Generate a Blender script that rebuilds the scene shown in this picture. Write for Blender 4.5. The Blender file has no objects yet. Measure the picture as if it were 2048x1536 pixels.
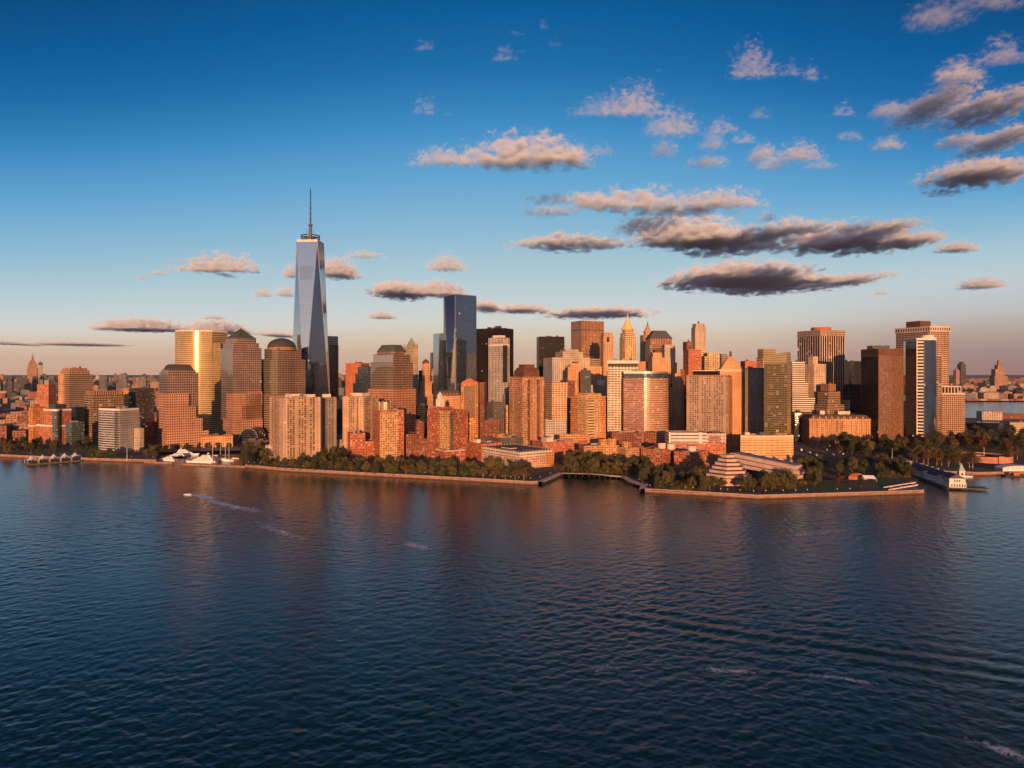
import bpy, bmesh, math, random
from mathutils import Vector, Matrix, noise
R = math.radians
random.seed(7)
sc = bpy.context.scene
COL = sc.collection

# ------------------------------------------------------------------ camera
F, HZ, CAMH = 1365.0, 748.0, 135.0          # focal length in photo pixels, horizon row, eye height
cam_d = bpy.data.cameras.new('camera')
cam_d.sensor_width = 36.0
cam_d.lens = F / 2048 * 36.0
cam_d.shift_y = -20.0 / 2048
cam_d.clip_start, cam_d.clip_end = 1.0, 120000.0
cam = bpy.data.objects.new('camera', cam_d)
cam.location = (0, 0, CAMH)
cam.rotation_euler = (R(90), 0, 0)
COL.objects.link(cam)
sc.camera = cam

# ------------------------------------------------------------------ node helper
class NT:
    def __init__(s, tree):
        s.t = tree; tree.nodes.clear()
    def n(s, typ, **kw):
        nd = s.t.nodes.new(typ)
        for k, v in kw.items(): setattr(nd, k, v)
        return nd
    def set(s, sock, v):
        if hasattr(v, 'links'): s.t.links.new(v, sock)
        elif isinstance(v, (tuple, list)):
            sock.default_value = tuple(v) + (1,) if len(sock.default_value) == 4 and len(v) == 3 else v
        else: sock.default_value = v
    def m(s, op, a, b=None, c=None, clamp=False):
        nd = s.n('ShaderNodeMath', operation=op, use_clamp=clamp)
        for i, v in enumerate((a, b, c)):
            if v is not None: s.set(nd.inputs[i], v)
        return nd.outputs[0]
    def v(s, op, a, b=None, scale=None):
        nd = s.n('ShaderNodeVectorMath', operation=op)
        s.set(nd.inputs[0], a)
        if b is not None: s.set(nd.inputs[1], b)
        if scale is not None: s.set(nd.inputs['Scale'], scale)
        return nd.outputs['Value' if op in ('DOT_PRODUCT', 'LENGTH') else 'Vector']
    def mix(s, f, a, b, mode='MIX'):
        nd = s.n('ShaderNodeMixRGB', blend_type=mode)
        s.set(nd.inputs[0], f); s.set(nd.inputs[1], a); s.set(nd.inputs[2], b)
        return nd.outputs[0]
    def sep(s, a):
        nd = s.n('ShaderNodeSeparateXYZ'); s.set(nd.inputs[0], a); return nd.outputs
    def comb(s, x, y, z):
        nd = s.n('ShaderNodeCombineXYZ')
        for i, q in enumerate((x, y, z)): s.set(nd.inputs[i], q)
        return nd.outputs[0]
    def noise(s, vec, scale, detail=2.0, rough=0.5, dist=0.0):
        nd = s.n('ShaderNodeTexNoise')
        if vec is not None: s.set(nd.inputs['Vector'], vec)
        nd.inputs['Scale'].default_value = scale; nd.inputs['Detail'].default_value = detail
        nd.inputs['Roughness'].default_value = rough; nd.inputs['Distortion'].default_value = dist
        return nd.outputs
    def rng(s, x, a, b, c, d, smooth=False):
        nd = s.n('ShaderNodeMapRange', interpolation_type='SMOOTHSTEP' if smooth else 'LINEAR')
        for i, q in enumerate((x, a, b, c, d)): s.set(nd.inputs[i], q)
        return nd.outputs[0]
    def ramp(s, f, stops, interp='LINEAR'):
        nd = s.n('ShaderNodeValToRGB'); r = nd.color_ramp; r.interpolation = interp
        while len(r.elements) < len(stops): r.elements.new(0.5)
        for e, (p, c) in zip(r.elements, stops): e.position = p; e.color = tuple(c) + (1,)
        s.set(nd.inputs[0], f); return nd.outputs[0]

def lin(r, g, b):
    f = lambda c: c / 12.92 if c <= 0.04045 else ((c + 0.055) / 1.055) ** 2.4
    return (f(r / 255), f(g / 255), f(b / 255))

# ------------------------------------------------------------------ sun and sky
SUN_AZ, SUN_EL = 2.5, 5.5                   # degrees right of straight behind the camera, above the horizon
SUN = Vector((math.sin(R(SUN_AZ)) * math.cos(R(SUN_EL)), -math.cos(R(SUN_AZ)) * math.cos(R(SUN_EL)), math.sin(R(SUN_EL))))
sd = bpy.data.lights.new('sun', 'SUN'); sd.energy = 5.0; sd.angle = R(0.5); sd.color = (1.0, 0.49, 0.22)
so = bpy.data.objects.new('sun', sd); so.rotation_euler = SUN.to_track_quat('Z', 'Y').to_euler(); COL.objects.link(so)

w = bpy.data.worlds.new('World'); sc.world = w; w.use_nodes = True
g = NT(w.node_tree)
dirv = g.n('ShaderNodeTexCoord').outputs['Generated']
sx, sy, sz = g.sep(dirv)
sky = g.n('ShaderNodeTexSky', sky_type='NISHITA', sun_disc=False)
sky.sun_elevation = R(SUN_EL); sky.sun_rotation = math.atan2(SUN.x, SUN.y)
sky.air_density = 1.4; sky.dust_density = 2.0; sky.ozone_density = 2.0
nis = g.mix(1.0, sky.outputs[0], (0.03, 0.03, 0.034), 'MULTIPLY')
elev = g.m('DIVIDE', g.m('ARCSINE', sz), math.pi / 2)         # 0..1 horizon to zenith
E = lambda deg: max(0.0, deg / 90.0)
# towards the sides the blue comes down lower
wide = g.m('MULTIPLY', g.m('MULTIPLY', sx, sx), g.m('MAXIMUM', g.m('LESS_THAN', sx, 0.0), g.rng(sz, .10, .26, 0, 1, True)))
elev_e = g.m('MULTIPLY', elev, g.m('MULTIPLY_ADD', wide, 1.2, 1.0))
east = g.ramp(elev_e, [(0.0, lin(204, 163, 143)), (E(1.5), lin(207, 176, 157)), (E(3.0), lin(215, 196, 173)), (E(4.3), lin(212, 212, 205)),
                     (E(6.0), lin(197, 210, 213)), (E(8.5), lin(172, 201, 213)), (E(12.3), lin(135, 184, 212)), (E(16.0), lin(100, 166, 210)), (E(20.0), lin(63, 141, 196)), (E(22.0), lin(46, 126, 184)),
                     (E(24.7), lin(22, 107, 169)), (E(28.0), lin(2, 92, 156)), (E(33), lin(0, 72, 126)), (E(48), lin(0, 40, 78)), (1.0, lin(2, 22, 48))])
# the horizon is duller and rosier towards the right, away from the sunset
side = g.rng(sx, 0.22, 0.60, 0.0, 1.0, True)
low = g.rng(sz, 0.0, 0.14, 1.0, 0.0, True)
east = g.mix(g.m('MULTIPLY', side, low), east, g.mix(1.0, east, (.52, .52, .66), 'MULTIPLY'))
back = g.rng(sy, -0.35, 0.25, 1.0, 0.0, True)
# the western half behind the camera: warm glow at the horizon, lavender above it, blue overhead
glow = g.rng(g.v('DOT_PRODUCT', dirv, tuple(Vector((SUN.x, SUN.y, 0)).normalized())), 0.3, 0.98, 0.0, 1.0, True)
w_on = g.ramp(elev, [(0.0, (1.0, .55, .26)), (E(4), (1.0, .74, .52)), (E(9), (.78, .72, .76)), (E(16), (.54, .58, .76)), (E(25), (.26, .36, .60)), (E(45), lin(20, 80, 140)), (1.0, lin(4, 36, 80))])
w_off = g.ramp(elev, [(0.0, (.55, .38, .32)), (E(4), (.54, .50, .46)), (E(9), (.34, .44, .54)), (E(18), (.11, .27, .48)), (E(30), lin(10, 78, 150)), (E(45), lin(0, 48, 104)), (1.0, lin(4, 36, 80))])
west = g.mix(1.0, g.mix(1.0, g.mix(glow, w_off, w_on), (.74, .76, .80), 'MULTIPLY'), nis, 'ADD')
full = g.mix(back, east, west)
# sky darkened right of the view, added to dim the tower glass reflections
right_dim = g.m('MULTIPLY', g.rng(sx, .64, .82, 0, 1, True), g.rng(sz, .45, .75, 1, 0, True))
full = g.mix(right_dim, full, g.mix(1.0, full, (.18, .25, .39), 'MULTIPLY'))
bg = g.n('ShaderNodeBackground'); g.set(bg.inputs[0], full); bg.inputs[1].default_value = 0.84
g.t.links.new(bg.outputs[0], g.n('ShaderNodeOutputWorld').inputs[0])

vs = sc.view_settings
vs.view_transform = 'Standard'; vs.look = 'None'; vs.exposure = 0.25; vs.gamma = 1.0; vs.use_curve_mapping = False
cy = sc.cycles
cy.max_bounces = 8; cy.diffuse_bounces = 2; cy.glossy_bounces = 3; cy.transparent_max_bounces = 8; cy.volume_bounces = 4
cy.sample_clamp_indirect = 6.0; cy.use_denoising = True; cy.volume_step_rate = 1.0; cy.volume_max_steps = 96
cy.caustics_reflective = False; cy.caustics_refractive = False

# ------------------------------------------------------------------ pixel -> place
def pos(px, py, Y): return Vector(((px - 1024) / F * Y, Y, CAMH - (py - HZ) / F * Y))
def gy(py, z=3.5): return F * (CAMH - z) / (py - HZ)                     # distance of a ground point seen at row py
def gp(px, py, z=3.5): Y = gy(py, z); return Vector(((px - 1024) / F * Y, Y, z))
def zat(py, Y): return CAMH - (py - HZ) / F * Y
GZ = 3.5
# ------------------------------------------------------------------ materials
MATS = {}
def mat(name):
    m = bpy.data.materials.new(name); m.use_nodes = True; MATS[name] = m
    return m, NT(m.node_tree)
def out(g, bsdf, disp=None):
    o = g.n('ShaderNodeOutputMaterial'); g.t.links.new(bsdf, o.inputs[0]); return o
def plain(name, col, rough=0.8, var=0.25, scale=0.15, metal=0.0, emis=None, es=0.0, ior=1.45):
    m, g = mat(name)
    p = g.n('ShaderNodeBsdfPrincipled')
    geo = g.n('ShaderNodeNewGeometry').outputs['Position']
    a = g.noise(geo, scale, 3)[0]; b = g.noise(geo, scale * 9, 2)[0]
    k = g.m('MULTIPLY', g.rng(a, 0.25, 0.75, 1 - var, 1 + var), g.rng(b, 0.25, 0.75, 1 - var * .6, 1 + var * .6))
    g.set(p.inputs['Base Color'], g.mix(1.0, tuple(col), g.comb(k, k, k), 'MULTIPLY'))
    p.inputs['Roughness'].default_value = rough; p.inputs['Metallic'].default_value = metal; p.inputs['IOR'].default_value = ior
    if emis: g.set(p.inputs['Emission Color'], emis); p.inputs['Emission Strength'].default_value = es
    out(g, p.outputs[0]); return m

def fac(name, wall, glass=(.02, .025, .03), pw=3.0, ph=3.6, fw=.5, fh=.5, ior=1.5, rough=.08, tilt=.03, blind=.22, blindc=(.42, .38, .33),
        lit=.004, spand=None, wr=.85, wior=1.4, band=None, var=.22, bay=None, stint=None):
    """A facade in metres: UV u runs round the building, v is the height. Windows of fw x fh in a pw x ph grid."""
    pw, ph = pw * 1.22, ph * 1.12
    m, g = mat(name)
    uv = g.n('ShaderNodeUVMap'); u, v, _ = g.sep(uv.outputs[0])
    oinf = g.n('ShaderNodeObjectInfo'); rnd = oinf.outputs['Random']
    a = g.m('DIVIDE', u, pw); b = g.m('DIVIDE', v, ph)
    fa = g.m('ABSOLUTE', g.m('SUBTRACT', g.m('FRACT', a), .5)); fb = g.m('ABSOLUTE', g.m('SUBTRACT', g.m('FRACT', b), .5))
    ma = g.m('LESS_THAN', fa, fw / 2) if fw < 1 else 1.0
    mb = g.m('LESS_THAN', fb, fh / 2) if fh < 1 else 1.0
    mk = g.m('MULTIPLY', ma, mb)
    if bay:                                                     # blank strip every `bay` windows
        mk = g.m('MULTIPLY', mk, g.m('GREATER_THAN', g.m('FRACT', g.m('DIVIDE', g.m('FLOOR', a), bay)), .9 / bay))
    cell = g.comb(g.m('FLOOR', a), g.m('FLOOR', b), g.m('MULTIPLY', rnd, 97.0))
    wn = g.n('ShaderNodeTexWhiteNoise', noise_dimensions='3D'); g.set(wn.inputs[0], cell)
    wn2 = g.n('ShaderNodeTexWhiteNoise', noise_dimensions='3D'); g.set(wn2.inputs[0], g.v('ADD', cell, (31.7, 11.3, 5.1)))
    isb = g.rng(wn.outputs[0], blind * .3, blind * 1.15 + .01, 1.0, 0.0)
    gl = g.mix(g.m('MULTIPLY', isb, g.m('MULTIPLY_ADD', wn2.outputs[0], .6, .4)), glass, blindc)
    geo = g.n('ShaderNodeNewGeometry')
    n1 = g.noise(geo.outputs['Position'], .03, 3)[0]
    st = g.noise(g.comb(g.m('MULTIPLY', u, .35), g.m('MULTIPLY', v, .03), rnd), 1.0, 3)[0]     # rain streaks
    fl = g.n('ShaderNodeTexWhiteNoise', noise_dimensions='2D'); g.set(fl.inputs[0], g.comb(g.m('FLOOR', b), rnd, 0.0))
    k = g.m('MULTIPLY', g.m('MULTIPLY', g.rng(n1, .25, .75, 1 - var, 1 + var), g.rng(st, .25, .75, 1 - var * .7, 1 + var * .7)), g.m('MULTIPLY_ADD', fl.outputs[0], .12, .94))
    wc = tuple(wall)
    if spand: wc = g.mix(ma, tuple(wall), tuple(spand))
    if band: wc = g.mix(g.m('LESS_THAN', g.m('FRACT', g.m('DIVIDE', v, band[0])), band[1]), wc, tuple(band[2]))
    wc = g.mix(1.0, g.mix(1.0, wc, g.comb(k, k, k), 'MULTIPLY'), oinf.outputs['Color'], 'MULTIPLY')
    p = g.n('ShaderNodeBsdfPrincipled')
    g.set(p.inputs['Base Color'], g.mix(mk, wc, gl))
    g.set(p.inputs['Roughness'], g.m('MULTIPLY_ADD', mk, rough - wr, wr))
    g.set(p.inputs['IOR'], g.m('MULTIPLY_ADD', mk, ior - wior, wior))
    off = g.v('SCALE', g.v('SUBTRACT', wn.outputs[1], (.5, .5, .5)), scale=g.m('MULTIPLY', mk, tilt))
    g.set(p.inputs['Normal'], g.v('NORMALIZE', g.v('ADD', geo.outputs['Normal'], off)))
    if stint: g.set(p.inputs['Specular Tint'], stint)
    if lit > 0:
        g.set(p.inputs['Emission Color'], (1.0, .78, .5))
        g.set(p.inputs['Emission Strength'], g.m('MULTIPLY', g.m('MULTIPLY', mk, g.m('GREATER_THAN', wn2.outputs[0], 1 - lit * .7)), .5))
    out(g, p.outputs[0]); return m

BRICK = (.42, .13, .06); TAN = (.44, .31, .21); STONE = (.46, .36, .27); CONC = (.42, .36, .30); GRAN = (.44, .225, .145)
fac('brick_red', BRICK, pw=3.1, ph=3.1, fw=.48, fh=.5, blind=.42, blindc=(.6, .52, .42))
fac('brick_dark', (.21, .075, .045), pw=3.2, ph=3.2, fw=.45, fh=.5, blind=.3)
fac('brick_orange', (.58, .235, .075), pw=3.4, ph=3.1, fw=.55, fh=.5, blind=.3, blindc=(.6, .45, .3))
fac('brick_tan', (.50, .25, .12), pw=3.0, ph=3.0, fw=.52, fh=.46, blind=.34, blindc=(.65, .55, .42))
fac('brick_yellow', (.58, .33, .15), pw=3.0, ph=3.1, fw=.52, fh=.48, blind=.38, blindc=(.66, .56, .42))
fac('tan_balcony', (.46, .31, .205), glass=(.03, .02, .018), pw=3.6, ph=2.8, fw=.56, fh=.66, blind=.34, blindc=(.55, .42, .3), bay=4, lit=.002)
fac('shade_balcony', (.20, .16, .13), glass=(.03, .03, .03), pw=3.6, ph=2.8, fw=.55, fh=.62, blind=.3, blindc=(.25, .22, .2), bay=4)  # tan_balcony with the tower's shade put into its colours
fac('pale_slot', (.60, .42, .30), pw=4.2, ph=2.9, fw=.24, fh=.55, blind=.15)
fac('granite_grid', GRAN, glass=(.022, .018, .018), pw=3.1, ph=3.9, fw=.54, fh=.56, ior=1.6, rough=.06, tilt=.02, blind=.07, blindc=(.2, .14, .1), lit=.002)
fac('granite_glass', (.33, .21, .16), glass=(.05, .04, .038), pw=3.1, ph=3.9, fw=.8, fh=.74, ior=1.9, rough=.05, tilt=.012, blind=.05, blindc=(.2, .14, .1), lit=.002)
fac('granite_ribbon', (.29, .20, .15), glass=(.05, .045, .04), pw=3.1, ph=3.9, fw=1, fh=.5, ior=2.0, rough=.06, tilt=.012, blind=.05, blindc=(.2, .15, .12))
fac('gold_reflect_glass', (.52, .40, .24), glass=(.09, .062, .028), pw=1.6, ph=3.9, fw=.9, fh=.6, ior=3.4, rough=.155, stint=(1.0, .74, .40), tilt=.006, blind=.0, lit=0, wr=.35)  # gold of the reflected low sky put into the specular tint
fac('mirror_blue', (.06, .08, .11), glass=(.02, .032, .05), pw=2.0, ph=3.9, fw=.95, fh=.93, ior=7.0, rough=.03, tilt=.004, blind=.0, lit=.0012, wr=.2, wior=2.5, var=.08)
fac('mirror_pale', (.10, .13, .16), glass=(.035, .05, .065), pw=1.5, ph=4.0, fw=.95, fh=.95, ior=5.0, rough=.03, tilt=.004, blind=.0, lit=.002, wr=.2, wior=2.5, var=.08)
fac('black_grid', (.016, .012, .013), glass=(.010, .009, .011), pw=3.0, ph=3.9, fw=.66, fh=.6, ior=1.22, rough=.2, tilt=.02, blind=.05, blindc=(.12, .08, .05), wr=.6, wior=1.2, lit=.003)
fac('black_lit', (.03, .026, .026), glass=(.03, .03, .034), pw=3.2, ph=3.1, fw=.55, fh=.45, ior=1.8, blind=.3, blindc=(.32, .3, .27), lit=.03)
fac('white_piers', (.62, .56, .50), glass=(.02, .02, .022), pw=3.4, ph=3.8, fw=.5, fh=.7, spand=(.3, .26, .23), blind=.1, wr=.7)
fac('white_grid', (.60, .48, .37), glass=(.05, .04, .035), pw=4.6, ph=3.7, fw=.72, fh=.42, blind=.25, blindc=(.4, .3, .22))
fac('blue_shade_grid', (.42, .38, .36), glass=(.04, .045, .05), pw=3.6, ph=3.6, fw=.5, fh=.5, blind=.2)  # pale grid with a bluish shade put into its wall colour
fac('brown_piers', (.48, .23, .12), glass=(.03, .025, .022), pw=3.4, ph=3.9, fw=.45, fh=.78, spand=(.20, .12, .08), blind=.08, band=(60, .05, (.16, .1, .07)))
fac('brown_band', (.34, .21, .14), glass=(.03, .026, .024), pw=4.2, ph=4.0, fw=.82, fh=.5, blind=.12)
fac('pink_piers', (.58, .40, .30), glass=(.025, .016, .016), pw=5.4, ph=3.9, fw=.70, fh=1, ior=1.35, rough=.2, blind=.04, wr=.7)
fac('pink_grid', (.46, .29, .20), glass=(.03, .018, .015), pw=3.2, ph=3.8, fw=.64, fh=.7, ior=1.35, rough=.2, blind=.05, blindc=(.2, .13, .09))
fac('stone', STONE, pw=3.4, ph=3.7, fw=.32, fh=.46, blind=.2, var=.3)
fac('stone_warm', (.56, .29, .145), pw=3.2, ph=3.6, fw=.34, fh=.48, blind=.2, var=.3)
fac('stone_dim', (.13, .115, .10), pw=3.2, ph=3.6, fw=.36, fh=.5, blind=.15, var=.3)  # stone darkened, with shade put into the wall colour
fac('stone_gray', (.23, .21, .18), glass=(.03, .03, .03), pw=3.6, ph=3.4, fw=.42, fh=.5, blind=.25, blindc=(.4, .4, .38))
fac('gold_bands', (.62, .44, .25), glass=(.07, .045, .03), pw=6, ph=4.0, fw=1, fh=.4, ior=2.2, blind=.05, lit=.0)
fac('gold_piers', (.62, .42, .2), glass=(.06, .04, .03), pw=4.0, ph=4.0, fw=.4, fh=.86, ior=2.4, blind=.2, blindc=(.6, .5, .3))
fac('white_ribbon', (.66, .55, .43), glass=(.045, .032, .028), pw=6, ph=3.7, fw=1, fh=.48, blind=.04, blindc=(.25, .18, .12), lit=.0)
fac('striped_white', (.64, .56, .48), glass=(.015, .013, .013), pw=9, ph=5.2, fw=.86, fh=.56, blind=.0, lit=.0)
fac('curved_bands', (.40, .36, .34), glass=(.05, .05, .052), pw=1.8, ph=3.5, fw=1, fh=.52, ior=2.0, tilt=.02, blind=.14, blindc=(.3, .28, .26))
fac('office_gray', (.30, .27, .26), glass=(.03, .032, .035), pw=3.0, ph=3.5, fw=.46, fh=.42, blind=.2)
fac('brown_glass', (.17, .085, .05), glass=(.15, .075, .045), pw=2.2, ph=4.0, fw=.86, fh=.66, ior=1.9, rough=.15, tilt=.03, blind=.35, blindc=(.3, .16, .09), wr=.5, bay=8, lit=.001)
fac('soft_mirror', (.24, .19, .16), glass=(.10, .085, .075), pw=3.1, ph=3.9, fw=.92, fh=.8, ior=3.0, rough=.05, tilt=.008, blind=.0, lit=.001, wr=.4)  # for left faces: pale sky reflection put into wall and glass colour
fac('soft_mirror_green', (.26, .23, .18), glass=(.11, .10, .08), pw=3.1, ph=3.9, fw=.92, fh=.84, ior=6.0, rough=.05, tilt=.008, blind=.0, lit=.001, wr=.4)  # greenish beige of the left faces' reflected sky put into its colours
fac('crown_windows', (.58, .41, .31), glass=(.02, .015, .015), pw=5.2, ph=11.12, fw=.5, fh=.46, ior=1.4, blind=0, lit=0)
fac('rose_ribbon', (.50, .28, .17), glass=(.20, .11, .075), pw=2.6, ph=3.3, fw=1, fh=.58, ior=1.75, rough=.27, tilt=.02, blind=.12, blindc=(.6, .46, .38), lit=0)  # brighter rose for the curve, its warm reflection put into the colour
fac('glass_green', (.10, .14, .13), glass=(.03, .05, .05), pw=2.4, ph=3.4, fw=.82, fh=.78, ior=2.1, tilt=.04, blind=.2, blindc=(.25, .3, .28))
fac('glass_olive', (.20, .14, .06), glass=(.05, .04, .02), pw=3.6, ph=3.2, fw=.88, fh=.6, ior=1.9, rough=.07, tilt=.03, blind=.16, blindc=(.42, .31, .18), lit=.004)
fac('brick_cream', (.58, .33, .22), pw=3.1, ph=3.1, fw=.5, fh=.52, blind=.4, blindc=(.66, .5, .38))
fac('glass_rose', (.40, .18, .115), glass=(.16, .085, .075), pw=2.6, ph=3.3, fw=.86, fh=.62, ior=2.3, rough=.09, tilt=.03, blind=.3, blindc=(.46, .34, .28), lit=.003)
fac('glass_blue', (.05, .08, .11), glass=(.02, .035, .05), pw=3, ph=3.8, fw=.9, fh=.8, ior=2.1, tilt=.02, blind=.06, blindc=(.2, .2, .2))
fac('glass_dark', (.03, .035, .045), glass=(.012, .016, .022), pw=2.4, ph=3.8, fw=.9, fh=.7, ior=2.0, tilt=.02, blind=.05, blindc=(.1, .1, .1), lit=.003)
fac('glass_gold', (.40, .30, .13), glass=(.22, .15, .06), pw=3, ph=3.6, fw=.9, fh=.7, ior=2.6, rough=.15, tilt=.02, blind=0, lit=0)
fac('hotel_beige', (.43, .29, .20), glass=(.10, .07, .055), pw=3.3, ph=3.2, fw=.6, fh=.62, ior=1.7, tilt=.03, blind=.3, blindc=(.5, .36, .26), bay=5)
fac('cream_ribbon', (.66, .38, .20), glass=(.22, .13, .08), pw=7, ph=3.4, fw=.86, fh=.3, ior=1.8, blind=.3, blindc=(.05, .04, .04), lit=.0)
fac('white_bands', (.62, .50, .43), glass=(.05, .035, .03), pw=40, ph=4.6, fw=.9, fh=.3, blind=.1)
fac('pink_plaster', (.56, .36, .30), glass=(.03, .025, .025), pw=4, ph=4.5, fw=.38, fh=.45, blind=.1)
fac('frame_grid', (.62, .42, .26), glass=(.18, .08, .045), pw=4.4, ph=3.3, fw=.74, fh=.6, blind=.3, blindc=(.45, .24, .14))
fac('far_warm', (.36, .20, .135), pw=5, ph=4.2, fw=.5, fh=.5, blind=.2, lit=.0)
fac('far_pale', (.42, .32, .25), pw=5, ph=4.2, fw=.5, fh=.5, blind=.2, lit=.0)
fac('far_brick', (.26, .10, .07), pw=5, ph=4.0, fw=.45, fh=.5, blind=.2, lit=.0)
fac('far_dark', (.07, .075, .09), pw=5, ph=4.0, fw=.6, fh=.5, blind=.1, lit=.0)
fac('far_gray', (.17, .16, .17), pw=5, ph=4.0, fw=.5, fh=.5, blind=.2, lit=.0)
fac('pier_white', (.80, .74, .68), glass=(.06, .05, .05), pw=4.2, ph=4.6, fw=.3, fh=.5, blind=.1, lit=0)

plain('roof_gray', (.10, .098, .10), .9, .45, .12)
plain('roof_pale', (.26, .25, .25), .9, .4, .12)
plain('roof_slate', (.07, .068, .085), .7, .25)
plain('roof_blue', (.12, .15, .22), .5, .2)
plain('copper_green', (.075, .095, .07), .55, .25, .08)
plain('copper_gray', (.055, .05, .047), .85, .25, .08)
plain('copper_bright', (.26, .36, .30), .6, .2)
plain('gilt', (.80, .55, .20), .35, .15, .1)
plain('steel_dark', (.055, .05, .05), .45, .2, metal=.4)
plain('steel', (.35, .33, .32), .4, .2, metal=.6)
plain('white_paint', (.74, .72, .70), .5, .12)
plain('white_wall', (.66, .60, .55), .75, .15)
plain('cream', (.62, .48, .38), .8, .2)
plain('terracotta', (.40, .13, .06), .8, .25)
plain('brown_cap', (.13, .05, .03), .8, .3)
plain('mansard', (.08, .05, .04), .7, .3)
plain('pink_concrete', (.52, .36, .31), .85, .18)
plain('dark_void', (.02, .018, .018), .6, .3)
plain('window_dark', (.03, .03, .035), .12, .1, ior=1.8)
plain('sandstone', (.44, .20, .12), .9, .3)
plain('seawall_stone', (.27, .17, .12), .9, .35, .25)
plain('dock_wood', (.11, .09, .08), .9, .35, .4)
plain('red_metal', (.35, .05, .03), .5, .2)
plain('blue_tarp', (.04, .12, .45), .6, .2)
plain('tent_cloth', (.70, .70, .74), .7, .08)
plain('bark', (.10, .07, .05), .95, .3, 1.0)
plain('bark_pale', (.28, .22, .16), .95, .3, 1.0)
plain('lamp_globe', (.9, .85, .75), .4, .0, emis=(1, .88, .66), es=.6)
plain('hull_white', (.80, .79, .78), .3, .05)
plain('hull_navy', (.02, .03, .06), .3, .1)
plain('hull_black', (.03, .025, .022), .6, .2)
for nm, c in (('white', (.7, .7, .7)), ('black', (.02, .02, .022)), ('silver', (.4, .4, .41)), ('red', (.4, .03, .02)), ('yellow', (.7, .42, .03)), ('blue', (.03, .07, .25))):
    plain('car_' + nm, c, .3, .05)
for nm, c in (('olive', (.120, .102, .026)), ('dark', (.060, .062, .020)), ('green', (.080, .088, .024)), ('rust', (.12, .045, .015)), ('tan', (.14, .08, .03)), ('willow', (.098, .084, .026))):
    m, g = mat('leaf_' + nm); p = g.n('ShaderNodeBsdfPrincipled')
    geo = g.n('ShaderNodeNewGeometry'); rn = g.n('ShaderNodeObjectInfo').outputs['Random']
    k = g.m('MULTIPLY', g.m('MULTIPLY_ADD', geo.outputs['Random Per Island'], .75, .3), g.m('MULTIPLY_ADD', rn, .6, .7))
    g.set(p.inputs['Base Color'], g.mix(1.0, c, g.comb(g.m('MULTIPLY', k, g.m('MULTIPLY_ADD', rn, .3, .85)), k, k), 'MULTIPLY'))
    p.inputs['Roughness'].default_value = .7
    out(g, p.outputs[0])
plain('leaf_core', (.02, .022, .009), .9, .3)

# ground, grass, asphalt, paving
def ground_mat(name, c1, c2, s1, rough=.9):
    m, g = mat(name); p = g.n('ShaderNodeBsdfPrincipled'); geo = g.n('ShaderNodeNewGeometry').outputs['Position']
    a = g.noise(geo, s1, 5, .6)[0]; b = g.noise(geo, s1 * 14, 3)[0]
    c = g.mix(g.rng(a, .35, .65, 0, 1), c1, c2)
    k = g.rng(b, .3, .7, .7, 1.3)
    g.set(p.inputs['Base Color'], g.mix(1.0, c, g.comb(k, k, k), 'MULTIPLY')); p.inputs['Roughness'].default_value = rough
    out(g, p.outputs[0]); return m
ground_mat('city_ground', (.055, .05, .05), (.10, .08, .065), .012)
ground_mat('asphalt', (.05, .05, .055), (.075, .072, .075), .05)
ground_mat('lawn_grass', (.03, .07, .014), (.06, .10, .024), .05)
ground_mat('park_ground', (.03, .032, .016), (.07, .055, .03), .05)
ground_mat('paving', (.16, .145, .135), (.24, .21, .19), .08)
ground_mat('far_ground', (.07, .05, .045), (.14, .09, .07), .004)

# water: deep tidal river, bumps of several sizes, foam only where the wakes lie
m, g = mat('river_water'); p = g.n('ShaderNodeBsdfPrincipled')
geo = g.n('ShaderNodeNewGeometry').outputs['Position']
px_, py_, pz_ = g.sep(geo)
def stretch(ang, lx, ly):
    c, s = math.cos(R(ang)), math.sin(R(ang))
    return g.comb(g.m('ADD', g.m('MULTIPLY', px_, c / lx), g.m('MULTIPLY', py_, s / lx)), g.m('ADD', g.m('MULTIPLY', px_, -s / ly), g.m('MULTIPLY', py_, c / ly)), 0.0)
n3 = g.noise(stretch(-10, 2.4, 1.2), 1.0, 4, .6)[0]
far_ = g.rng(py_, 1400, 2200, 0, 1)
n2 = g.noise(stretch(18, 24.0, 12.0), 1.0, 4, .55)[0]
bp = g.n('ShaderNodeBump'); bp.inputs['Distance'].default_value = 1.0; bp.inputs['Strength'].default_value = .8
g.set(bp.inputs['Height'], g.m('ADD', g.m('MULTIPLY', n3, .16), g.m('MULTIPLY', g.m('MULTIPLY', n2, 2.0), far_)))
g.set(p.inputs['Base Color'], (.004, .027, .026)); p.inputs['Roughness'].default_value = .16; p.inputs['IOR'].default_value = 1.33
g.set(p.inputs['Normal'], bp.outputs[0]); out(g, p.outputs[0])

m, g = mat('foam'); geo = g.n('ShaderNodeNewGeometry').outputs['Position']
uvn = g.n('ShaderNodeUVMap'); u_, v_, _ = g.sep(uvn.outputs[0])
edge = g.m('MULTIPLY', g.m('SINE', g.m('MULTIPLY', v_, math.pi)), g.m('SINE', g.m('MULTIPLY', u_, math.pi)))
fn = g.noise(geo, .55, 5, .72)[0]; fb = g.noise(geo, .12, 3, .6)[0]
al = g.rng(g.m('ADD', g.m('MULTIPLY', fn, .65), g.m('ADD', g.m('MULTIPLY', fb, .45), g.m('ADD', g.m('MULTIPLY', edge, .16), g.m('MULTIPLY', g.sep(g.n('ShaderNodeObjectInfo').outputs['Color'])[0], .3)))), .62, .80, 0, .8)
p = g.n('ShaderNodeBsdfPrincipled'); g.set(p.inputs['Base Color'], (.78, .82, .88)); p.inputs['Roughness'].default_value = .8
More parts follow.
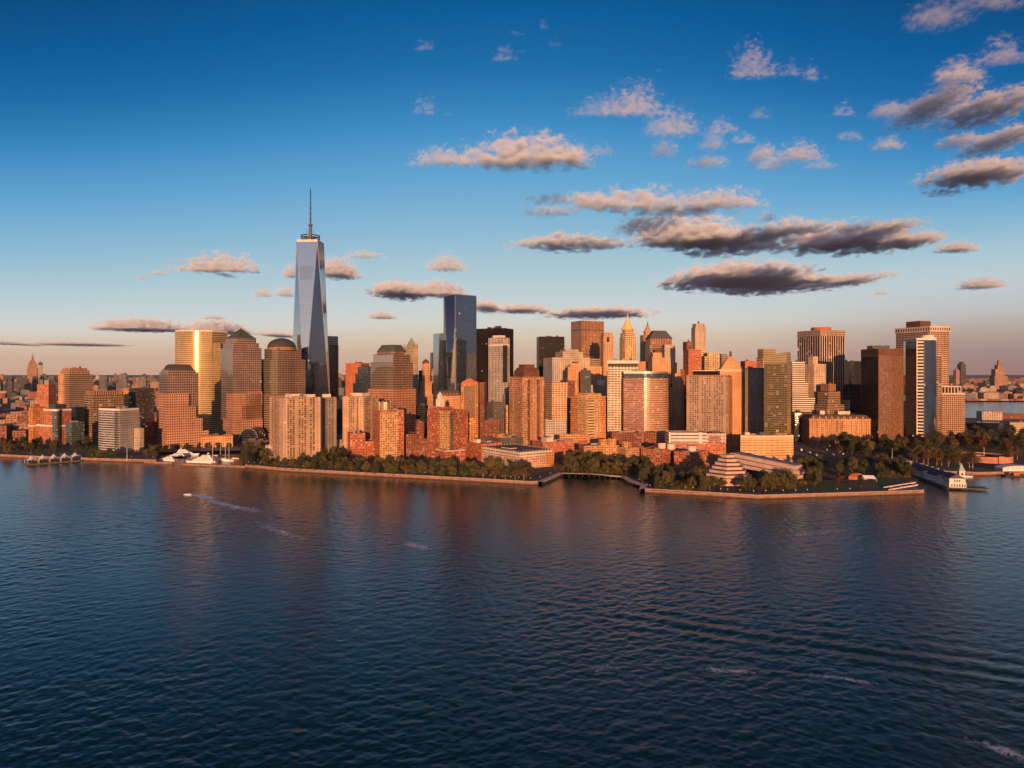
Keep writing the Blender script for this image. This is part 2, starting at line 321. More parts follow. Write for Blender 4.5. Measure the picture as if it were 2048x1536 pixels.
g.set(p.inputs['Alpha'], g.m('MULTIPLY', al, g.rng(edge, 0, .35, 0, 1))); out(g, p.outputs[0])
# ------------------------------------------------------------------ mesh helpers
def link(name, me, parent=None, loc=None):
    o = bpy.data.objects.new(name, me); COL.objects.link(o)
    if parent is not None: o.parent = parent
    if loc is not None: o.location = loc
    return o
def tag(o, label, cat, group=None, kind=None):
    if label: o['label'] = label
    if cat: o['category'] = cat
    if group: o['group'] = group
    if kind: o['kind'] = kind
    return o
def thing(name, label, cat, loc, group=None):
    o = bpy.data.objects.new(name, None); o.empty_display_size = 5; COL.objects.link(o); o.location = loc
    return tag(o, label, cat, group)

class MB:
    """collects faces with UVs in metres"""
    def __init__(s): s.v, s.f, s.uv, s.mi, s.sm = [], [], [], [], []
    def face(s, pts, uvs=None, mi=0, smooth=False):
        i = len(s.v); s.v += [tuple(p) for p in pts]; s.f.append(tuple(range(i, i + len(pts))))
        s.uv += uvs if uvs else [(p[0], p[1]) for p in pts]; s.mi.append(mi); s.sm.append(smooth)
    def loft(s, A, B, closed=True, smooth=False, mi=0, u0=0.0):
        """side faces between ring A (lower) and ring B (upper), both counter-clockwise seen from above"""
        n = len(A); u = u0
        for i in range(n if closed else n - 1):
            j = (i + 1) % n; a0, a1, b0, b1 = Vector(A[i]), Vector(A[j]), Vector(B[i]), Vector(B[j])
            L = max((a1 - a0).length, (b1 - b0).length)
            h = lambda p: p.z
            s.face((a0, a1, b1, b0), [(u, h(a0)), (u + L, h(a1)), (u + L, h(b1)), (u, h(b0))], mi, smooth)
            u += L
        return s
    def cap(s, A, mi=1, down=False):
        s.face(list(reversed(A)) if down else A, None, mi); return s
    def prism(s, foot, z0, z1, mi=0, cmi=1, bottom=False):
        A = [(p[0], p[1], z0) for p in foot]; B = [(p[0], p[1], z1) for p in foot]
        s.loft(A, B, mi=mi); s.cap(B, cmi)
        if bottom: s.cap(A, cmi, True)
        return s
    def box(s, c, sx, sy, z0, z1, rot=0.0, mi=0, cmi=None):
        s.prism(rect(c, sx, sy, rot), z0, z1, mi, mi if cmi is None else cmi, True); return s
    def tube(s, p0, p1, r0, r1=None, n=6, mi=0):
        p0, p1 = Vector(p0), Vector(p1); r1 = r0 if r1 is None else r1
        d = (p1 - p0).normalized(); a = d.orthogonal().normalized(); b = d.cross(a)
        A = [p0 + (a * math.cos(t) + b * math.sin(t)) * r0 for t in [2 * math.pi * k / n for k in range(n)]]
        B = [p1 + (a * math.cos(t) + b * math.sin(t)) * r1 for t in [2 * math.pi * k / n for k in range(n)]]
        for i in range(n):
            j = (i + 1) % n; s.face((A[i], A[j], B[j], B[i]), None, mi, True)
        s.face(B, None, mi); s.face(list(reversed(A)), None, mi); return s
    def build(s, name, mats, parent=None, label=None):
        org = parent_origin(parent)
        me = bpy.data.meshes.new(name)
        me.from_pydata([(x - org[0], y - org[1], z - org[2]) for x, y, z in s.v], [], s.f)
        uvl = me.uv_layers.new(name='UVMap')
        uvl.data.foreach_set('uv', [c for uv in s.uv for c in uv])
        for m in (mats if isinstance(mats, (list, tuple)) else [mats]): me.materials.append(MATS[m])
        me.polygons.foreach_set('material_index', s.mi); me.polygons.foreach_set('use_smooth', s.sm)
        me.update()
        o = link(name, me, parent); r_ = parent
        while r_ is not None and r_.parent is not None: r_ = r_.parent
        if r_ is not None: o.color = r_.color
        if label: o['label'] = label
        return o
def parent_origin(p):
    o = Vector((0, 0, 0))
    while p is not None: o += p.location; p = p.parent
    return o
def rect(c, sx, sy, rot=0.0):
    ca, sa = math.cos(rot), math.sin(rot)
    return [(c[0] + x * ca - y * sa, c[1] + x * sa + y * ca) for x, y in ((-sx / 2, -sy / 2), (sx / 2, -sy / 2), (sx / 2, sy / 2), (-sx / 2, sy / 2))]
def ngon(c, r, n=24, rot=0.0, ry=None):
    return [(c[0] + r * math.cos(rot + 2 * math.pi * k / n), c[1] + (ry or r) * math.sin(rot + 2 * math.pi * k / n)) for k in range(n)]
def at(foot, z): return [(p[0], p[1], z) for p in foot]
def cen(foot): return (sum(p[0] for p in foot) / len(foot), sum(p[1] for p in foot) / len(foot))
def scl(foot, k, c=None):
    c = c or cen(foot); return [(c[0] + (p[0] - c[0]) * k, c[1] + (p[1] - c[1]) * k) for p in foot]

def foot(xl, xm, xr, Y, th, dep=None, wid=None):
    """Footprint of a block whose near corner stands at column xm, distance Y; its right face runs off at th degrees, its left face at right angles.
    The faces end at columns xl and xr. Where a face cannot be seen its length (dep for the left face, wid for the right) is given in metres."""
    C = Vector(((xm - 1024) / F * Y, Y)); u = Vector((math.cos(R(th)), math.sin(R(th)))); v = Vector((-u.y, u.x))
    def ln(d, x):
        t = (x - 1024) / F; den = d.x - t * d.y
        return (t * C.y - C.x) / den if abs(den) > 1e-6 else 30.0
    a = wid if wid else ln(u, xr); b = dep if dep else ln(v, xl)
    a = min(max(a, 6.0), 160.0); b = min(max(b, 6.0), 110.0)
    P = [C, C + u * a, C + u * a + v * b, C + v * b]
    return [(p.x, p.y) for p in P]
def sub(ft, a0=0.0, a1=1.0, b0=0.0, b1=1.0):
    """part of a rectangular footprint: a along the right face, b along the left face (0 = near corner)"""
    C, Rr, _, L = [Vector(p) for p in ft]; u, v = Rr - C, L - C
    return [tuple(C + u * a + v * b) for a, b in ((a0, b0), (a1, b0), (a1, b1), (a0, b1))]
def chamf(ft, k=.2):
    """octagon: rectangle with its corners cut by fraction k"""
    o = []
    for i in range(4):
        p, a, b = Vector(ft[i]), Vector(ft[i - 1]), Vector(ft[(i + 1) % 4])
        o += [tuple(p + (a - p) * k), tuple(p + (b - p) * k)]
    return o

class Bld:
    TINT = random.Random(17)
    def __init__(s, name, label, cat, ft, Y, group=None, z0=GZ):
        s.ft, s.Y, s.z0 = ft, Y, z0; c = cen(ft)
        s.o = thing(name, label, cat, (c[0], c[1], z0), group); s.top = z0; s.last = ft; v = s.TINT.uniform(.86, 1.12); h = s.TINT.uniform(-.07, .07); s.o.color = (v * (1 + h * .4), v * (1 - h * .5), v * (1 - h * 1.6), 1)
    def z(s, py): return zat(py, s.Y)
    def body(s, ytop, m, ft=None, y0=None, name='tower', roof='roof_gray', parapet=1.2, label=None, left=None):
        """a storeyed block up to row ytop, with a roof deck and a parapet as parts"""
        ft = ft or s.ft; z1 = s.z(ytop); z0 = s.z0 if y0 is None else s.z(y0)
        q = MB().prism(ft, z0, z1)
        if left: q.mi[3] = 2                       # left face material with its sky reflection put into the colours
        q.build(name, [m, roof, left or m], s.o, label)
        s.top, s.last = z1, ft
        if parapet: s.rim(ft, z1, parapet, m)
        return s
    def rim(s, ft, z, h, m, t=.8, name='parapet'):
        b = MB(); c = cen(ft); r = max(math.hypot(p[0] - c[0], p[1] - c[1]) for p in ft); k = 1 - t / max(r, 2 * t)
        A = scl(ft, 1.002, c); I = scl(ft, k, c)
        b.loft(at(A, z - .3), at(A, z + h)); b.loft(list(reversed(at(I, z + .02))), list(reversed(at(I, z + h))))
        n = len(A)
        for i in range(n):
            j = (i + 1) % n; b.face((A[i] + (z + h,), A[j] + (z + h,), I[j] + (z + h,), I[i] + (z + h,)))
        b.build(name, m, s.o)
    def up(s, m, ft, h, name='penthouse', roof='roof_gray', z=None, label=None):
        z = s.top if z is None else z
        MB().prism(ft, z, z + h).build(name, [m, roof], s.o, label); return s
    def band(s, ft, z0, z1, m, name='cornice', grow=1.01):
        f2 = scl(ft, grow); MB().prism(f2, z0, z1, 0, 0, True).build(name, m, s.o); return s
    def cone(s, ft, z0, z1, m, k=0.02, name='roof', ftop=None):
        B = at(ftop or scl(ft, k), z1); MB().loft(at(ft, z0), B).cap(B, 0).build(name, m, s.o); return s
    def clutter(s, n=3, m='roof_pale', seed=0, ft=None, z=None, hmax=5.0):
        rr = random.Random(seed * 31 + int(s.Y)); ft = ft or s.last; z = s.top if z is None else z
        if len(ft) != 4: ft = rect(cen(ft), 20, 20)
        for i in range(n):
            a, b = rr.uniform(.12, .7), rr.uniform(.12, .7)
            f2 = sub(ft, a, a + rr.uniform(.1, .25), b, b + rr.uniform(.1, .25))
            hh = rr.uniform(1.6, hmax)
            if rr.random() < .25 and hmax >= 4: s.tank(cen(f2), z + .03, rr.uniform(1.6, 2.4), rr.uniform(3, 4.5)); continue
            MB().prism(f2, z + .03, z + hh, 0, 0).build('roof_unit', m, s.o)
        if rr.random() < .35: s.mast(cen(f2), z, z + rr.uniform(7, 14), .28)
        return s
    def mast(s, p, z0, z1, r=.5, name='antenna', m='steel_dark'):
        MB().tube((p[0], p[1], z0), (p[0], p[1], z1), r, r * .4).build(name, m, s.o); return s
    def tank(s, p, z, r=2.2, h=4.0):
        MB().prism(ngon(p, r, 12), z, z + h, 0, 0).loft(at(ngon(p, r * 1.05, 12), z + h), at(ngon(p, .1, 12), z + h + 1.6)).build('water_tank', 'dock_wood', s.o); return s
# ------------------------------------------------------------------ river and land
def sheet(name, pts, m, z, kind='structure', parent=None):
    b = MB(); b.face([(p[0], p[1], z) for p in pts]); o = b.build(name, m)
    o['kind'] = kind; return o
W = 90000.0
sheet('sea', [(-W, -9000), (W, -9000), (W, W), (-W, W)], 'river_water', -.75)
wl = lambda px, py: (lambda Y: ((px - 1024) / F * Y, Y))(F * CAMH / (py - HZ))      # waterline point
SHORE = [(-260, 906), (0, 914), (60, 917), (160, 921), (312, 925.5), (318, 908), (485, 905), (490, 935), (560, 942), (700, 950), (850, 958), (1000, 966), (1062, 970),
         (1076, 969), (1118, 951), (1180, 952), (1250, 958), (1264, 966), (1292, 976), (1290, 985), (1400, 991), (1515, 998), (1640, 994.5), (1780, 990), (1848, 987.5), (1835, 962),
         (1812, 946), (1960, 951), (2048, 949), (2300, 948)]
SW = [wl(*p) for p in SHORE]
EASTR = [wl(2900, 846), wl(2300, 842), wl(1925, 838), wl(1780, 812), wl(1500, 790), wl(1100, 770), wl(700, 760)]
land = SW + EASTR + [(-6000, 88000), (-60000, 88000), (-60000, 3000), (-2500, 1700), (-1700, 1350)]
b = MB(); b.face([(x, y, GZ) for x, y in land]); o = b.build('ground', 'city_ground'); o['kind'] = 'structure'
bk = [wl(3600, 803), wl(1930, 803), wl(1500, 782), wl(1100, 766), wl(800, 757.5)] + [(-5990, 88000), (70000, 88000), (70000, 4000)]
b = MB(); b.face([(x, y, 3.0) for x, y in reversed(bk)]); o = b.build('far_shore', 'far_ground'); o['kind'] = 'structure'

# sea wall: stone face below, pale coping on top, along the visible shore
def offs(poly, d):
    out_ = []
    for i, p in enumerate(poly):
        a = Vector(poly[max(i - 1, 0)]); c = Vector(poly[min(i + 1, len(poly) - 1)]); t = (c - a).normalized()
        out_.append((p[0] - t.y * d, p[1] + t.x * d))
    return out_
def wall_run(name, pts, label, m, z0, z1, th, parent=None, cat=None):
    A, B = offs(pts, -.5), offs(pts, th)
    b = MB(); n = len(pts)
    b.loft(at(A, z0), at(A, z1), closed=False)
    for i in range(n - 1): b.face((A[i] + (z1,), A[i + 1] + (z1,), B[i + 1] + (z1,), B[i] + (z1,)))
    b.loft(list(reversed(at(B, z0))), list(reversed(at(B, z1))), closed=False)
    o = b.build(name, m, parent)
    if label: tag(o, label, cat)
    return o
def seawall(pts, label):
    c = pts[0]; t = thing('seawall', label, 'sea wall', (c[0], c[1], 0))
    wall_run('wall_base', pts, None, 'brown_cap', -1.5, 1.0, 1.2, t)
    wall_run('wall_face', offs(pts, .35), None, 'seawall_stone', 1.0, GZ + .55, 1.3, t)
    wall_run('coping', offs(pts, .1), None, 'pink_concrete', GZ + .55, GZ + .95, 1.8, t)
seawall(SW[1:5], 'low stone river wall in front of the left apartment blocks and tent pier')
seawall(SW[7:14], 'long straight sunlit river wall below the twin beige apartment towers')
seawall(SW[19:25], 'sunlit river wall round the park lawn and stepped museum')
seawall(SW[26:30], 'low stone wall behind the white clock tower pier')
def slab_thing(name, label, cat, ft, z0, z1, m, side=None):
    b = MB(); b.prism(ft, z0, z1, 0, 1, True); o = b.build(name, [side or m, m]); tag(o, label, cat); return o
# breakwaters of the yacht basin
for pts, lb in (([wl(288, 925.5), wl(343, 928.5)], 'short stone breakwater left of the yacht basin mouth'), ([wl(362, 930.5), wl(490, 935.5)], 'long stone breakwater in front of the big white yacht')):
    a, c = Vector(pts[0]), Vector(pts[1]); t = (c - a).normalized(); nrm = Vector((-t.y, t.x)) * 4
    slab_thing('breakwater', lb, 'breakwater', [tuple(a), tuple(c), tuple(c + nrm), tuple(a + nrm)], -1.5, 2.6, 'seawall_stone')
# cove boardwalk on piles
cv = SW[13:20]; ob = offs(cv, -5.0)
t = thing('boardwalk', 'curving timber boardwalk on piles round the small cove', 'boardwalk', (cv[2][0], cv[2][1], 0))
wall_run('deck', offs(cv, -6), None, 'cream', GZ - .5, GZ + .35, 7, t)
b = MB()
for i in range(len(cv) - 1):
    a, c = Vector(offs(cv, -6.2)[i]), Vector(offs(cv, -6.2)[i + 1]); n = max(2, int((c - a).length / 7))
    for k in range(n): p = a.lerp(c, k / n); b.tube((p.x, p.y, -1.5), (p.x, p.y, GZ + 1.1), .35)
o = b.build('pile', 'dock_wood', t); o['kind'] = 'stuff'
# paving along the water, road, lawns, park floor
def strip(name, pts, d0, d1, m, z): 
    A, B = offs(pts, d0), offs(pts, d1); b = MB()
    for i in range(len(pts) - 1): b.face((A[i] + (z,), A[i + 1] + (z,), B[i + 1] + (z,), B[i] + (z,)))
    o = b.build(name, m); o['kind'] = 'structure'
strip('promenade', SW[7:14], 2.4, 13, 'paving', GZ + .02)
strip('promenade', SW[19:25], 2.4, 12, 'paving', GZ + .02)
strip('promenade', SW[1:5], 2.4, 9, 'paving', GZ + .02)
g2 = lambda px, py: tuple(gp(px, py)[:2])
sheet('plaza', [g2(330, 903.5), g2(482, 901), g2(475, 893), g2(400, 893)], 'paving', GZ + .02)
sheet('road', [g2(1590, 880), g2(1602, 925), g2(1630, 936), g2(1668, 930), g2(1720, 914), g2(1690, 908), g2(1640, 893), g2(1612, 872), g2(1600, 866)], 'asphalt', GZ + .02)
sheet('road', [g2(1630, 936), g2(1655, 934), g2(1672, 925), g2(1664, 944), g2(1652, 962), g2(1640, 962)], 'asphalt', GZ + .024)
sheet('lawn', [g2(1640, 972), g2(1700, 962), g2(1690, 981), g2(1622, 984)], 'lawn_grass', GZ + .03)
sheet('lawn', [g2(1728, 966), g2(1760, 957), g2(1802, 963), g2(1765, 974)], 'lawn_grass', GZ + .03)
sheet('lawn', [g2(1300, 981), g2(1420, 986), g2(1592, 983), g2(1592, 966), g2(1420, 962), g2(1310, 957)], 'park_ground', GZ + .012)
sheet('lawn', [g2(1598, 985), g2(1640, 983), g2(1642, 964), g2(1640, 940), g2(1598, 936)], 'lawn_grass', GZ + .012)
sheet('lawn', [g2(1660, 958), g2(1700, 960), g2(1815, 957), g2(1815, 935), g2(1735, 930), g2(1676, 940)], 'lawn_grass', GZ + .012)
sheet('lawn', [g2(1110, 948), g2(1258, 953), g2(1300, 936), g2(1110, 924)], 'park_ground', GZ + .012)
sheet('lawn', [g2(570, 936), g2(1062, 960), g2(1060, 953), g2(600, 924)], 'lawn_grass', GZ + .012)
sheet('park_floor', [g2(1625, 889), g2(2060, 872), g2(2060, 925), g2(1830, 925), g2(1700, 905)], 'park_ground', GZ + .012)
sheet('pavement', [g2(1760, 985), g2(1840, 982), g2(1828, 962), g2(1806, 963), g2(1795, 970)], 'paving', GZ + .035)
# road markings and crossing stripes
for a, c in (((1600, 885), (1650, 915)), ((1606, 884), (1668, 914)), ((1612, 881), (1690, 913))):
    A, C = gp(*a), gp(*c); n = 9; 
    b = MB()
    for k in range(n):
        p, q = A.lerp(C, k / n), A.lerp(C, (k + .5) / n); nn = Vector((-(q - p).y, (q - p).x, 0)).normalized() * .25
        b.face(((p - nn).xy.to_tuple() + (GZ + .03,), (q - nn).xy.to_tuple() + (GZ + .03,), (q + nn).xy.to_tuple() + (GZ + .03,), (p + nn).xy.to_tuple() + (GZ + .03,)))
    o = b.build('road_marking', 'white_paint'); o['kind'] = 'structure'
# ------------------------------------------------------------------ the river's waves as real relief, finer towards the viewer
import numpy as np
WR = np.random.RandomState(4)
WAVES = []
for lam in np.geomspace(1.7, 19.0, 52):
    th = R(-72) + WR.normal(0, .85); WAVES.append((2 * math.pi / lam, math.cos(th), math.sin(th), WR.uniform(0, 6.283), lam))
def wave_h(x, y, step=None):
    """height of the water at x, y (arrays); components too short for the local mesh step are left out"""
    wx = x + 5 * np.sin(y * .021 + 1) + 4 * np.sin(x * .017 + y * .013); wy = y + 5 * np.sin(x * .019 + 2) + 4 * np.sin(y * .023 - x * .011)
    gust = .74 + .30 * np.sin(x * .011 + 1.5 * np.sin(y * .007)) + .2 * np.sin(y * .017 + x * .006 + 2 * np.sin(x * .004)) + .1 * np.sin(x * .041 - y * .035)
    h = np.zeros_like(x)
    for k, c, s, ph, lam in WAVES:
        a = .0225 / k * (1.0 if lam < 7 else (7 / lam) ** 1.0); q = k * (wx * c + wy * s) + ph
        w = a * (np.sin(q) + .22 * np.sin(2 * q + 1.2))
        if step is not None: w = w * np.clip((lam / step - 2.2) / 2.0, 0, 1)
        h += w
    h *= np.clip(gust, .35, 1.3)
    # old wake of a passed boat: a few long low ridges
    r = x * .42 + y * .907 - 372.0; env = np.clip(1 - np.abs(r) / 55.0, 0, 1) ** 1.5 * np.clip((x + 10) / 120.0, 0, 1)
    return h + .30 * env * np.sin(2 * math.pi * r / 16.0 + .8 * np.sin(x * .02))
def river_mesh():
    ys = [150.0]
    while ys[-1] < 1420: ys.append(ys[-1] * 1.0024)
    ys = np.array(ys); ts = np.linspace(-1.02, 1.02, 1150)
    X = ys[:, None] * ts[None, :]; Yg = np.repeat(ys[:, None], len(ts), 1); st = np.maximum(Yg * .0024, Yg * .0018)
    Z = wave_h(X, Yg, st); nr, ncol = X.shape
    me = bpy.data.meshes.new('river'); co = np.stack([X, Yg, Z], -1).reshape(-1, 3).astype(np.float32)
    i = np.arange(nr * ncol).reshape(nr, ncol); q = np.stack([i[:-1, :-1], i[:-1, 1:], i[1:, 1:], i[1:, :-1]], -1).reshape(-1, 4).astype(np.int32)
    me.vertices.add(len(co)); me.vertices.foreach_set('co', co.ravel()); me.loops.add(q.size); me.loops.foreach_set('vertex_index', q.ravel())
    me.polygons.add(len(q)); me.polygons.foreach_set('loop_start', np.arange(0, q.size, 4, dtype=np.int32)); me.polygons.foreach_set('loop_total', np.full(len(q), 4, np.int32))
    me.polygons.foreach_set('use_smooth', np.ones(len(q), bool)); me.update(calc_edges=True); me.materials.append(MATS['river_water'])
    o = link('river', me); o['kind'] = 'structure'
river_mesh()
# ------------------------------------------------------------------ left waterfront and the stepped granite towers
def B(name, label, cat, x, Y, th, group=None, dep=None, wid=None):
    return Bld(name, label, cat, foot(x[0], x[1], x[2], Y, th, dep, wid), Y, group)

b = B('apartment_block', 'red brick apartment block left of the glass cornered apartments', 'apartment block', (57, 66, 92), 1290, 60)
b.body(816, 'brick_orange').up('brick_red', sub(b.ft, .2, .6, .2, .7), 7).band(b.ft, b.z(853), b.z(851), 'white_paint', 'band')
Y = 1262
b = B('apartment_block', 'brick apartment block with white cornice bands and a glass corner bay', 'apartment block', (73, 112, 143), Y, 62)
b.body(852, 'brick_red', name='lower_storeys').band(b.ft, b.z(854), b.z(851), 'white_paint', 'cornice', 1.02)
up = sub(b.ft, 0, .98, 0, .62)
b.body(819, 'brick_red', up, 852, 'upper_storeys').band(up, b.z(822), b.z(819), 'white_paint', 'cornice', 1.03)
b.up('glass_blue', sub(b.ft, .1, .8, .1, .45), 9)
c0 = b.ft[0]
MB().prism(ngon(c0, 5.5, 16), GZ, b.z(820)).build('corner_bay', ['glass_green', 'roof_gray'], b.o)
MB().prism(ngon(c0, 6.2, 16), b.z(822), b.z(818.6), 0, 0, True).build('bay_cap', 'white_paint', b.o)
b = B('glass_building', 'low greenish glass block between brick apartments and striped curved block', 'office block', (131, 143, 169), 1240, 62)
b.body(846, 'glass_green').clutter(2)
b = B('apartment_block', 'dark glass block just behind the low greenish glass block', 'apartment block', (140, 152, 172), 1330, 60)
b.body(817, 'glass_dark').clutter(2)
b = B('office_block', 'wide brown banded block behind the striped curved block', 'office block', (169, 187, 248), 1330, 52)
b.body(792, 'brown_band'); b.body(783, 'brown_piers', sub(b.ft, .03, .97, .05, .95), 792, 'top_storeys').clutter(4)
# striped curved block at the water
Y = 1135
b = B('office_block', 'pale striped block with a rounded left end and a white parapet', 'office block', (187, 240, 279), Y, 66)
C, Rr, Bk, L = [Vector(p) for p in b.ft]
mid = L + (C - L) * .42; r = (L - mid).length * .9
arc = []
for k in range(9):
    t = k / 8; q = mid * (1 - t) ** 2 + 2 * (1 - t) * t * (L + (mid - L) * .0 + (C - Rr) * .0) + (L + (Bk - L) * .42) * t ** 2
    arc.append(tuple(q))
ft = [tuple(C), tuple(Rr), tuple(Bk)] + list(reversed(arc))
b.body(822, 'curved_bands', ft, parapet=0, name='banded_storeys')
MB().prism(sub(b.ft, .0, 1.005, -.005, .2), GZ, b.z(822)).build('side_wall', ['office_gray', 'roof_gray'], b.o)
MB().prism(scl(ft, .985), b.z(822), b.z(817.5), 0, 1).build('parapet', ['white_wall', 'roof_gray'], b.o)
b.top = b.z(817.5); b.last = sub(b.ft, .2, .9, .1, .7); b.clutter(3, hmax=3)
b = B('annex', 'pink walled annex beside the striped curved block', 'office block', (268, 279.5, 288), 1150, 62)
b.body(858, 'stone').clutter(1)
b = B('apartment_tower', 'dark apartment tower with scattered lit windows left of the stepped granite tower', 'apartment tower', (258, 272, 309), 1420, 50)
b.body(778, 'black_lit').clutter(2, 'roof_gray')
b = B('apartment_tower', 'narrow orange lit slab left of the dark lit window tower', 'apartment tower', (247, 259, 263), 1480, 70, wid=16)
b.body(781, 'brick_orange')
b = B('brick_block', 'low dark red block at the foot of the stepped granite tower', 'office block', (282, 290, 312), 1225, 55)
b.body(846, 'brick_dark').up('terracotta', sub(b.ft, .1, .9, .1, .9), 5)
b = B('apartment_tower', 'red brick tower with a gray right side far behind the glass cornered apartments', 'apartment tower', (74, 97, 112), 1700, 84)
b.body(770, 'brick_red').up('roof_blue', sub(b.ft, .1, .4, .55, .85), 14).up('roof_pale', sub(b.ft, .2, .7, .1, .5), 12)
# tall tan tower with sloped shoulders
Y = 1560
b = B('office_tower', 'tan office tower with a sloping shouldered top left of the striped curved block', 'office tower', (119, 139, 187), Y, 56)
b.body(750, 'granite_ribbon', name='tower')
b.body(742, 'pink_grid', sub(b.ft, 0, .85, 0, .9), 750, 'shoulder')
b.body(737, 'brown_piers', sub(b.ft, .06, .8, .15, .85), 742, 'crown').clutter(2, 'steel_dark')
MB().prism(sub(b.ft, -.06, .12, .5, .98), b.z0, b.z(746)).build('corner_shaft', ['stone_warm', 'roof_gray'], b.o)

# stepped granite tower with the flat sloped crown
Y = 1205
b = B('office_tower', 'stepped granite tower with a flat topped sloping crown beside the curved gold tower', 'office tower', (313, 334, 405), Y, 44)
f0 = b.ft
b.body(866, 'granite_grid', sub(f0, -.02, 1.16, -.08, 1), name='base', parapet=.8)
b.body(840, 'granite_grid', sub(f0, 0, 1.0, 0, 1), 866, 'lower_tier')
b.body(815, 'granite_grid', sub(f0, .0, .82, .02, 1), 840, 'lower_tier')
b.body(789, 'granite_grid', sub(f0, .0, .62, .02, 1), 815, 'middle_tier')
b.body(746, 'granite_glass', sub(f0, .06, .92, .10, .95), 866, 'shaft', left='soft_mirror')
b.body(741, 'granite_glass', sub(f0, .10, .86, .16, .90), 746, 'upper_tier', left='soft_mirror')
cf = sub(f0, .14, .82, .2, .86)
MB().loft(at(cf, b.z(744)), at(scl(cf, .97), b.z(737))).loft(at(scl(cf, .93), b.z(737)), at(scl(cf, .84), b.z(731))).loft(at(scl(cf, .80), b.z(731)), at(scl(cf, .7), b.z(728))).cap(at(scl(cf, .97), b.z(737)), 0).cap(at(scl(cf, .84), b.z(731)), 0).cap(at(scl(cf, .7), b.z(728)), 0).build('crown', 'copper_gray', b.o)
# curved glass tower, gold from the reflection tint in its glass
Y = 1490
cx, cyy = pos(388, 700, Y).x, Y + 30
L, Rt = pos(350, 700, Y + 13), pos(424.5, 700, Y + 11)
arc = []
for k in range(25):
    t = k / 24; bul = math.sin(math.pi * t) * 15
    p = Vector((L.x, L.y)).lerp(Vector((Rt.x, Rt.y)), t); d = Vector((Rt.x - L.x, Rt.y - L.y)).normalized(); nrm = Vector((d.y, -d.x)); q = p + nrm * bul
    arc.append((q.x, q.y))
ft = arc + [(Rt.x + 18, Rt.y + 38), (L.x + 20, L.y + 46)]
b = Bld('office_tower', 'tall curved tower of gold glass bands with a bright vertical glint', 'office tower', ft, Y)
MBx = MB(); A = at(ft, GZ); T = at(ft, b.z(662)); u = 0
for i in range(len(ft)):
    j = (i + 1) % len(ft); Ln = (Vector(ft[j]) - Vector(ft[i])).length
    MBx.face((A[i], A[j], T[j], T[i]), [(u, GZ), (u + Ln, GZ), (u + Ln, T[0][2]), (u, T[0][2])], 0, i < 24); u += Ln
MBx.cap(T, 1); MBx.build('curved_tower', ['gold_reflect_glass', 'roof_gray'], b.o)
b.rim(ft, b.z(662), 2.5, 'white_wall')
f2 = foot(420, 425, 441, Y + 12, 30, dep=35); MB().prism(f2, GZ, zat(688, Y + 12)).build('side_tower', ['gold_reflect_glass', 'roof_gray'], b.o)
b.rim(f2, zat(688, Y + 12), 1.5, 'steel', name='side_parapet')
# pyramid topped tower
Y = 1310
b = B('office_tower', 'tall granite tower with a green copper pyramid roof', 'office tower', (440.5, 466, 523), Y, 43)
f0 = b.ft
b.body(840, 'granite_grid', sub(f0, -.02, 1.02, -.04, 1), name='base', parapet=.6)
b.body(788, 'granite_grid', sub(f0, -.01, .98, -.03, .5), 840, 'lower_tier')
b.body(696, 'granite_glass', sub(f0, 0, 1, 0, 1), 840, 'shaft', left='soft_mirror')
MB().prism(sub(f0, .02, .55, -.012, .6), b.z(788), b.z(790)).build('ledge', 'granite_grid', b.o)
for a0, yt, yb in ((.45, 784, 840), (.28, 812, 840)):
    MB().prism(sub(f0, a0, 1.01, -.03, .4), b.z(yb), b.z(yt)).build('lower_tier', ['granite_grid', 'roof_gray'], b.o)
b.body(686, 'granite_glass', sub(f0, .06, .94, .06, .94), 696, 'upper_tier')
cf = chamf(sub(f0, .1, .9, .1, .9), .12)
MB().prism(cf, b.z(686), b.z(675)).build('attic', ['granite_glass', 'roof_gray'], b.o)
b.cone(scl(cf, 1.02), b.z(675), b.z(654), 'copper_green', .02, 'pyramid_roof')
# domed tower
Y = 1335
b = B('office_tower', 'granite and glass tower with a dark round dome', 'office tower', (516, 556, 611), Y, 56)
f0 = b.ft
b.body(868, 'granite_grid', sub(f0, -.1, 1.04, -.03, 1), name='base', parapet=.6)
b.body(790, 'granite_grid', sub(f0, -.03, 1.0, -.02, 1), 868, 'lower_tier', left='granite_ribbon')
b.body(719, 'granite_glass', sub(f0, 0, 1, 0, .82), 790, 'shaft', left='soft_mirror_green')
b.body(744, 'granite_glass', sub(f0, 0, .9, .7, 1), 790, 'side_shaft', left='soft_mirror_green')
b.body(698, 'granite_glass', sub(f0, .03, .86, .03, .72), 719, 'upper_tier', left='soft_mirror_green')
cc = pos(563.5, 690, Y + 34); rr = 27.5 / F * (Y + 34)
MB().prism(ngon(cc, rr * 1.02, 32), b.z(699), b.z(694)).build('drum', ['granite_grid', 'copper_gray'], b.o)
mbd = MB(); prev = None; hd = (694 - 674.5) / F * Y
for k in range(9):
    a = math.pi / 2 * k / 8; ring = at(ngon(cc, max(rr * math.cos(a), .3), 32), b.z(694) + hd * math.sin(a))
    if prev: mbd.loft(prev, ring, smooth=True)
    prev = ring
mbd.build('dome', 'copper_gray', b.o)
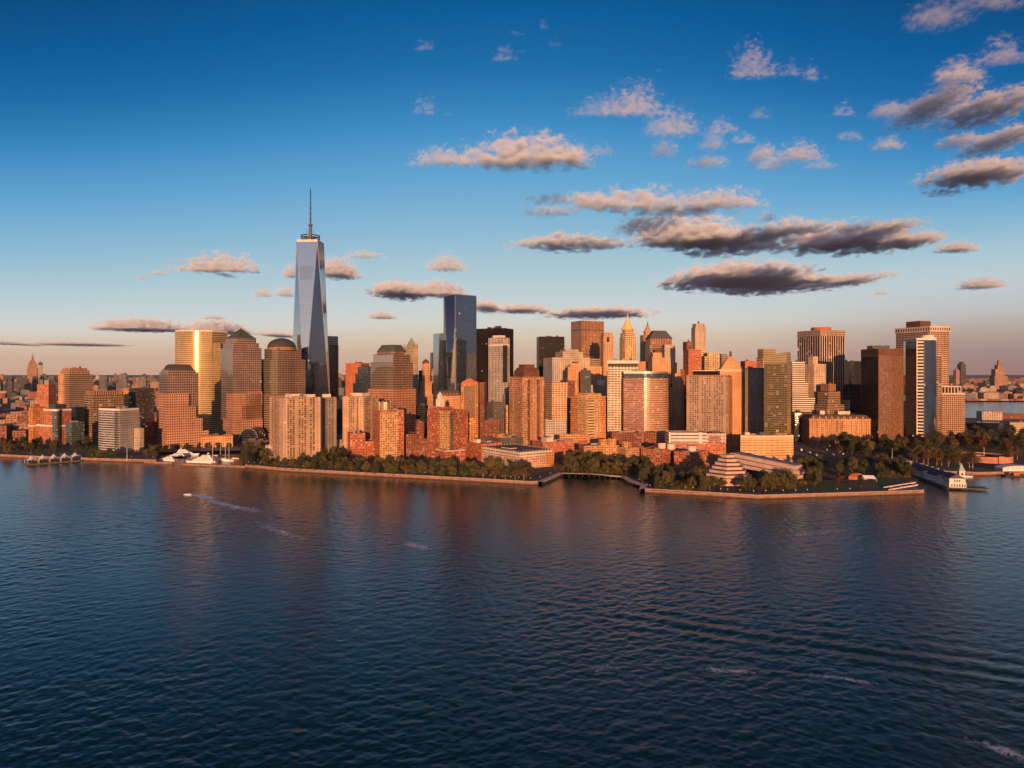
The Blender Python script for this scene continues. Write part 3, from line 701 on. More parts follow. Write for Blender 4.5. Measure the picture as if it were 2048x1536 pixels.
# barrel vaulted glass hall and low podiums
p0 = gp(505, 888); hall = thing('glass_hall', 'dark glass barrel vaulted hall between pyramid tower and domed tower', 'glass hall', (p0.x - 8, p0.y, GZ))
mbh = MB(); hw, hl = 17, 46; n = 14; ax = p0.x - 8
ringA = [(ax - hw * math.cos(math.pi * k / n), p0.y + 2, GZ + 10 + 19 * math.sin(math.pi * k / n)) for k in range(n + 1)]
ringB = [(x, y + hl, z) for x, y, z in ringA]
for k in range(n): mbh.face((ringA[k], ringA[k + 1], ringB[k + 1], ringB[k]), [(0, k * 4), (0, k * 4 + 4), (hl, k * 4 + 4), (hl, k * 4)], 0)
mbh.face(ringA, [(p[0], p[2]) for p in ringA]); mbh.face(list(reversed(ringB)), [(p[0], p[2]) for p in ringB])
mbh.build('vault', 'glass_dark', hall)
MB().prism([(ax - hw, p0.y + 2), (ax + hw, p0.y + 2), (ax + hw, p0.y + 48), (ax - hw, p0.y + 48)], GZ, GZ + 10).build('base', ['glass_dark', 'roof_gray'], hall)
mba = MB()
for k in range(n): 
    a, c = Vector(ringA[k]), Vector(ringA[k + 1]); mba.tube((a.x, a.y - .4, a.z), (c.x, c.y - .4, c.z), .7, n=5)
mba.build('arch_rib', 'steel', hall)
b = B('podium', 'low orange lit podium behind the yacht basin masts', 'podium', (398, 402, 466), 1215, 26, dep=28)
b.body(874, 'stone_warm', parapet=.8).clutter(3, 'roof_gray')
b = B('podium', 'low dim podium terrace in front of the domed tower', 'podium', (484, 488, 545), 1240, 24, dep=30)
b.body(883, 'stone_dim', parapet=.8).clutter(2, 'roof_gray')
# ------------------------------------------------------------------ the tapering mirror tower and the blocks round it
Yc = 1491
cx = pos(621, 600, Yc).x; cyy = Yc
t = thing('skyscraper', 'tallest tower of mirror glass with tapering triangular faces and a mast', 'skyscraper', (cx, cyy, GZ))
zb, zt = GZ + 57, 417 + GZ
base = [(cx + 44 * math.cos(a), cyy + 44 * math.sin(a)) for a in [R(-90 - 2 + 90 * k) for k in range(4)]]      # corner towards the viewer
tops = [(cx + 31.8 * math.cos(a), cyy + 31.8 * math.sin(a)) for a in [R(-45 - 2 + 90 * k) for k in range(4)]]
MB().prism(base, GZ, zb, 0, 0).build('podium', 'mirror_blue', t)
mb = MB()
for k in range(4):
    j = (k + 1) % 4
    A, Bq, T0, T1 = Vector(base[k] + (zb,)), Vector(base[j] + (zb,)), Vector(tops[k - 1] + (zt,)), Vector(tops[k] + (zt,))
    L = (Bq - A).length
    mb.face((A, Bq, T1), [(0, zb), (L, zb), (L / 2, zt)])                 # standing triangle over a base edge
    mb.face((A, T1, T0), [(22, zb), (45, zt), (0, zt)])                   # hanging triangle over a base corner
mb.cap([p + (zt,) for p in tops], 1)
mb.build('glass_shaft', ['mirror_blue', 'roof_gray'], t)
ed = MB()
for k in range(4):
    for q in (tops[k - 1], tops[k]): ed.tube(base[k] + (zb,), q + (zt,), .55, n=5)
o = ed.build('edge_trim', 'steel', t)
b2 = MB(); b2.loft(at(scl(tops, 1.012), zt - 1), at(scl(tops, 1.012), zt + 4)).loft(list(reversed(at(scl(tops, .98), zt))), list(reversed(at(scl(tops, .98), zt + 4))))
b2.build('parapet', 'white_wall', t)
lv = MB(); q0, q1 = Vector(tops[3] + (zt,)), Vector(tops[0] + (zt,)); bb = Vector(base[0] + (zb,))
def on_face(s, zz):
    f = (zt - zz) / (zt - zb); a, c = q0.lerp(bb, f), q1.lerp(bb, f); return a.lerp(c, s)
for k in range(10):
    s0, s1 = .12 + .076 * k, .12 + .076 * k + .05
    P = [on_face(s0, 338), on_face(s1, 338), on_face(s1, 368), on_face(s0, 368)]
    lv.face([(p.x, p.y - .35, p.z) for p in P])
lv.build('louvre_panel', 'mirror_pale', t)
for k, (rz, rad, hh) in enumerate(((zt + 5, 18, 2.4), (zt + 10, 20, 2.2), (zt + 14.5, 20.5, 2.0))):
    r_ = MB(); A = ngon((cx, cyy), rad, 40)
    I = ngon((cx, cyy), rad - 1.6, 40)
    r_.loft(at(A, rz), at(A, rz + hh)).loft(list(reversed(at(I, rz))), list(reversed(at(I, rz + hh))))
    for i in range(40): j = (i + 1) % 40; r_.face((A[i] + (rz + hh,), A[j] + (rz + hh,), I[j] + (rz + hh,), I[i] + (rz + hh,))); r_.face((A[j] + (rz,), A[i] + (rz,), I[i] + (rz,), I[j] + (rz,)))
    for i in range(0, 40, 4): r_.tube(ngon((cx, cyy), rad - .8, 40)[i] + (zt,), ngon((cx, cyy), rad - .8, 40)[i] + (rz,), .4, n=4)
    r_.build('ring', 'steel_dark', t)
MB().prism(ngon((cx, cyy), 11, 16), zt, zt + 9, 0, 0).build('mast_base', 'steel_dark', t)
zm = zat(373, Yc)
mm = MB(); mm.tube((cx, cyy, zt + 8), (cx, cyy, zt + 40), 3.6, 1.9, 10).tube((cx, cyy, zt + 40), (cx, cyy, zt + 88), 1.7, 1.2, 8).tube((cx, cyy, zt + 88), (cx, cyy, zm - 6), 1.1, .7, 8).tube((cx, cyy, zm - 22), (cx, cyy, zm - 8), 1.3, 1.3, 8).tube((cx, cyy, zm - 8), (cx, cyy, zm), .5, .1, 6)
mast = mm.build('mast', 'steel_dark', t)
for k, zz in enumerate((zt + 40, zt + 52, zt + 64, zt + 76, zt + 88, zt + 100)):
    MB().prism(ngon((cx, cyy), 4.6 if k == 0 else 2.7 - .12 * k, 12), zz - (2.5 if k == 0 else .7), zz + (1.2 if k == 0 else .7), 0, 0, True).build('collar', 'steel_dark', mast)
for k in range(4):
    a = R(45 + 90 * k); MB().tube((cx + 17 * math.cos(a), cyy + 17 * math.sin(a), zt + 4), (cx + 2 * math.cos(a), cyy + 2 * math.sin(a), zt + 38), .22, n=4).build('stay_cable', 'steel_dark', t)

b = B('office_tower', 'dark blue glass tower with pale bands on top just right of the tallest tower', 'office tower', (640, 655, 677), 1640, 36)
b.body(691, 'glass_dark'); b.body(673, 'white_ribbon', sub(b.ft, 0.02, .98, .02, .98), 691, 'banded_top')
b = B('exchange_building', 'windowless brown slab tower right of the tallest tower', 'office tower', (691, 722, 739), 1640, 72)
b.body(727, 'terracotta').clutter(3, 'brown_cap', hmax=4)
MB().prism(sub(b.ft, .02, .98, -.01, .01), GZ, b.z(731)).build('vent_shaft', 'brown_cap', b.o)
b = B('glass_building', 'blue stepped glass block in front of the brown slab tower', 'office block', (706, 729, 745), 1530, 40)
b.body(768, 'glass_blue'); b.body(748, 'glass_blue', sub(b.ft, .3, 1, .0, 1), 768, 'upper_tier'); b.body(734, 'glass_blue', sub(b.ft, .6, 1, .1, 1), 748, 'top_tier')
# flat mansard topped granite tower
Y = 1255
b = B('office_tower', 'stepped granite tower with a green flat topped mansard and flashing windows', 'office tower', (736, 787, 832), Y, 52)
f0 = b.ft
b.body(779, 'granite_grid', sub(f0, 0, 1, 0, 1), name='base')
s1 = sub(f0, .03, .9, .03, .93); b.body(725, 'granite_glass', s1, 779, 'shaft', left='soft_mirror')
s2 = sub(f0, .05, .80, .05, .84); b.body(709, 'granite_glass', s2, 725, 'upper_tier', left='soft_mirror_green')
s3 = chamf(sub(f0, .08, .72, .08, .78), .1); MB().prism(s3, b.z(709), b.z(702)).build('attic', ['granite_glass', 'roof_gray'], b.o)
s4 = scl(s3, 1.02); b.cone(s4, b.z(702), b.z(688.5), 'copper_green', .66, 'mansard_roof')
b.mast(cen(f0), b.z(688.5), b.z(684), .4)
# gothic tower
Y = 1880
b = B('gothic_tower', 'ornate pale stone gothic tower with a green spire', 'tower', (806, 826, 839), Y, 40)
b.body(760, 'stone'); b.body(694, 'stone', sub(b.ft, .0, .8, .0, .9), 760, 'shaft')
c = cen(sub(b.ft, .2, .6, .2, .6)); hs = rect(c, 20, 20, R(40))
MB().prism(hs, b.z(694), b.z(690)).build('crown_base', ['stone', 'copper_green'], b.o)
b.cone(scl(hs, .95), b.z(690), b.z(674), 'copper_bright', .03, 'spire')
for p in sub(b.ft, .04, .76, .04, .86): MB().loft(at(rect(p, 4, 4, R(40)), b.z(694)), at(rect(p, 2.4, 2.4, R(40)), b.z(688))).loft(at(rect(p, 2.4, 2.4, R(40)), b.z(688)), at(rect(p, .2, .2, R(40)), b.z(685))).build('pinnacle', 'stone', b.o)
Y = 1560
b = B('stone_tower', 'orange brown stepped stone tower with a dark rounded cap right of the gothic tower', 'tower', (838, 851, 866), Y, 40)
b.body(790, 'stone_warm', name='base'); b.body(764, 'stone_warm', sub(b.ft, .05, .9, .05, .9), 790, 'middle_tier'); b.body(727, 'stone_warm', chamf(sub(b.ft, .1, .75, .1, .78), .15), 764, 'shaft')
c = cen(sub(b.ft, .12, .72, .12, .75)); MB().loft(at(ngon(c, 8.5, 10), b.z(727)), at(ngon(c, 7, 10), b.z(722))).loft(at(ngon(c, 7, 10), b.z(722)), at(ngon(c, .4, 10), b.z(717.5))).build('cap', 'brown_cap', b.o)
b = B('apartment_tower', 'very thin dark green slab tower left of the blue mirror office tower', 'apartment tower', (861, 864, 870), 1700, 20, dep=20)
b.body(706, 'glass_dark')
# blue mirror office tower with the lower clear wing
Y = 1400
b = B('office_tower', 'sheer blue mirror office tower with a lower pale reflecting wing', 'office tower', (887, 910.5, 953), Y, 40)
b.body(589, 'mirror_blue', parapet=0, name='glass_shaft')
MB().prism(sub(b.ft, -.012, .012, -.012, .02), GZ, b.z(588)).build('corner_fin', 'steel', b.o)
wing = foot(868, 911, 950, Y - 2, 40); C, Rr, Bk, L = wing; wing = sub(wing, .0, .9, .03, 1.0)
MB().prism([wing[0], sub(b.ft, 0, 1, .0, 1)[0], sub(b.ft, 0, 1, 0, 1)[3], wing[3]] if False else sub(b.ft, .02, .95, .9, 1.95), GZ, b.z(664)).build('lower_wing', ['mirror_pale', 'roof_gray'], b.o)
MB().prism(sub(b.ft, 0.01, .99, .01, .99), b.z(589), b.z(587.4), 0, 1).build('parapet', ['steel', 'roof_gray'], b.o)
# black tower and white tower in front
b = B('office_tower', 'wide black steel tower behind the white pier tower', 'office tower', (952, 1010, 1027), 1520, 66)
b.body(657, 'black_grid').clutter(3, 'steel_dark', hmax=8)
b = B('office_tower', 'slim white tower with dark vertical window strips before the wide black tower', 'office tower', (977, 1001, 1019), 1360, 46)
b.body(676, 'white_piers').up('white_wall', sub(b.ft, .2, .8, .2, .8), 6)
MB().prism(sub(b.ft, .28, .78, -.006, .01), b.z(765), b.z(690), 0, 0).build('glass_strip', 'glass_dark', b.o)
b.band(b.ft, b.z(692), b.z(688), 'white_wall', 'blank_band', 1.004)
b = B('office_tower', 'plain black tower standing alone right of the wide black tower', 'office tower', (1074, 1078, 1129), 1560, 6, dep=40)
b.body(674, 'black_grid').clutter(2, 'steel_dark', hmax=9)
# ------------------------------------------------------------------ beige slab towers and brick blocks of the left shore
b = B('apartment_tower', 'large beige apartment tower with pale corner strips at the water, left of the brick blocks', 'apartment tower', (540, 567, 641), 1012, 37)
f0 = b.ft
b.body(797, 'tan_balcony', name='tower')
for f2 in (sub(f0, -.012, .10, -.012, .28), sub(f0, .86, 1.01, -.008, .4), sub(f0, -.006, .05, .9, 1.01)): MB().prism(f2, GZ, b.z(796)).build('corner_strip', ['pale_slot', 'roof_gray'], b.o)
b.up('cream', sub(f0, .3, .55, .3, .7), 6, 'lift_house').up('cream', sub(f0, .75, .98, .3, .8), 5, 'lift_house').clutter(4)
b = B('apartment_tower', 'dim shaded apartment tower right behind the large beige tower', 'apartment tower', (640, 645, 673), 1075, 18, dep=26)
b.body(796, 'shade_balcony').up('cream', sub(b.ft, .0, .6, .1, .7), 6, 'lift_house').clutter(2)
b = B('apartment_tower', 'second beige apartment tower with a bright left face beside the stepped mansard tower', 'apartment tower', (686, 726.5, 757), 1080, 62)
f0 = b.ft
b.body(794, 'tan_balcony', name='tower')
for f2 in (sub(f0, -.012, .1, -.012, .22), sub(f0, -.01, .1, .72, 1.01)): MB().prism(f2, GZ, b.z(793.5)).build('corner_strip', ['pale_slot', 'roof_gray'], b.o)
b.up('cream', sub(f0, .2, .7, .2, .8), 6, 'lift_house').clutter(2)
b = B('apartment_block', 'small pale slotted block left of the large beige tower', 'apartment block', (529, 532, 545), 1045, 25, dep=16)
b.body(893, 'pale_slot')
b = B('terrace_building', 'low beige terraced building between the two beige apartment towers', 'apartment block', (642, 664, 696), 1085, 52)
b.body(903, 'cream').body(892, 'stone', sub(b.ft, .3, 1, .2, 1), 903, 'upper_storeys').up('cream', sub(b.ft, .4, .8, .3, .8), 8).clutter(2)
# red brick cluster with the round roof tank
Y = 1030
b = B('apartment_tower', 'red brick tower with a yellow brick front and round roof tank', 'apartment tower', (745, 759, 808), Y, 28)
f0 = b.ft
b.body(822, 'brick_red', name='tower')
MB().prism(sub(f0, .02, .76, -.05, .1), GZ, b.z(827)).build('yellow_front', ['brick_yellow', 'roof_gray'], b.o)
b.rim(sub(f0, .02, .76, -.05, .1), b.z(827), 1.2, 'brick_yellow', name='front_parapet')
c = cen(sub(f0, .2, .5, .2, .7)); 
MB().prism(ngon(c, 8, 20), b.top, b.top + 13, 0, 1).build('roof_tank', ['glass_gold', 'roof_gray'], b.o)
for k in range(4): q = ngon(c, 8.6, 4, .5)[k]; MB().prism(rect(q, 1.6, 1.6), b.top, b.top + 14, 0, 0).build('tank_post', 'cream', b.o)
b.clutter(2)
b = B('apartment_block', 'red brick block with steps, left of the tower with the round tank', 'apartment block', (695, 700, 749), Y + 10, 20, dep=35)
f0 = b.ft
b.body(868, 'brick_red', sub(f0, 0, .62, 0, 1), name='tall_wing'); b.clutter(2)
b.body(885, 'brick_red', sub(f0, .62, 1.02, .0, .9), name='link_wing')
b = B('apartment_block', 'dark red stepped brick block between the two riverside brick towers', 'apartment block', (806, 812, 857), Y + 45, 14, dep=45)
f0 = b.ft
b.body(870, 'brick_dark', sub(f0, .0, .5, 0, 1), name='left_wing'); b.body(845, 'brick_dark', sub(f0, .5, .82, .2, 1), name='stair_tower'); b.body(880, 'brick_dark', sub(f0, .5, 1, .05, .9), name='right_wing').clutter(2)
b = B('apartment_tower', 'red brick corner tower with a white rooftop cupola', 'apartment tower', (854.5, 897, 936), 1018, 50)
f0 = b.ft
b.body(823, 'brick_red', name='tower')
MB().prism(sub(f0, -.015, .06, -.015, .42), GZ, b.z(822.5)).build('corner_bay', ['brick_yellow', 'roof_gray'], b.o)
MB().prism(sub(f0, .06, .24, -.012, .06), GZ, b.z(824)).build('balcony_strip', ['stone_dim', 'roof_gray'], b.o)
b.body(816, 'brick_red', sub(f0, .1, .6, .3, .9), 823, 'top_storey')
c = cen(sub(f0, .15, .45, .5, .85)); MB().prism(rect(c, 9, 9, R(50)), b.top, b.top + 12, 0, 0).loft(at(rect(c, 6, 6, R(50)), b.top + 12), at(rect(c, 5, 5, R(50)), b.top + 18)).loft(at(rect(c, 6, 6, R(50)), b.top + 18), at(rect(c, .3, .3, R(50)), b.top + 24)).build('cupola', 'white_wall', b.o)
Yw = 1000; f2 = foot(870, 890, 931, Yw, 34); MB().prism(f2, GZ, zat(903, Yw)).build('low_wing', ['brick_red', 'roof_gray'], b.o); b.rim(f2, zat(903, Yw), 1.1, 'cream', name='wing_parapet')
# broad low block with the pale attic, at the corner of the shore
Y = 942
b = B('apartment_block', 'broad low brick block with a pale attic storey at the shore corner', 'apartment block', (963, 1040, 1106), Y, 36)
f0 = b.ft
b.body(916, 'brick_cream', name='lower_storeys', parapet=.8); b.body(905, 'white_grid', sub(f0, .01, .98, .01, .98), 916, 'attic')
b.body(912, 'brick_orange', sub(f0, .78, 1.0, -.02, .3), name='end_pavilion')
b.up('cream', sub(f0, .25, .45, .45, .7), 6).up('cream', sub(f0, .5, .62, .2, .34), 5).clutter(7, 'roof_pale', hmax=3)
b.last = sub(f0, .1, .5, .3, .9); b.clutter(5, 'steel', 3, hmax=2)
def lowblock(label, x, Y, th, yt, m, roof='roof_gray', pents=(), dep=None, wid=None, n=4):
    b = B('apartment_block', label, 'apartment block', x, Y, th, dep=dep, wid=wid); b.body(yt, m, roof=roof)
    b.clutter(n, 'roof_pale', int(x[0]), hmax=2.5)
    for (a0, a1, b0, b1, h, rd) in pents:
        f2 = sub(b.ft, a0, a1, b0, b1)
        if rd: c = cen(f2); f2 = ngon(c, rd, 18)
        MB().prism(f2, b.top, b.top + h, 0, 1).build('penthouse', ['brick_orange' if m != 'brick_red' else 'cream', 'roof_gray'], b.o)
    return b
lowblock('low red brick block behind the corner block with a square penthouse', (936, 962, 1003), 1030, 34, 889, 'brick_red', pents=((.1, .3, .5, .8, 6, 0),))
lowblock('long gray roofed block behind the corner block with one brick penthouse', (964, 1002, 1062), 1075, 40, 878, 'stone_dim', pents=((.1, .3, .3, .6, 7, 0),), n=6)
lowblock('gray roofed low block behind the cove trees with an orange box on top', (1064, 1086, 1176), 1040, 26, 886, 'brick_red', pents=((.08, .22, .0, .5, 8, 0),), n=8)
lowblock('left tan block with two round penthouses at the cove trees', (1162, 1168, 1236), 985, 8, 893, 'brick_tan', pents=((.55, .75, .3, .7, 9, 7), (.86, .99, .3, .7, 10, 7)), dep=34)
lowblock('right tan block with one round penthouse at the cove trees', (1222, 1252, 1287), 975, 34, 897, 'brick_tan', pents=((.3, .6, .3, .7, 9, 7),), n=7)
lowblock('left red brick block with a round pale penthouse behind the willow trees', (1282, 1322, 1349), 958, 48, 901, 'brick_red', pents=((.5, .8, .2, .6, 8, 6), (.5, .8, -.2, .1, 8, 6)), n=7)
lowblock('right red brick block with a round pale penthouse near the white banded school', (1348, 1383, 1419), 940, 46, 908, 'brick_red', pents=((.3, .6, .3, .6, 9, 6),), n=8)
b = lowblock('long brick terrace with planted roof below the curved rose glass tower', (1220, 1224, 1312), 1085, 2, 866, 'brick_dark', dep=24, n=5)
b = lowblock('low orange terrace at the foot of the orange two tone tower', (1117, 1120, 1180), 1075, 4, 872, 'brick_orange', dep=20, n=3)
# white banded school
Y = 1070
b = B('school_building', 'white banded school with a pink right wing behind the red brick blocks', 'school', (1335, 1338, 1452), Y, -2, dep=34)
f0 = b.ft
b.body(888, 'brick_red', name='base'); b.body(866, 'white_bands', sub(f0, 0, .66, 0, 1), 888, 'banded_storeys'); b.body(868, 'pink_plaster', sub(f0, .66, 1, .0, 1), 888, 'pink_wing')
MB().prism(sub(f0, .7, .9, -.01, .02), b.z(888), b.z(871)).build('glass_front', 'glass_rose', b.o)
b.clutter(4, 'roof_gray')
# hotel with ribbon windows
Y = 1018
L, Rt = pos(1481, 900, Y), pos(1587, 900, Y + 6); arc = []
for k in range(11):
    tt = k / 10; arc.append((L.x + (Rt.x - L.x) * tt, L.y + (Rt.y - L.y) * tt - 5 * math.sin(math.pi * tt)))
ft = arc + [(Rt.x + 4, Rt.y + 24), (L.x + 10, L.y + 24)]
b = Bld('hotel', 'low cream hotel with thin dark window lines below the olive glass tower', 'hotel', ft, Y)
b.body(872, 'cream_ribbon', ft, parapet=1.5, name='hotel_wing'); MB().prism(rect((L.x + 12, L.y + 10), 7, 9), b.top, b.top + 5, 0, 0).build('lift_house', 'cream', b.o)
MB().prism([(p[0], p[1] - .25) for p in arc] + [(p[0], p[1] + .5) for p in reversed(arc)], b.z(875.5), b.z(871.5), 0, 0).build('cornice', 'cream', b.o)
b.last = rect((L.x + 45, L.y + 12), 50, 14); b.clutter(5, 'roof_gray')
# ------------------------------------------------------------------ the dense downtown cluster
b = B('mansard_building', 'orange walled block with a brown dormered mansard roof left of the arched gable tower', 'office block', (872, 884, 921), 1260, 24)
b.body(792, 'stone_warm', name='walls'); b.cone(scl(b.ft, 1.02), b.z(792), b.z(781), 'mansard', .8, 'mansard_roof')
for k in range(5):
    f2 = sub(b.ft, .1 + .17 * k, .18 + .17 * k, .02, .12); MB().prism(f2, b.z(792), b.z(787), 0, 0).build('dormer', 'stone_warm', b.o)
b.mast(sub(b.ft, .05, .9, .1, .9)[0], b.z(790), b.z(776), .3, 'flagpole', 'steel')
Y = 1165
b = B('office_tower', 'orange brick tower with an arched gable and one dark window panel', 'office tower', (919, 922, 956), Y, -4, dep=30)
b.body(767, 'brick_orange', name='tower', parapet=0)
g0, g1 = Vector(sub(b.ft, .0, 1, 0, 1)[0]), Vector(sub(b.ft, 0, 1, 0, 1)[1]); gd = Vector(b.ft[3]) - Vector(b.ft[0])
pr = [(0, 767), (.08, 763), (.25, 761.5), (.3, 758.5), (.5, 756.5), (.7, 758.5), (.75, 761.5), (.92, 763), (1, 767)]
A_ = [tuple(g0.lerp(g1, s)) + (b.z(y),) for s, y in pr]; B_ = [(x + gd.x, y + gd.y, z) for x, y, z in A_]
gm = MB(); gm.face(A_); gm.face(list(reversed(B_)))
for i in range(len(A_) - 1): gm.face((A_[i + 1], A_[i], B_[i], B_[i + 1]))
gm.build('gable', 'brown_cap' if False else 'terracotta', b.o)
MB().prism(sub(b.ft, .17, .83, -.012, .01), b.z(835), b.z(772), 0, 0).build('window_panel', 'brown_glass', b.o)
b = B('office_block', 'dark brown slab right behind the arched gable tower', 'office tower', (954, 957, 969), 1240, -8, dep=26)
b.body(766, 'brick_dark')
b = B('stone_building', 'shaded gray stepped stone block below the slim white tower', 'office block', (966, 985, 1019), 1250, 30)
b.body(838, 'stone_dim', name='base'); b.body(818, 'stone_dim', sub(b.ft, .08, .85, .1, .9), 838, 'middle_tier'); b.body(806, 'stone_dim', sub(b.ft, .15, .68, .2, .8), 818, 'top_tier').clutter(2, 'roof_gray')  # the shadow over this block is put into its dark stone colour
# red brick tower with stepped red crown
Y = 1105
b = B('apartment_tower', 'tall brick tower with a stepped dark red crown', 'apartment tower', (1020, 1045, 1087), Y, 30)
f0 = b.ft
b.body(755, 'brick_tan', name='tower')
for a0, a1, b0, b1 in ((-.02, .2, -.02, .3), (.4, .62, -.03, .1), (.86, 1.02, -.02, .25), (-.03, .1, .72, 1.02)): MB().prism(sub(f0, a0, a1, b0, b1), GZ, b.z(757)).build('bay', ['brick_tan', 'roof_gray'], b.o)
for a0, a1 in ((.24, .36), (.68, .82)): MB().prism(sub(f0, a0, a1, -.008, .02), GZ, b.z(760)).build('dark_recess', 'brick_dark', b.o)
cf = sub(f0, .12, .88, .12, .88); MB().prism(cf, b.z(755), b.z(742)).loft(at(scl(cf, .98), b.z(742)), at(scl(cf, .74), b.z(735))).cap(at(scl(cf, .74), b.z(735)), 0).prism(scl(cf, .62), b.z(735), b.z(728.5), 0, 0).build('crown', ['brown_cap', 'brown_cap'], b.o)
b = B('office_tower', 'brown framed grid tower with dark red side left of the orange two tone tower', 'office tower', (1090, 1104, 1151), 1160, 18)
f0 = b.ft
b.body(766, 'frame_grid', sub(f0, 0, .66, 0, 1), name='tower'); b.body(762, 'brick_dark', sub(f0, .66, 1, .1, 1), name='side_shaft').clutter(1)
b.body(841, 'blue_shade_grid', sub(f0, -.28, .6, -.06, .5), name='lower_frame')
Y = 1088
b = B('apartment_tower', 'bright orange two tone tower with yellow right half', 'apartment tower', (1141, 1172, 1212), Y, 36)
f0 = b.ft
b.body(794, 'brick_orange', name='left_half'); MB().prism(sub(f0, -.03, .72, -.04, .5), GZ, b.z(789)).build('yellow_half', ['brick_yellow', 'roof_gray'], b.o); b.rim(sub(f0, -.03, .72, -.04, .5), b.z(789), 1.2, 'brick_yellow')
MB().prism(sub(f0, .05, .36, -.055, 0), GZ, b.z(800), 0, 0).build('balcony_bay', 'gold_bands', b.o)
MB().prism(sub(f0, .72, 1.03, .05, .9), GZ, b.z(808)).build('side_bay', ['brick_orange', 'roof_gray'], b.o)
b.up('brick_orange', sub(f0, .2, .7, .3, .8), 6).clutter(1)
# white stone giant and neighbours
Y = 1360
b = B('stone_tower', 'wide pale stone tower with a bluish shaded left strip', 'office tower', (1087, 1105, 1180), Y, 17)
f0 = b.ft
b.body(716, 'stone', name='tower'); b.body(722, 'blue_shade_grid', sub(f0, -.01, .14, -.02, .98), name='left_wing')  # left face's bluish shade put into this strip's wall colour
b.body(704, 'stone', sub(f0, .3, .85, .1, .9), 716, 'upper_tier'); b.up('stone', sub(f0, .4, .75, .2, .8), 6).clutter(2)
b = B('stone_tower', 'warm stone tower standing before the wide pale stone tower', 'office tower', (1132, 1136, 1167), 1280, 0, dep=30)
b.body(735, 'stone_warm'); b.body(728, 'stone_warm', sub(b.ft, .15, .9, .15, .9), 735, 'top_tier').up('brown_cap', sub(b.ft, .3, .7, .3, .7), 5)
b = B('stone_block', 'orange banded stone block between wide stone tower and slender arched tower', 'office block', (1176, 1180, 1204), 1450, 10, dep=30)
b.body(734, 'stone_warm'); b.body(718, 'brown_band', sub(b.ft, 0.05, .85, .1, .9), 734, 'upper_tier').clutter(2, 'roof_gray')
b = B('office_tower', 'square brown tower with vertical ribs and a dark band', 'office tower', (1142, 1163, 1208), 1640, 26)
b.body(642, 'brown_piers').mast(cen(b.ft), b.top, b.top + 8, .6)
b = B('stone_tower', 'slender pale stone tower with an arched top opening', 'tower', (1199, 1206, 1229), 1480, 12)
b.body(770, 'stone_warm', name='base'); b.body(672, 'stone_warm', sub(b.ft, .06, .94, .06, .94), 770, 'shaft'); b.body(666, 'stone_warm', sub(b.ft, .12, .88, .12, .88), 672, 'crown')
MB().prism(sub(b.ft, .34, .56, .05, .08), b.z(684), b.z(674), 0, 0).build('arch_opening', 'dark_void', b.o)
# golden pyramid tower
Y = 1620
b = B('skyscraper', 'tower with a glowing golden pyramid roof and spire', 'skyscraper', (1238, 1250, 1273), Y, 20)
f0 = b.ft
b.body(722, 'stone_warm', name='base'); b.body(676, 'gold_piers', sub(f0, .03, .97, .03, .97), 722, 'shaft'); b.body(666, 'gold_bands', sub(f0, .06, .9, .06, .9), 676, 'upper_tier'); b.body(659, 'stone_warm', chamf(sub(f0, .1, .84, .1, .84), .2), 666, 'crown')
c = cen(sub(f0, .12, .8, .12, .8)); r0 = 15.5
pm = MB(); prof = [(r0, 659), (r0 * .72, 652), (r0 * .46, 645), (r0 * .25, 638), (2.2, 633)]
for (ra, ya), (rb, yb) in zip(prof, prof[1:]): pm.loft(at(ngon(c, ra, 8, .4), b.z(ya)), at(ngon(c, rb, 8, .4), b.z(yb)))
pm.build('pyramid_roof', 'gilt', b.o); MB().tube((c[0], c[1], b.z(633)), (c[0], c[1], b.z(625)), 1.6, .15).build('spire', 'gilt', b.o)
# spire tower and the dark hip roofed tower
Y = 1800
b = B('stone_tower', 'slender tower with a pointed spire behind the dark hip roofed tower', 'tower', (1280, 1287, 1305), Y, 14)
f0 = b.ft
b.body(671, 'brown_piers', name='tower'); b.body(662, 'stone_warm', chamf(sub(f0, .3, 1, .1, .9), .2), 671, 'crown'); c = cen(sub(f0, .35, .95, .15, .85))
b.cone(ngon(c, 9, 8), b.z(662), b.z(650), 'stone_warm', .3, 'spire'); MB().tube((c[0], c[1], b.z(650)), (c[0], c[1], b.z(641)), 2.0, .1).build('finial', 'steel_dark', b.o)
Y = 1600
b = B('office_tower', 'brown tower with columned top and a dark hip roof', 'office tower', (1290, 1300, 1345), Y, 10)
f0 = b.ft
b.body(690, 'brown_band', name='tower'); b.body(677, 'brown_piers', sub(f0, .03, .97, .03, .97), 690, 'columned_top'); hp = scl(f0, 1.03); b.cone(hp, b.z(677), b.z(660.5), 'roof_slate', .5, 'hip_roof')
b.mast(sub(f0, .2, .9, .2, .9)[0], b.z(664), b.z(656), .3)
b = B('stone_tower', 'stepped tan stone block in front of the hip roofed tower', 'office block', (1298, 1304, 1340), 1420, 4, dep=40)
b.body(740, 'stone_warm', name='base'); b.body(716, 'stone_warm', sub(b.ft, .05, .8, .1, .9), 740, 'middle_tier'); b.body(706, 'stone_warm', sub(b.ft, .12, .62, .2, .8), 716, 'top_tier').up('brown_cap', sub(b.ft, .25, .6, .3, .7), 8)
b = B('stone_tower', 'tan stone block right of the hip roofed tower', 'office block', (1326, 1330, 1354), 1500, 2, dep=30)
b.body(726, 'stone_warm', name='base'); b.body(690, 'stone', sub(b.ft, .0, .9, .1, .9), 726, 'shaft').clutter(2, 'roof_gray')
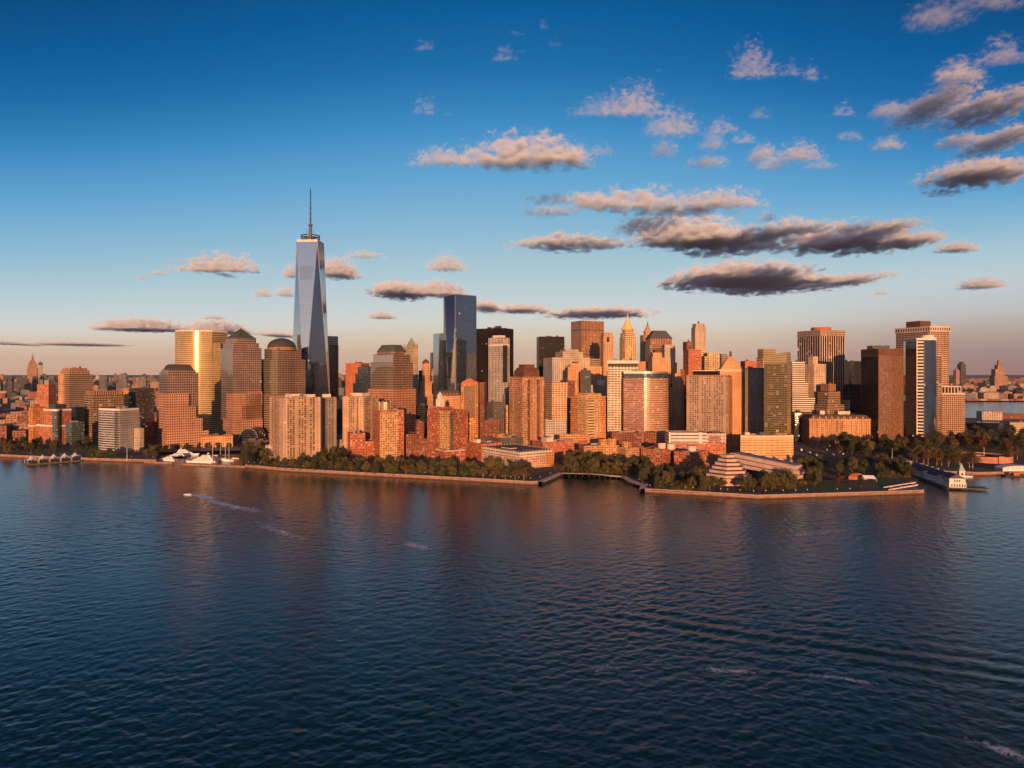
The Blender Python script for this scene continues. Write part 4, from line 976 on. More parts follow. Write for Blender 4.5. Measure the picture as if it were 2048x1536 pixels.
# bright grid slab, curved rose glass tower
b = B('office_tower', 'bright cream grid slab with a dark recessed top floor', 'office tower', (1213, 1215, 1277), 1178, -8, dep=34)
f0 = b.ft
b.body(733, 'white_grid', name='tower', parapet=0); b.body(727, 'dark_void', sub(f0, .02, .98, .02, .98), 733, 'recessed_floor', parapet=0); b.body(722.5, 'white_wall', sub(f0, -.01, 1.01, -.01, 1.0), 727, 'top_slab').clutter(3)
MB().prism(sub(f0, -.02, .0, .2, .9), GZ, b.z(740)).build('end_wall', ['blue_shade_grid', 'roof_gray'], b.o)
b = B('office_block', 'beige block with a dark doorway arch below the bright cream grid slab', 'office block', (1176, 1180, 1224), 1330, 2, dep=36)
b.body(784, 'stone', name='base'); b.body(771, 'stone', sub(b.ft, .0, .75, .1, .9), 784, 'top_tier').up('white_wall', sub(b.ft, .4, .7, .3, .6), 10)
Y = 1150
L, Mv, Rt = pos(1247, 800, Y + 4), pos(1288, 800, Y - 3), pos(1337, 800, Y + 24)
arc = [(L.x, L.y)]
for k in range(15):
    tt = k / 14; q = Vector((Mv.x, Mv.y)) * (1 - tt) ** 2 + Vector((Mv.x + 34, Mv.y - 3)) * 2 * tt * (1 - tt) + Vector((Rt.x, Rt.y)) * tt ** 2; arc.append(tuple(q))
ft = arc + [(Rt.x + 3, Rt.y + 24), (L.x + 4, L.y + 34)]
b = Bld('apartment_tower', 'rose glass tower with a curved corner and a bright vertical glint', 'apartment tower', ft, Y)
def smooth_body(b, ft, m, z0, z1, name, s0, s1, m2=None):
    q = MB(); A = at(ft, z0); T = at(ft, z1); u = 0
    for i in range(len(ft)):
        j = (i + 1) % len(ft); Ln = (Vector(ft[j]) - Vector(ft[i])).length
        q.face((A[i], A[j], T[j], T[i]), [(u, z0), (u + Ln, z0), (u + Ln, z1), (u, z1)], 0, s0 <= i < s1); u += Ln
        if m2 and s0 <= i < s1: q.mi[-1] = 2
    q.cap(T, 1); return q.build(name, [m, 'roof_gray', m2 or m], b.o)
smooth_body(b, ft, 'glass_rose', GZ, b.z(756), 'tower', 1, 15, 'rose_ribbon')
smooth_body(b, scl(ft, .985), 'glass_blue', b.z(756), b.z(745), 'crown', 1, 15)
MB().prism(scl(ft, .995), b.z(747), b.z(743), 0, 1).build('roof_rim', ['steel', 'roof_gray'], b.o)
b.top = b.z(743); b.last = rect((L.x + 28, L.y + 16), 36, 16, 0); b.clutter(4)
# stepped orange sliver
Y = 1290
b = B('stone_tower', 'narrow stepped tower with a glowing orange face right of the rose glass tower', 'office tower', (1337, 1361, 1375), Y, 72)
f0 = b.ft
for k, (y1, y0, b1) in enumerate(((800, None, 1), (776, 800, .86), (758, 776, .66), (748, 758, .46), (740, 748, .3))): b.body(y1, 'stone_warm', sub(f0, 0, 1, 0, b1), y0, 'tier')
b.clutter(1, 'roof_gray')
# tall slender pale tower, red brick and gold neighbours
b = B('stone_tower', 'slender pale tower with a small antenna above the beige hotel', 'office tower', (1386, 1390, 1413), 1560, 8, dep=24)
f0 = b.ft
b.body(700, 'white_grid', name='tower'); b.body(655, 'stone', sub(f0, .03, .97, .03, .97), 700, 'shaft'); b.body(648, 'stone', sub(f0, .1, .88, .1, .88), 655, 'top_tier')
c = cen(f0); MB().tube((c[0], c[1], b.z(648)), (c[0], c[1], b.z(641)), 2.5, 1.2).build('antenna', 'steel_dark', b.o)
b = B('office_tower', 'dark red brick tower left below the slender pale tower', 'office tower', (1372, 1377, 1403), 1380, 8, dep=28)
b.body(700, 'brick_red', name='tower'); b.body(684, 'brick_dark', sub(b.ft, -.02, .45, .3, 1), 700, 'stair_tower').clutter(1)
b = B('office_tower', 'gold reflecting ribbed tower right of the slender pale tower', 'office tower', (1411, 1415, 1440), 1440, 4, dep=24)
b.body(707, 'gold_piers').mast(sub(b.ft, .8, 1, .5, 1)[0], b.top, b.top + 5, .8, 'antenna', 'steel')
MB().prism(sub(b.ft, -.2, -.01, .1, .9), GZ, b.z(712)).build('side_wing', ['gold_bands', 'roof_gray'], b.o)
b = B('office_tower', 'slim gray tower behind the gold ribbed tower', 'office tower', (1439, 1443, 1455), 1500, 2, dep=22)
b.body(709, 'stone_gray')
# beige hotel
Y = 1135
b = B('hotel', 'broad beige hotel with blinded windows and a tall dark roof screen', 'hotel', (1373, 1455, 1468), Y, 62, wid=36)
f0 = b.ft
b.body(753.5, 'hotel_beige', name='tower'); MB().prism(sub(f0, .0, .97, .0, 1), b.z(753.5), b.z(750)).build('red_band', ['terracotta', 'roof_gray'], b.o)
MB().prism(sub(f0, .15, .7, .25, .86), b.z(750), b.z(741), 0, 1).build('roof_screen', ['black_grid', 'roof_gray'], b.o)
MB().prism(sub(f0, .14, .71, .245, .865), b.z(742), b.z(740.5), 0, 0).build('screen_rim', 'cream', b.o)
MB().prism(sub(f0, .1, 1.02, -.012, .02), GZ, b.z(756)).build('side_wall', ['brick_orange', 'roof_gray'], b.o)  # sunlight on the hotel's right side put into an orange wall colour
# pyramid capped stone block and gray block
Y = 1235
b = B('stone_tower', 'orange stone tower with a tiered pyramid cap and dark finial', 'office tower', (1432, 1436, 1491), Y, -10, dep=44)
f0 = b.ft
b.body(742, 'stone_warm', name='tower'); b.band(f0, b.z(743), b.z(739), 'cream', 'cornice', 1.02)
c = pos(1461, 700, Y + 24); hp = rect((c.x, c.y), 40, 40, R(-10))
pm = MB()
for k in range(5): pm.loft(at(scl(hp, 1 - .17 * k), b.z(739 - 5.4 * k)), at(scl(hp, .86 - .17 * k), b.z(733.6 - 5.4 * k))).cap(at(scl(hp, .86 - .17 * k), b.z(733.6 - 5.4 * k)), 0)
pm.build('pyramid_cap', 'stone_warm', b.o); MB().tube((c.x, c.y, b.z(712)), (c.x, c.y, b.z(704)), 2.6, 1.8, 10).tube((c.x, c.y, b.z(704)), (c.x, c.y, b.z(701)), 2.6, .4, 10).build('finial', 'brown_cap', b.o)
b = B('office_block', 'gray shaded stone block between orange pyramid capped tower and olive glass tower', 'office block', (1489, 1490.5, 1531), 1210, -16, dep=40)
b.body(737, 'stone_gray').band(b.ft, b.z(740), b.z(736), 'stone_dim', 'cornice', 1.02).clutter(3, 'roof_pale')
# olive glass tower
Y = 1120
b = B('apartment_tower', 'tall olive glass tower with a slanted top and a gold right edge', 'apartment tower', (1528, 1574, 1587), Y, 58, wid=34)
f0 = b.ft
zs = [b.z(704), b.z(704), b.z(711), b.z(711)]
q = MB(); u = 0
for i in range(4):
    j = (i + 1) % 4; Ln = (Vector(f0[j]) - Vector(f0[i])).length
    q.face((f0[i] + (GZ,), f0[j] + (GZ,), f0[j] + (zs[j],), f0[i] + (zs[i],)), [(u, GZ), (u + Ln, GZ), (u + Ln, zs[j]), (u, zs[i])], 2 if i == 0 else 0); u += Ln
q.face([f0[i] + (zs[i],) for i in range(4)], None, 1); q.build('tower', ['glass_olive', 'roof_gray', 'glass_gold'], b.o)
q = MB(); v0 = sub(f0, -.01, 0, .0, 1.0)
q.face((f0[3] + (b.z(727),), f0[0] + (b.z(727),), f0[0] + (b.z(704),), f0[3] + (b.z(711),)), [(0, 0), (40, 0), (40, 20), (0, 18)]); o = q.build('screen_wall', 'glass_gold', b.o); o.location += Vector((-.3, -.55, 0))
b = B('office_tower', 'gold topped dark tower behind the olive glass tower', 'office tower', (1513, 1526, 1554), 1420, 14)
b.body(716, 'gold_bands', name='tower'); b.body(699, 'glass_gold', sub(b.ft, .05, .95, .05, .95), 716, 'gold_top')
b = B('office_block', 'low red brown roofed block left of the gold topped dark tower', 'office block', (1487, 1490, 1516), 1440, 2, dep=26)
b.body(723, 'terracotta').clutter(3, 'roof_gray')
# white ribbon block stepping down to the right
Y = 1350
b = B('office_tower', 'white ribbon windowed block stepping down to the right', 'office tower', (1583, 1584.5, 1630), Y, -14, dep=40)
f0 = b.ft
b.body(795, 'white_ribbon', sub(f0, 0, 1, 0, 1), name='lower_tier'); b.body(767, 'white_ribbon', sub(f0, 0, .7, 0, 1), 795, 'middle_tier'); b.body(725, 'white_ribbon', sub(f0, 0, .56, 0, 1), 767, 'shaft').clutter(2, 'roof_gray')
# rib fronted tower with a round machine house
Y = 1500
b = B('office_tower', 'square dark tower with thin pink ribs and a machine house on top', 'office tower', (1595, 1640, 1690), Y, 22)
f0 = b.ft
b.body(672, 'pink_piers', name='tower', parapet=0); b.body(661, 'pink_grid', sub(f0, -.006, 1.006, -.006, 1.006), 672, 'top_band')
MB().prism(ngon(cen(sub(f0, .1, .8, .1, .8)), 21, 24), b.top, b.top + 9, 0, 1).build('machine_house', ['terracotta', 'roof_gray'], b.o)
b.mast(sub(f0, .2, .5, .4, .8)[0], b.top, b.top + 12, .5, 'vent_stack', 'steel')
b = B('stone_tower', 'slim plain stone tower in front of the pink ribbed tower', 'office tower', (1608, 1628, 1652), 1350, 22)
f0 = b.ft
b.body(729, 'stone', name='tower'); b.body(714, 'stone', sub(f0, .02, .42, .1, .6), 729, 'stair_tower')
b = B('stone_tower', 'stepped brown ziggurat tower behind the long stone customs hall', 'office tower', (1630, 1655, 1689), 1310, 24)
f0 = b.ft
b.body(811, 'brown_band', name='base'); b.body(784, 'brown_band', sub(f0, .08, .80, .06, .9), 811, 'middle_tier'); b.body(769, 'brown_piers', sub(f0, .16, .58, .1, .8), 784, 'top_tier').clutter(1, 'roof_gray')
for (x, Yd, yt, lb) in (((1682, 1690, 1698), 1560, 724, 'narrow dark slab right of the pink ribbed tower'), ((1697, 1703, 1722), 1600, 723, 'dark glass tower left of the brown glass slab')):
    b = B('office_tower', lb, 'office tower', x, Yd, 4); b.body(yt, 'glass_dark').clutter(1, 'roof_gray')
b = B('office_block', 'dark low office block left of the long stone customs hall', 'office block', (1588, 1590, 1622), 1330, -10, dep=40)
b.body(826, 'glass_dark').clutter(4, 'roof_gray')
# long stone hall
Y = 1285
b = B('customs_hall', 'long orange stone hall with dormered roof behind the park trees', 'civic building', (1600, 1619, 1742), Y, -4, dep=60)
f0 = b.ft
b.body(838, 'stone_warm', name='walls', parapet=0); b.band(f0, b.z(841), b.z(837), 'stone_warm', 'cornice', 1.02)
b.cone(scl(f0, .99), b.z(837), b.z(830), 'mansard', .88, 'mansard_roof')
for k in range(9): MB().prism(sub(f0, .06 + .1 * k, .085 + .1 * k, .01, .1), b.z(837), b.z(832.5), 0, 0).build('dormer', 'stone_warm', b.o)
for k in range(12): MB().tube(tuple(sub(f0, .05 + .08 * k, 1, -.012, 1)[0]) + (GZ,), tuple(sub(f0, .05 + .08 * k, 1, -.012, 1)[0]) + (b.z(843),), .6, .5, 8).build('column', 'stone_warm', b.o)
b.up('cream', sub(f0, .25, .33, .4, .7), 8, z=b.z(831)).up('cream', sub(f0, .55, .75, .4, .7), 7, z=b.z(831))
# brown glass slab, curved glass tower, twin pale grid tower
b = B('office_tower', 'brown glass slab with a dark blank top and a black left side', 'office tower', (1722, 1757, 1807), 1255, 6)
f0 = b.ft
b.body(711, 'brown_glass', name='tower', parapet=0); b.body(698.5, 'brown_cap', sub(f0, -.004, 1.004, -.004, 1.004), 711, 'blank_top')
MB().prism(sub(f0, -.003, .002, .02, .98), GZ, b.z(712)).build('left_side', ['black_grid', 'roof_gray'], b.o)  # black sheet painting the shade on the slab's left face
b = B('office_block', 'pale blue glass box roof above the brown glass slab', 'office tower', (1741, 1745, 1779), 1420, -6, dep=28)
b.body(692, 'glass_blue')
Y = 1225
P0, P1, P2 = pos(1833, 800, Y), pos(1847, 800, Y - 4), pos(1873, 800, Y + 28)
Lf = pos(1811, 800, Y + 32)
arc = []
for k in range(15):
    tt = k / 14; q = Vector((P1.x, P1.y)) * (1 - tt) ** 2 + Vector((P1.x + 19, P1.y + 2)) * 2 * tt * (1 - tt) + Vector((P2.x, P2.y)) * tt ** 2; arc.append(tuple(q))
ft = [(Lf.x, Lf.y), (P0.x, P0.y)] + arc + [(P2.x - 2, P2.y + 30), (Lf.x + 16, Lf.y + 34)]
b = Bld('office_tower', 'slim curved glass tower with a bright striped edge near the park', 'office tower', ft, Y)
zt_ = b.z(680); q = MB(); u = 0; A, T = at(ft, GZ), at(ft, zt_)
for i in range(len(ft)):
    j = (i + 1) % len(ft); Ln = (Vector(ft[j]) - Vector(ft[i])).length
    q.face((A[i], A[j], T[j], T[i]), [(u, GZ), (u + Ln, GZ), (u + Ln, zt_), (u, zt_)], 1 if i == 0 else (2 if i == 1 else 0), 2 <= i < 16); u += Ln  # left face takes dark glass, its shade put into the colour
q.cap(T, 3); q.build('tower', ['mirror_blue', 'glass_dark', 'striped_white', 'roof_gray'], b.o)
b.rim(ft, zt_, 3.5, 'white_wall'); c = cen(ft)
MB().prism(ngon(c, 14, 24), zt_, zt_ + 5, 0, 0).prism(ngon(c, 11, 24), zt_ + 5, zt_ + 9, 0, 0).build('roof_drum', 'white_wall', b.o)
for k in range(4): q = ngon(c, 8, 4)[k]; b.mast(q, zt_ + 9, zt_ + 14 + k, .3)
Y = 1440
b = B('office_tower', 'large pale grid tower with an overhanging square windowed crown', 'office tower', (1792, 1859, 1898), Y, 17)
f0 = b.ft
b.body(663, 'pink_grid', name='tower', parapet=0)
cr = scl(f0, 1.05); MB().prism(cr, b.z(663), b.z(652), 0, 1, True).build('crown', ['crown_windows', 'roof_gray'], b.o); b.top = b.z(652); b.last = f0
MB().prism(sub(f0, .05, .6, .3, .72), b.top, b.top + 13, 0, 1).build('machine_house', ['brown_cap', 'roof_gray'], b.o)
b.clutter(3, 'brown_cap', hmax=4)
MB().prism(sub(f0, -.012, .05, -.012, .06), GZ, b.z(664)).build('corner_pier', ['stone', 'roof_gray'], b.o)
b = B('office_block', 'dark slim slab between the curved glass tower and the pale grid tower', 'office tower', (1869, 1871, 1883), 1360, -20, dep=30)
b.body(713, 'brown_band')
Y = 1395
b = B('office_block', 'lower pale grid block with a dark louvred top at the right end of the towers', 'office block', (1882, 1884, 1930), Y, 0, dep=40)
f0 = b.ft
b.body(787, 'pink_grid', name='block', parapet=0); b.body(774, 'pink_piers', sub(f0, .0, .85, .02, .95), 787, 'louvred_storey'); b.band(sub(f0, .0, .85, .02, .95), b.z(774), b.z(772), 'cream', 'cornice', 1.01).band(f0, b.z(788.5), b.z(786), 'cream', 'cornice', 1.01)
# mid height fill behind the front rows
rr = random.Random(3)
FILL = [(668, 690, 800, 1500, 'glass_dark', 'dark glass block low behind the shaded apartment tower'), (828, 850, 812, 1330, 'glass_dark', 'dark block at the foot of the orange brown stone tower'), (1004, 1024, 790, 1330, 'stone_dim', 'dim stone block right of the shaded stepped stone block'),
 (1086, 1108, 812, 1400, 'glass_dark', 'dark block left of the brown framed grid tower'), (1128, 1150, 745, 1520, 'far_pale', 'pale stone block above the brown framed grid tower'), (1165, 1182, 742, 1230, 'glass_blue', 'blue glass block right of the warm stone tower'),
 (1200, 1216, 795, 1240, 'glass_blue', 'blue shaded block beside the orange two tone tower'), (1232, 1262, 724, 1540, 'stone_warm', 'warm stone block behind the bright cream grid slab'), (1268, 1300, 724, 1480, 'stone_warm', 'warm stone block right of the bright cream grid slab'),
 (1334, 1346, 770, 1440, 'glass_dark', 'dark gap block left of the glowing stepped tower'), (1362, 1376, 748, 1420, 'stone_dim', 'dim block right of the glowing stepped tower'), (1404, 1420, 742, 1480, 'stone_warm', 'small warm block under the gold ribbed tower'),
 (1448, 1470, 735, 1560, 'far_gray', 'gray block behind the pyramid capped tower'), (1556, 1590, 730, 1480, 'far_gray', 'gray block behind the gold right edge of the olive tower'), (1676, 1700, 800, 1430, 'glass_dark', 'dark block above the right end of the customs hall'),
 (1700, 1724, 770, 1480, 'glass_dark', 'dark block left of the black sided brown slab'), (1806, 1815, 706, 1500, 'glass_dark', 'dark strip block left of the striped edge tower'), (860, 884, 738, 1620, 'far_warm', 'warm block seen behind the pale reflecting wing'), (836, 848, 742, 1720, 'glass_dark', 'dark block beside the orange brown stone tower'),
 (752, 790, 800, 1500, 'far_gray', 'gray block hidden behind the mansard granite tower'), (1052, 1080, 775, 1430, 'stone_dim', 'dim stone block right of the red crowned tower'), (968, 1000, 842, 1180, 'brick_dark', 'brown block below the shaded stepped stone block'), (1010, 1030, 812, 1190, 'brick_tan', 'narrow tan block left of the red crowned tower')]
for x0, x1, yt, Y, m, lb in FILL:
    b = B('office_block', lb, 'office block', (x0, x0 + 1.5, x1), Y, rr.uniform(-12, 6), dep=rr.uniform(22, 32)); b.body(yt, m).clutter(2, 'roof_gray', int(x0))
# ------------------------------------------------------------------ museum, pier house, tents, fort, terminals
# six sided tiered museum
c0 = gp(1463, 971); t = thing('museum', 'pale pink six sided museum with tiers stepping up like a pyramid', 'museum', (c0.x, c0.y + 14, GZ))
c = (c0.x, c0.y + 14); hx = lambda r: ngon(c, r, 6, R(8), r * 1.0)
Yq = c[1]
MB().prism(hx(20), GZ, GZ + 9, 0, 1).build('base', ['pink_plaster', 'roof_gray'], t)
zz, r = GZ + 9, 27.5
for k in range(6):
    MB().prism(hx(r - 3.2), zz - .2, zz + 1.0, 0, 0).build('window_slot', 'dark_void', t)
    MB().loft(at(hx(r - .5), zz + 1.0), at(hx(r), zz + 4.0)).loft(at(hx(r), zz + 4.0), at(hx(r - 1.2), zz + 4.0)).cap(at(hx(r - 1.2), zz + 3.8), 0).cap(at(hx(r - .5), zz + 1.0), 0, True).build('roof_tier', 'pink_concrete', t)
    zz += 4.4; r -= 3.7
# long ramp wing with sloping bands
A, Bp = gp(1457, 952), gp(1594, 969); A.y += 4
t = thing('museum_wing', 'long pink museum wing of stacked bands sloping down to the right', 'museum', (A.x, A.y, GZ))
d = (Bp - A).normalized(); n = Vector((-d.y, d.x, 0))
def ramp_band(name, h0a, h1a, h0b, h1b, off, thk, m, s0=0.0, s1=1.0, par=None):
    P0, P1 = A.lerp(Bp, s0), A.lerp(Bp, s1); L0 = lambda s: s
    f = lambda p, o: p + n * o
    za0, za1 = GZ + h0a, GZ + h1a; zb0, zb1 = GZ + h0b, GZ + h1b
    q = MB(); a, c_, e, g_ = f(P0, off), f(P1, off), f(P1, off + thk), f(P0, off + thk)
    lo = [(a.x, a.y, za0), (c_.x, c_.y, zb0), (e.x, e.y, zb0), (g_.x, g_.y, za0)]; hi = [(a.x, a.y, za1), (c_.x, c_.y, zb1), (e.x, e.y, zb1), (g_.x, g_.y, za1)]
    q.loft(lo, hi).cap(hi, 0).cap(lo, 0, True); return q.build(name, m, par or t)
ramp_band('wall', 0, 27, 0, 13, 8, 14, 'dark_void', 0.02, .985)
for k, (a0, a1, b0, b1, of) in enumerate(((24.5, 29, 16.5, 21, 6), (19, 23.5, 11.2, 16, 3.0), (14, 18, 6.2, 10.2, 0.0))): ramp_band('band', a0, a1, b0, b1, of, 16, 'pink_concrete', .0 if k else 0, 1.0 if k else .955)
ramp_band('blue_roof', 29.1, 29.9, 21.1, 21.9, 8, 14, 'roof_blue', .06, .94)
# clock tower pier house
P0, P1 = Vector(wl(1899, 979) + (0,)), Vector(wl(1812, 948) + (0,)); ax = (P1 - P0).normalized(); sd_ = Vector((ax.y, -ax.x, 0))       # pier axis runs back from the river
if sd_.x < 0: sd_ = -sd_
t = thing('pier_house', 'long white pier house with slate roof and a green capped clock tower', 'pier building', (P0.x, P0.y, 0))
q = lambda a, s, z: tuple((P0 + ax * a + sd_ * s).xy) + (z,)
fp = lambda a0, a1, s0, s1: [q(a0, s0, 0)[:2], q(a0, s1, 0)[:2], q(a1, s1, 0)[:2], q(a1, s0, 0)[:2]]
Lp = (P1 - P0).length; WD = 17
mb = MB(); mb.prism(fp(-4, Lp, -3, WD + 3), 1.8, 2.6, 0, 0, True).prism(fp(-4, 12, WD + 3, WD + 24), 1.8, 2.6, 0, 0, True); mb.build('deck', 'dock_wood', t)
pl = MB()
for k in range(int(Lp / 5)): 
    p = q(k * 5 - 3, -2.6, 0); pl.tube(p[:2] + (-2,), p[:2] + (3.4,), .3, n=5)
for k in range(9): p = q(-3.6, -3 + k * 5, 0); pl.tube(p[:2] + (-2,), p[:2] + (3.4,), .3, n=5)
o = pl.build('pile', 'dock_wood', t); o['kind'] = 'stuff'
H1 = 10.5
MB().prism(fp(2, Lp - 6, 0, WD), 2.6, H1, 0, 0).build('hall', 'pier_white', t)
def gable(a0, a1, s0, s1, z0, h, m, name, ov=.8):
    a = [q(a0 - ov, s0 - ov, z0), q(a0 - ov, s1 + ov, z0), q(a1 + ov, s1 + ov, z0), q(a1 + ov, s0 - ov, z0)]; r0, r1 = q(a0 + 1.5, (s0 + s1) / 2, z0 + h), q(a1 - 1.5, (s0 + s1) / 2, z0 + h)
    g_ = MB(); g_.face((a[0], a[1], r0)); g_.face((a[1], a[2], r1, r0)); g_.face((a[2], a[3], r1)); g_.face((a[3], a[0], r0, r1)); g_.cap(a, 0, True); return g_.build(name, m, t)
gable(2, Lp - 6, 0, WD, H1, 6.5, 'roof_slate', 'hall_roof')
MB().prism(fp(-1, 16, -.6, WD + .6), 2.6, 8, 0, 0).prism(fp(0, 15, 0, WD), 8, 13, 0, 0).build('head_house', 'white_wall', t); hh_ = t.children[-1] if t.children[-1].name.startswith('head_house') else [c for c in t.children if c.name.startswith('head_house')][0]
gable(0, 15, 0, WD, 13, 5, 'roof_slate', 'head_roof')
for k in range(6): MB().prism(fp(-1.2, -.9, 1.4 + k * 2.8, 2.8 + k * 2.8), 3.6, 6.4, 0, 0).build('window', 'window_dark', hh_)
for k in range(3): MB().prism(fp(-.25, .05, 5 + k * 2.6, 6.3 + k * 2.6), 9, 11.5, 0, 0).build('window', 'window_dark', hh_)
for a0 in (22, 62): 
    MB().prism(fp(a0, a0 + 7, -.8, 4), 2.6, H1 + 2.6, 0, 0).build('gable_bay', 'white_wall', t); gable(a0, a0 + 7, -.8, 9, H1 + 2.6, 3.0, 'roof_slate', 'bay_roof', .4)
for k in range(int((Lp - 30) / 5.2)):
    a0 = 18 + k * 5.2
    MB().prism(fp(a0, a0 + 1, -1.2, -.2), 2.6, 6.2, 0, 0).build('porch_post', 'white_wall', t)
tw = fp(1, 7, WD - 6, WD)
ctw = MB().prism(tw, 2.6, 21, 0, 0).build('clock_tower', 'white_wall', t)
MB().prism(scl(tw, 1.12), 21, 22, 0, 0, True).build('tower_cornice', 'white_wall', ctw)
MB().loft(at(scl(tw, 1.1), 22), at(scl(tw, .04), 31)).build('tower_roof', 'copper_bright', ctw)
cm = q(.9, WD - 3, 18); mk = MB(); mk.prism(fp(.7, .95, WD - 4.2, WD - 1.8), 16.8, 19.2, 0, 0); mk.build('clock_face', 'window_dark', ctw)
for k in range(6): MB().prism(rect(q(25 + k * 16, WD / 2 + 2, 0)[:2], 3, 3, .5), H1 + 4, H1 + 7, 0, 0).build('roof_vent', 'roof_pale', t)
# low white house behind it
b = B('boat_house', 'low white house with slate roof and flagpole at the landward end of the pier', 'pavilion', (1768, 1792, 1823), gy(934), 22, dep=22)
MB().prism(b.ft, GZ, GZ + 7, 0, 0).build('walls', 'pier_white', b.o); b.cone(scl(b.ft, 1.06), GZ + 7, GZ + 11.5, 'roof_slate', .45, 'hip_roof')
b.mast(sub(b.ft, .2, .5, .5, .8)[0], GZ + 9, GZ + 26, .25, 'flagpole', 'white_paint')
# ferry terminal tents on a floating dock
c1, c2 = Vector(wl(55, 931)), Vector(wl(165, 922)); ax2 = (c2 - c1); Lt = ax2.length; ax2.normalize(); pn = Vector((-ax2.y, ax2.x))
t = thing('ferry_landing', 'floating ferry landing under a row of white peaked tents', 'ferry landing', (c1.x, c1.y, 0))
W2 = 22; f2 = [tuple(c1), tuple(c1 + ax2 * Lt), tuple(c1 + ax2 * Lt + pn * W2), tuple(c1 + pn * W2)]
MB().prism(f2, -.5, 1.8, 0, 0, True).build('pontoon', 'dock_wood', t)
for k in range(5):
    s0, s1 = Lt * k / 5 + .6, Lt * (k + 1) / 5 - .6
    cs = [c1 + ax2 * s0 + pn * 2, c1 + ax2 * s1 + pn * 2, c1 + ax2 * s1 + pn * (W2 - 2), c1 + ax2 * s0 + pn * (W2 - 2)]; pk = (cs[0] + cs[2]) / 2
    g_ = MB(); lo, hi = 7.0, 13.2; N = 6
    for i in range(4):
        a, c_ = cs[i], cs[(i + 1) % 4]
        for r_i in range(N):
            t0, t1 = r_i / N, (r_i + 1) / N; f = lambda p, tt: (*(p.lerp(pk, tt)), lo + (hi - lo) * (tt ** 1.7))
            for s_i in range(4):
                u0, u1 = s_i / 4, (s_i + 1) / 4; e0, e1 = a.lerp(c_, u0), a.lerp(c_, u1); sg = lambda u, tt: -1.6 * math.sin(math.pi * u) * (1 - tt) * -1.0
                P = [f(e0, t0), f(e1, t0), f(e1, t1), f(e0, t1)]
                g_.face([(P[0][0], P[0][1], P[0][2] + sg(u0, t0)), (P[1][0], P[1][1], P[1][2] + sg(u1, t0)), (P[2][0], P[2][1], P[2][2] + sg(u1, t1)), (P[3][0], P[3][1], P[3][2] + sg(u0, t1))], None, 0, True)
    o = g_.build('tent', 'tent_cloth', t); sm = o.modifiers.new('thickness', 'SOLIDIFY'); sm.thickness = .12
    pm = MB()
    for i in range(4): pm.tube((cs[i].x, cs[i].y, 1.8), (cs[i].x, cs[i].y, 7), .22, n=5)
    pm.tube((pk.x, pk.y, 1.8), (pk.x, pk.y, 13.4), .25, n=5); pm.build('tent_pole', 'white_paint', t)
    MB().prism(rect((pk.x, pk.y), 11, 9, math.atan2(ax2.y, ax2.x)), 1.8, 5.2, 0, 1).build('waiting_room', ['glass_dark', 'roof_gray'], t)
# round fort
c = gp(1968, 921); t = thing('round_fort', 'low round reddish sandstone fort beside the harbour', 'fort', (c.x, c.y, GZ))
rf = 36
A, I = ngon(c, rf, 48), ngon(c, rf - 3, 48)
m1 = MB(); m1.loft(at(A, GZ), at(A, GZ + 9)).loft(list(reversed(at(I, GZ))), list(reversed(at(I, GZ + 9))))
for i in range(48): j = (i + 1) % 48; m1.face((A[i] + (GZ + 9,), A[j] + (GZ + 9,), I[j] + (GZ + 9,), I[i] + (GZ + 9,)))
m1.build('wall', 'sandstone', t)
A2, I2 = ngon(c, rf - 3.1, 48), ngon(c, rf - 15, 48); m1 = MB()
for i in range(48): j = (i + 1) % 48; m1.face((A2[i] + (GZ + 7.6,), A2[j] + (GZ + 7.6,), I2[j] + (GZ + 6.6,), I2[i] + (GZ + 6.6,)))
m1.build('gallery_roof', 'roof_slate', t)
MB().prism(rect((c.x, c.y - rf), 8, 3), GZ, GZ + 10.5, 0, 0).build('gate', 'sandstone', t)
MB().tube((c.x, c.y, GZ), (c.x, c.y, GZ + 20), .35, .2).build('flagpole', 'white_paint', t)
# white roofed hall at the right edge
c = gp(2040, 943); t = thing('ticket_hall', 'low hall with a wide curved white roof at the right edge', 'hall', (c.x, c.y, GZ))
q = MB(); n = 10; w_, dpt = 24, 16
ra = [(c.x - w_ * math.cos(math.pi * k / n), c.y, GZ + 4 + 3.6 * math.sin(math.pi * k / n)) for k in range(n + 1)]
for k in range(n): q.face((ra[k], ra[k + 1], (ra[k + 1][0], c.y + dpt, ra[k + 1][2]), (ra[k][0], c.y + dpt, ra[k][2])))
q.face(list(reversed(ra))); q.build('curved_roof', 'white_wall', t)
MB().prism(rect((c.x, c.y + dpt / 2), w_ * 1.9, dpt - 1), GZ, GZ + 4, 0, 0).build('walls', 'pier_white', t)
# restaurant with red roof and white tents on the lawn
c = gp(1712, 958); t = thing('garden_restaurant', 'low red roofed restaurant on the lawn', 'restaurant', (c.x, c.y, GZ))
f2 = rect(c, 22, 12, -.1); MB().prism(f2, GZ, GZ + 4, 0, 0).build('walls', 'terracotta', t); MB().loft(at(scl(f2, 1.08), GZ + 4), at(scl(f2, .35), GZ + 7.5)).cap(at(scl(f2, .35), GZ + 7.5), 0).build('roof', 'terracotta', t)
c = gp(1736, 961); t = thing('party_tent', 'white marquee tent beside the red roofed restaurant', 'tent', (c.x, c.y, GZ))
f2 = rect(c, 17, 10, -.25); MB().loft(at(f2, GZ + 3), at(sub(f2, .15, .85, .45, .55), GZ + 6.5)).cap(at(sub(f2, .15, .85, .45, .55), GZ + 6.5), 0).build('canopy', 'tent_cloth', t)
for i, p in enumerate(f2): MB().tube(p + (GZ,), p + (GZ + 3,), .2, n=5).build('tent_pole', 'white_paint', t)
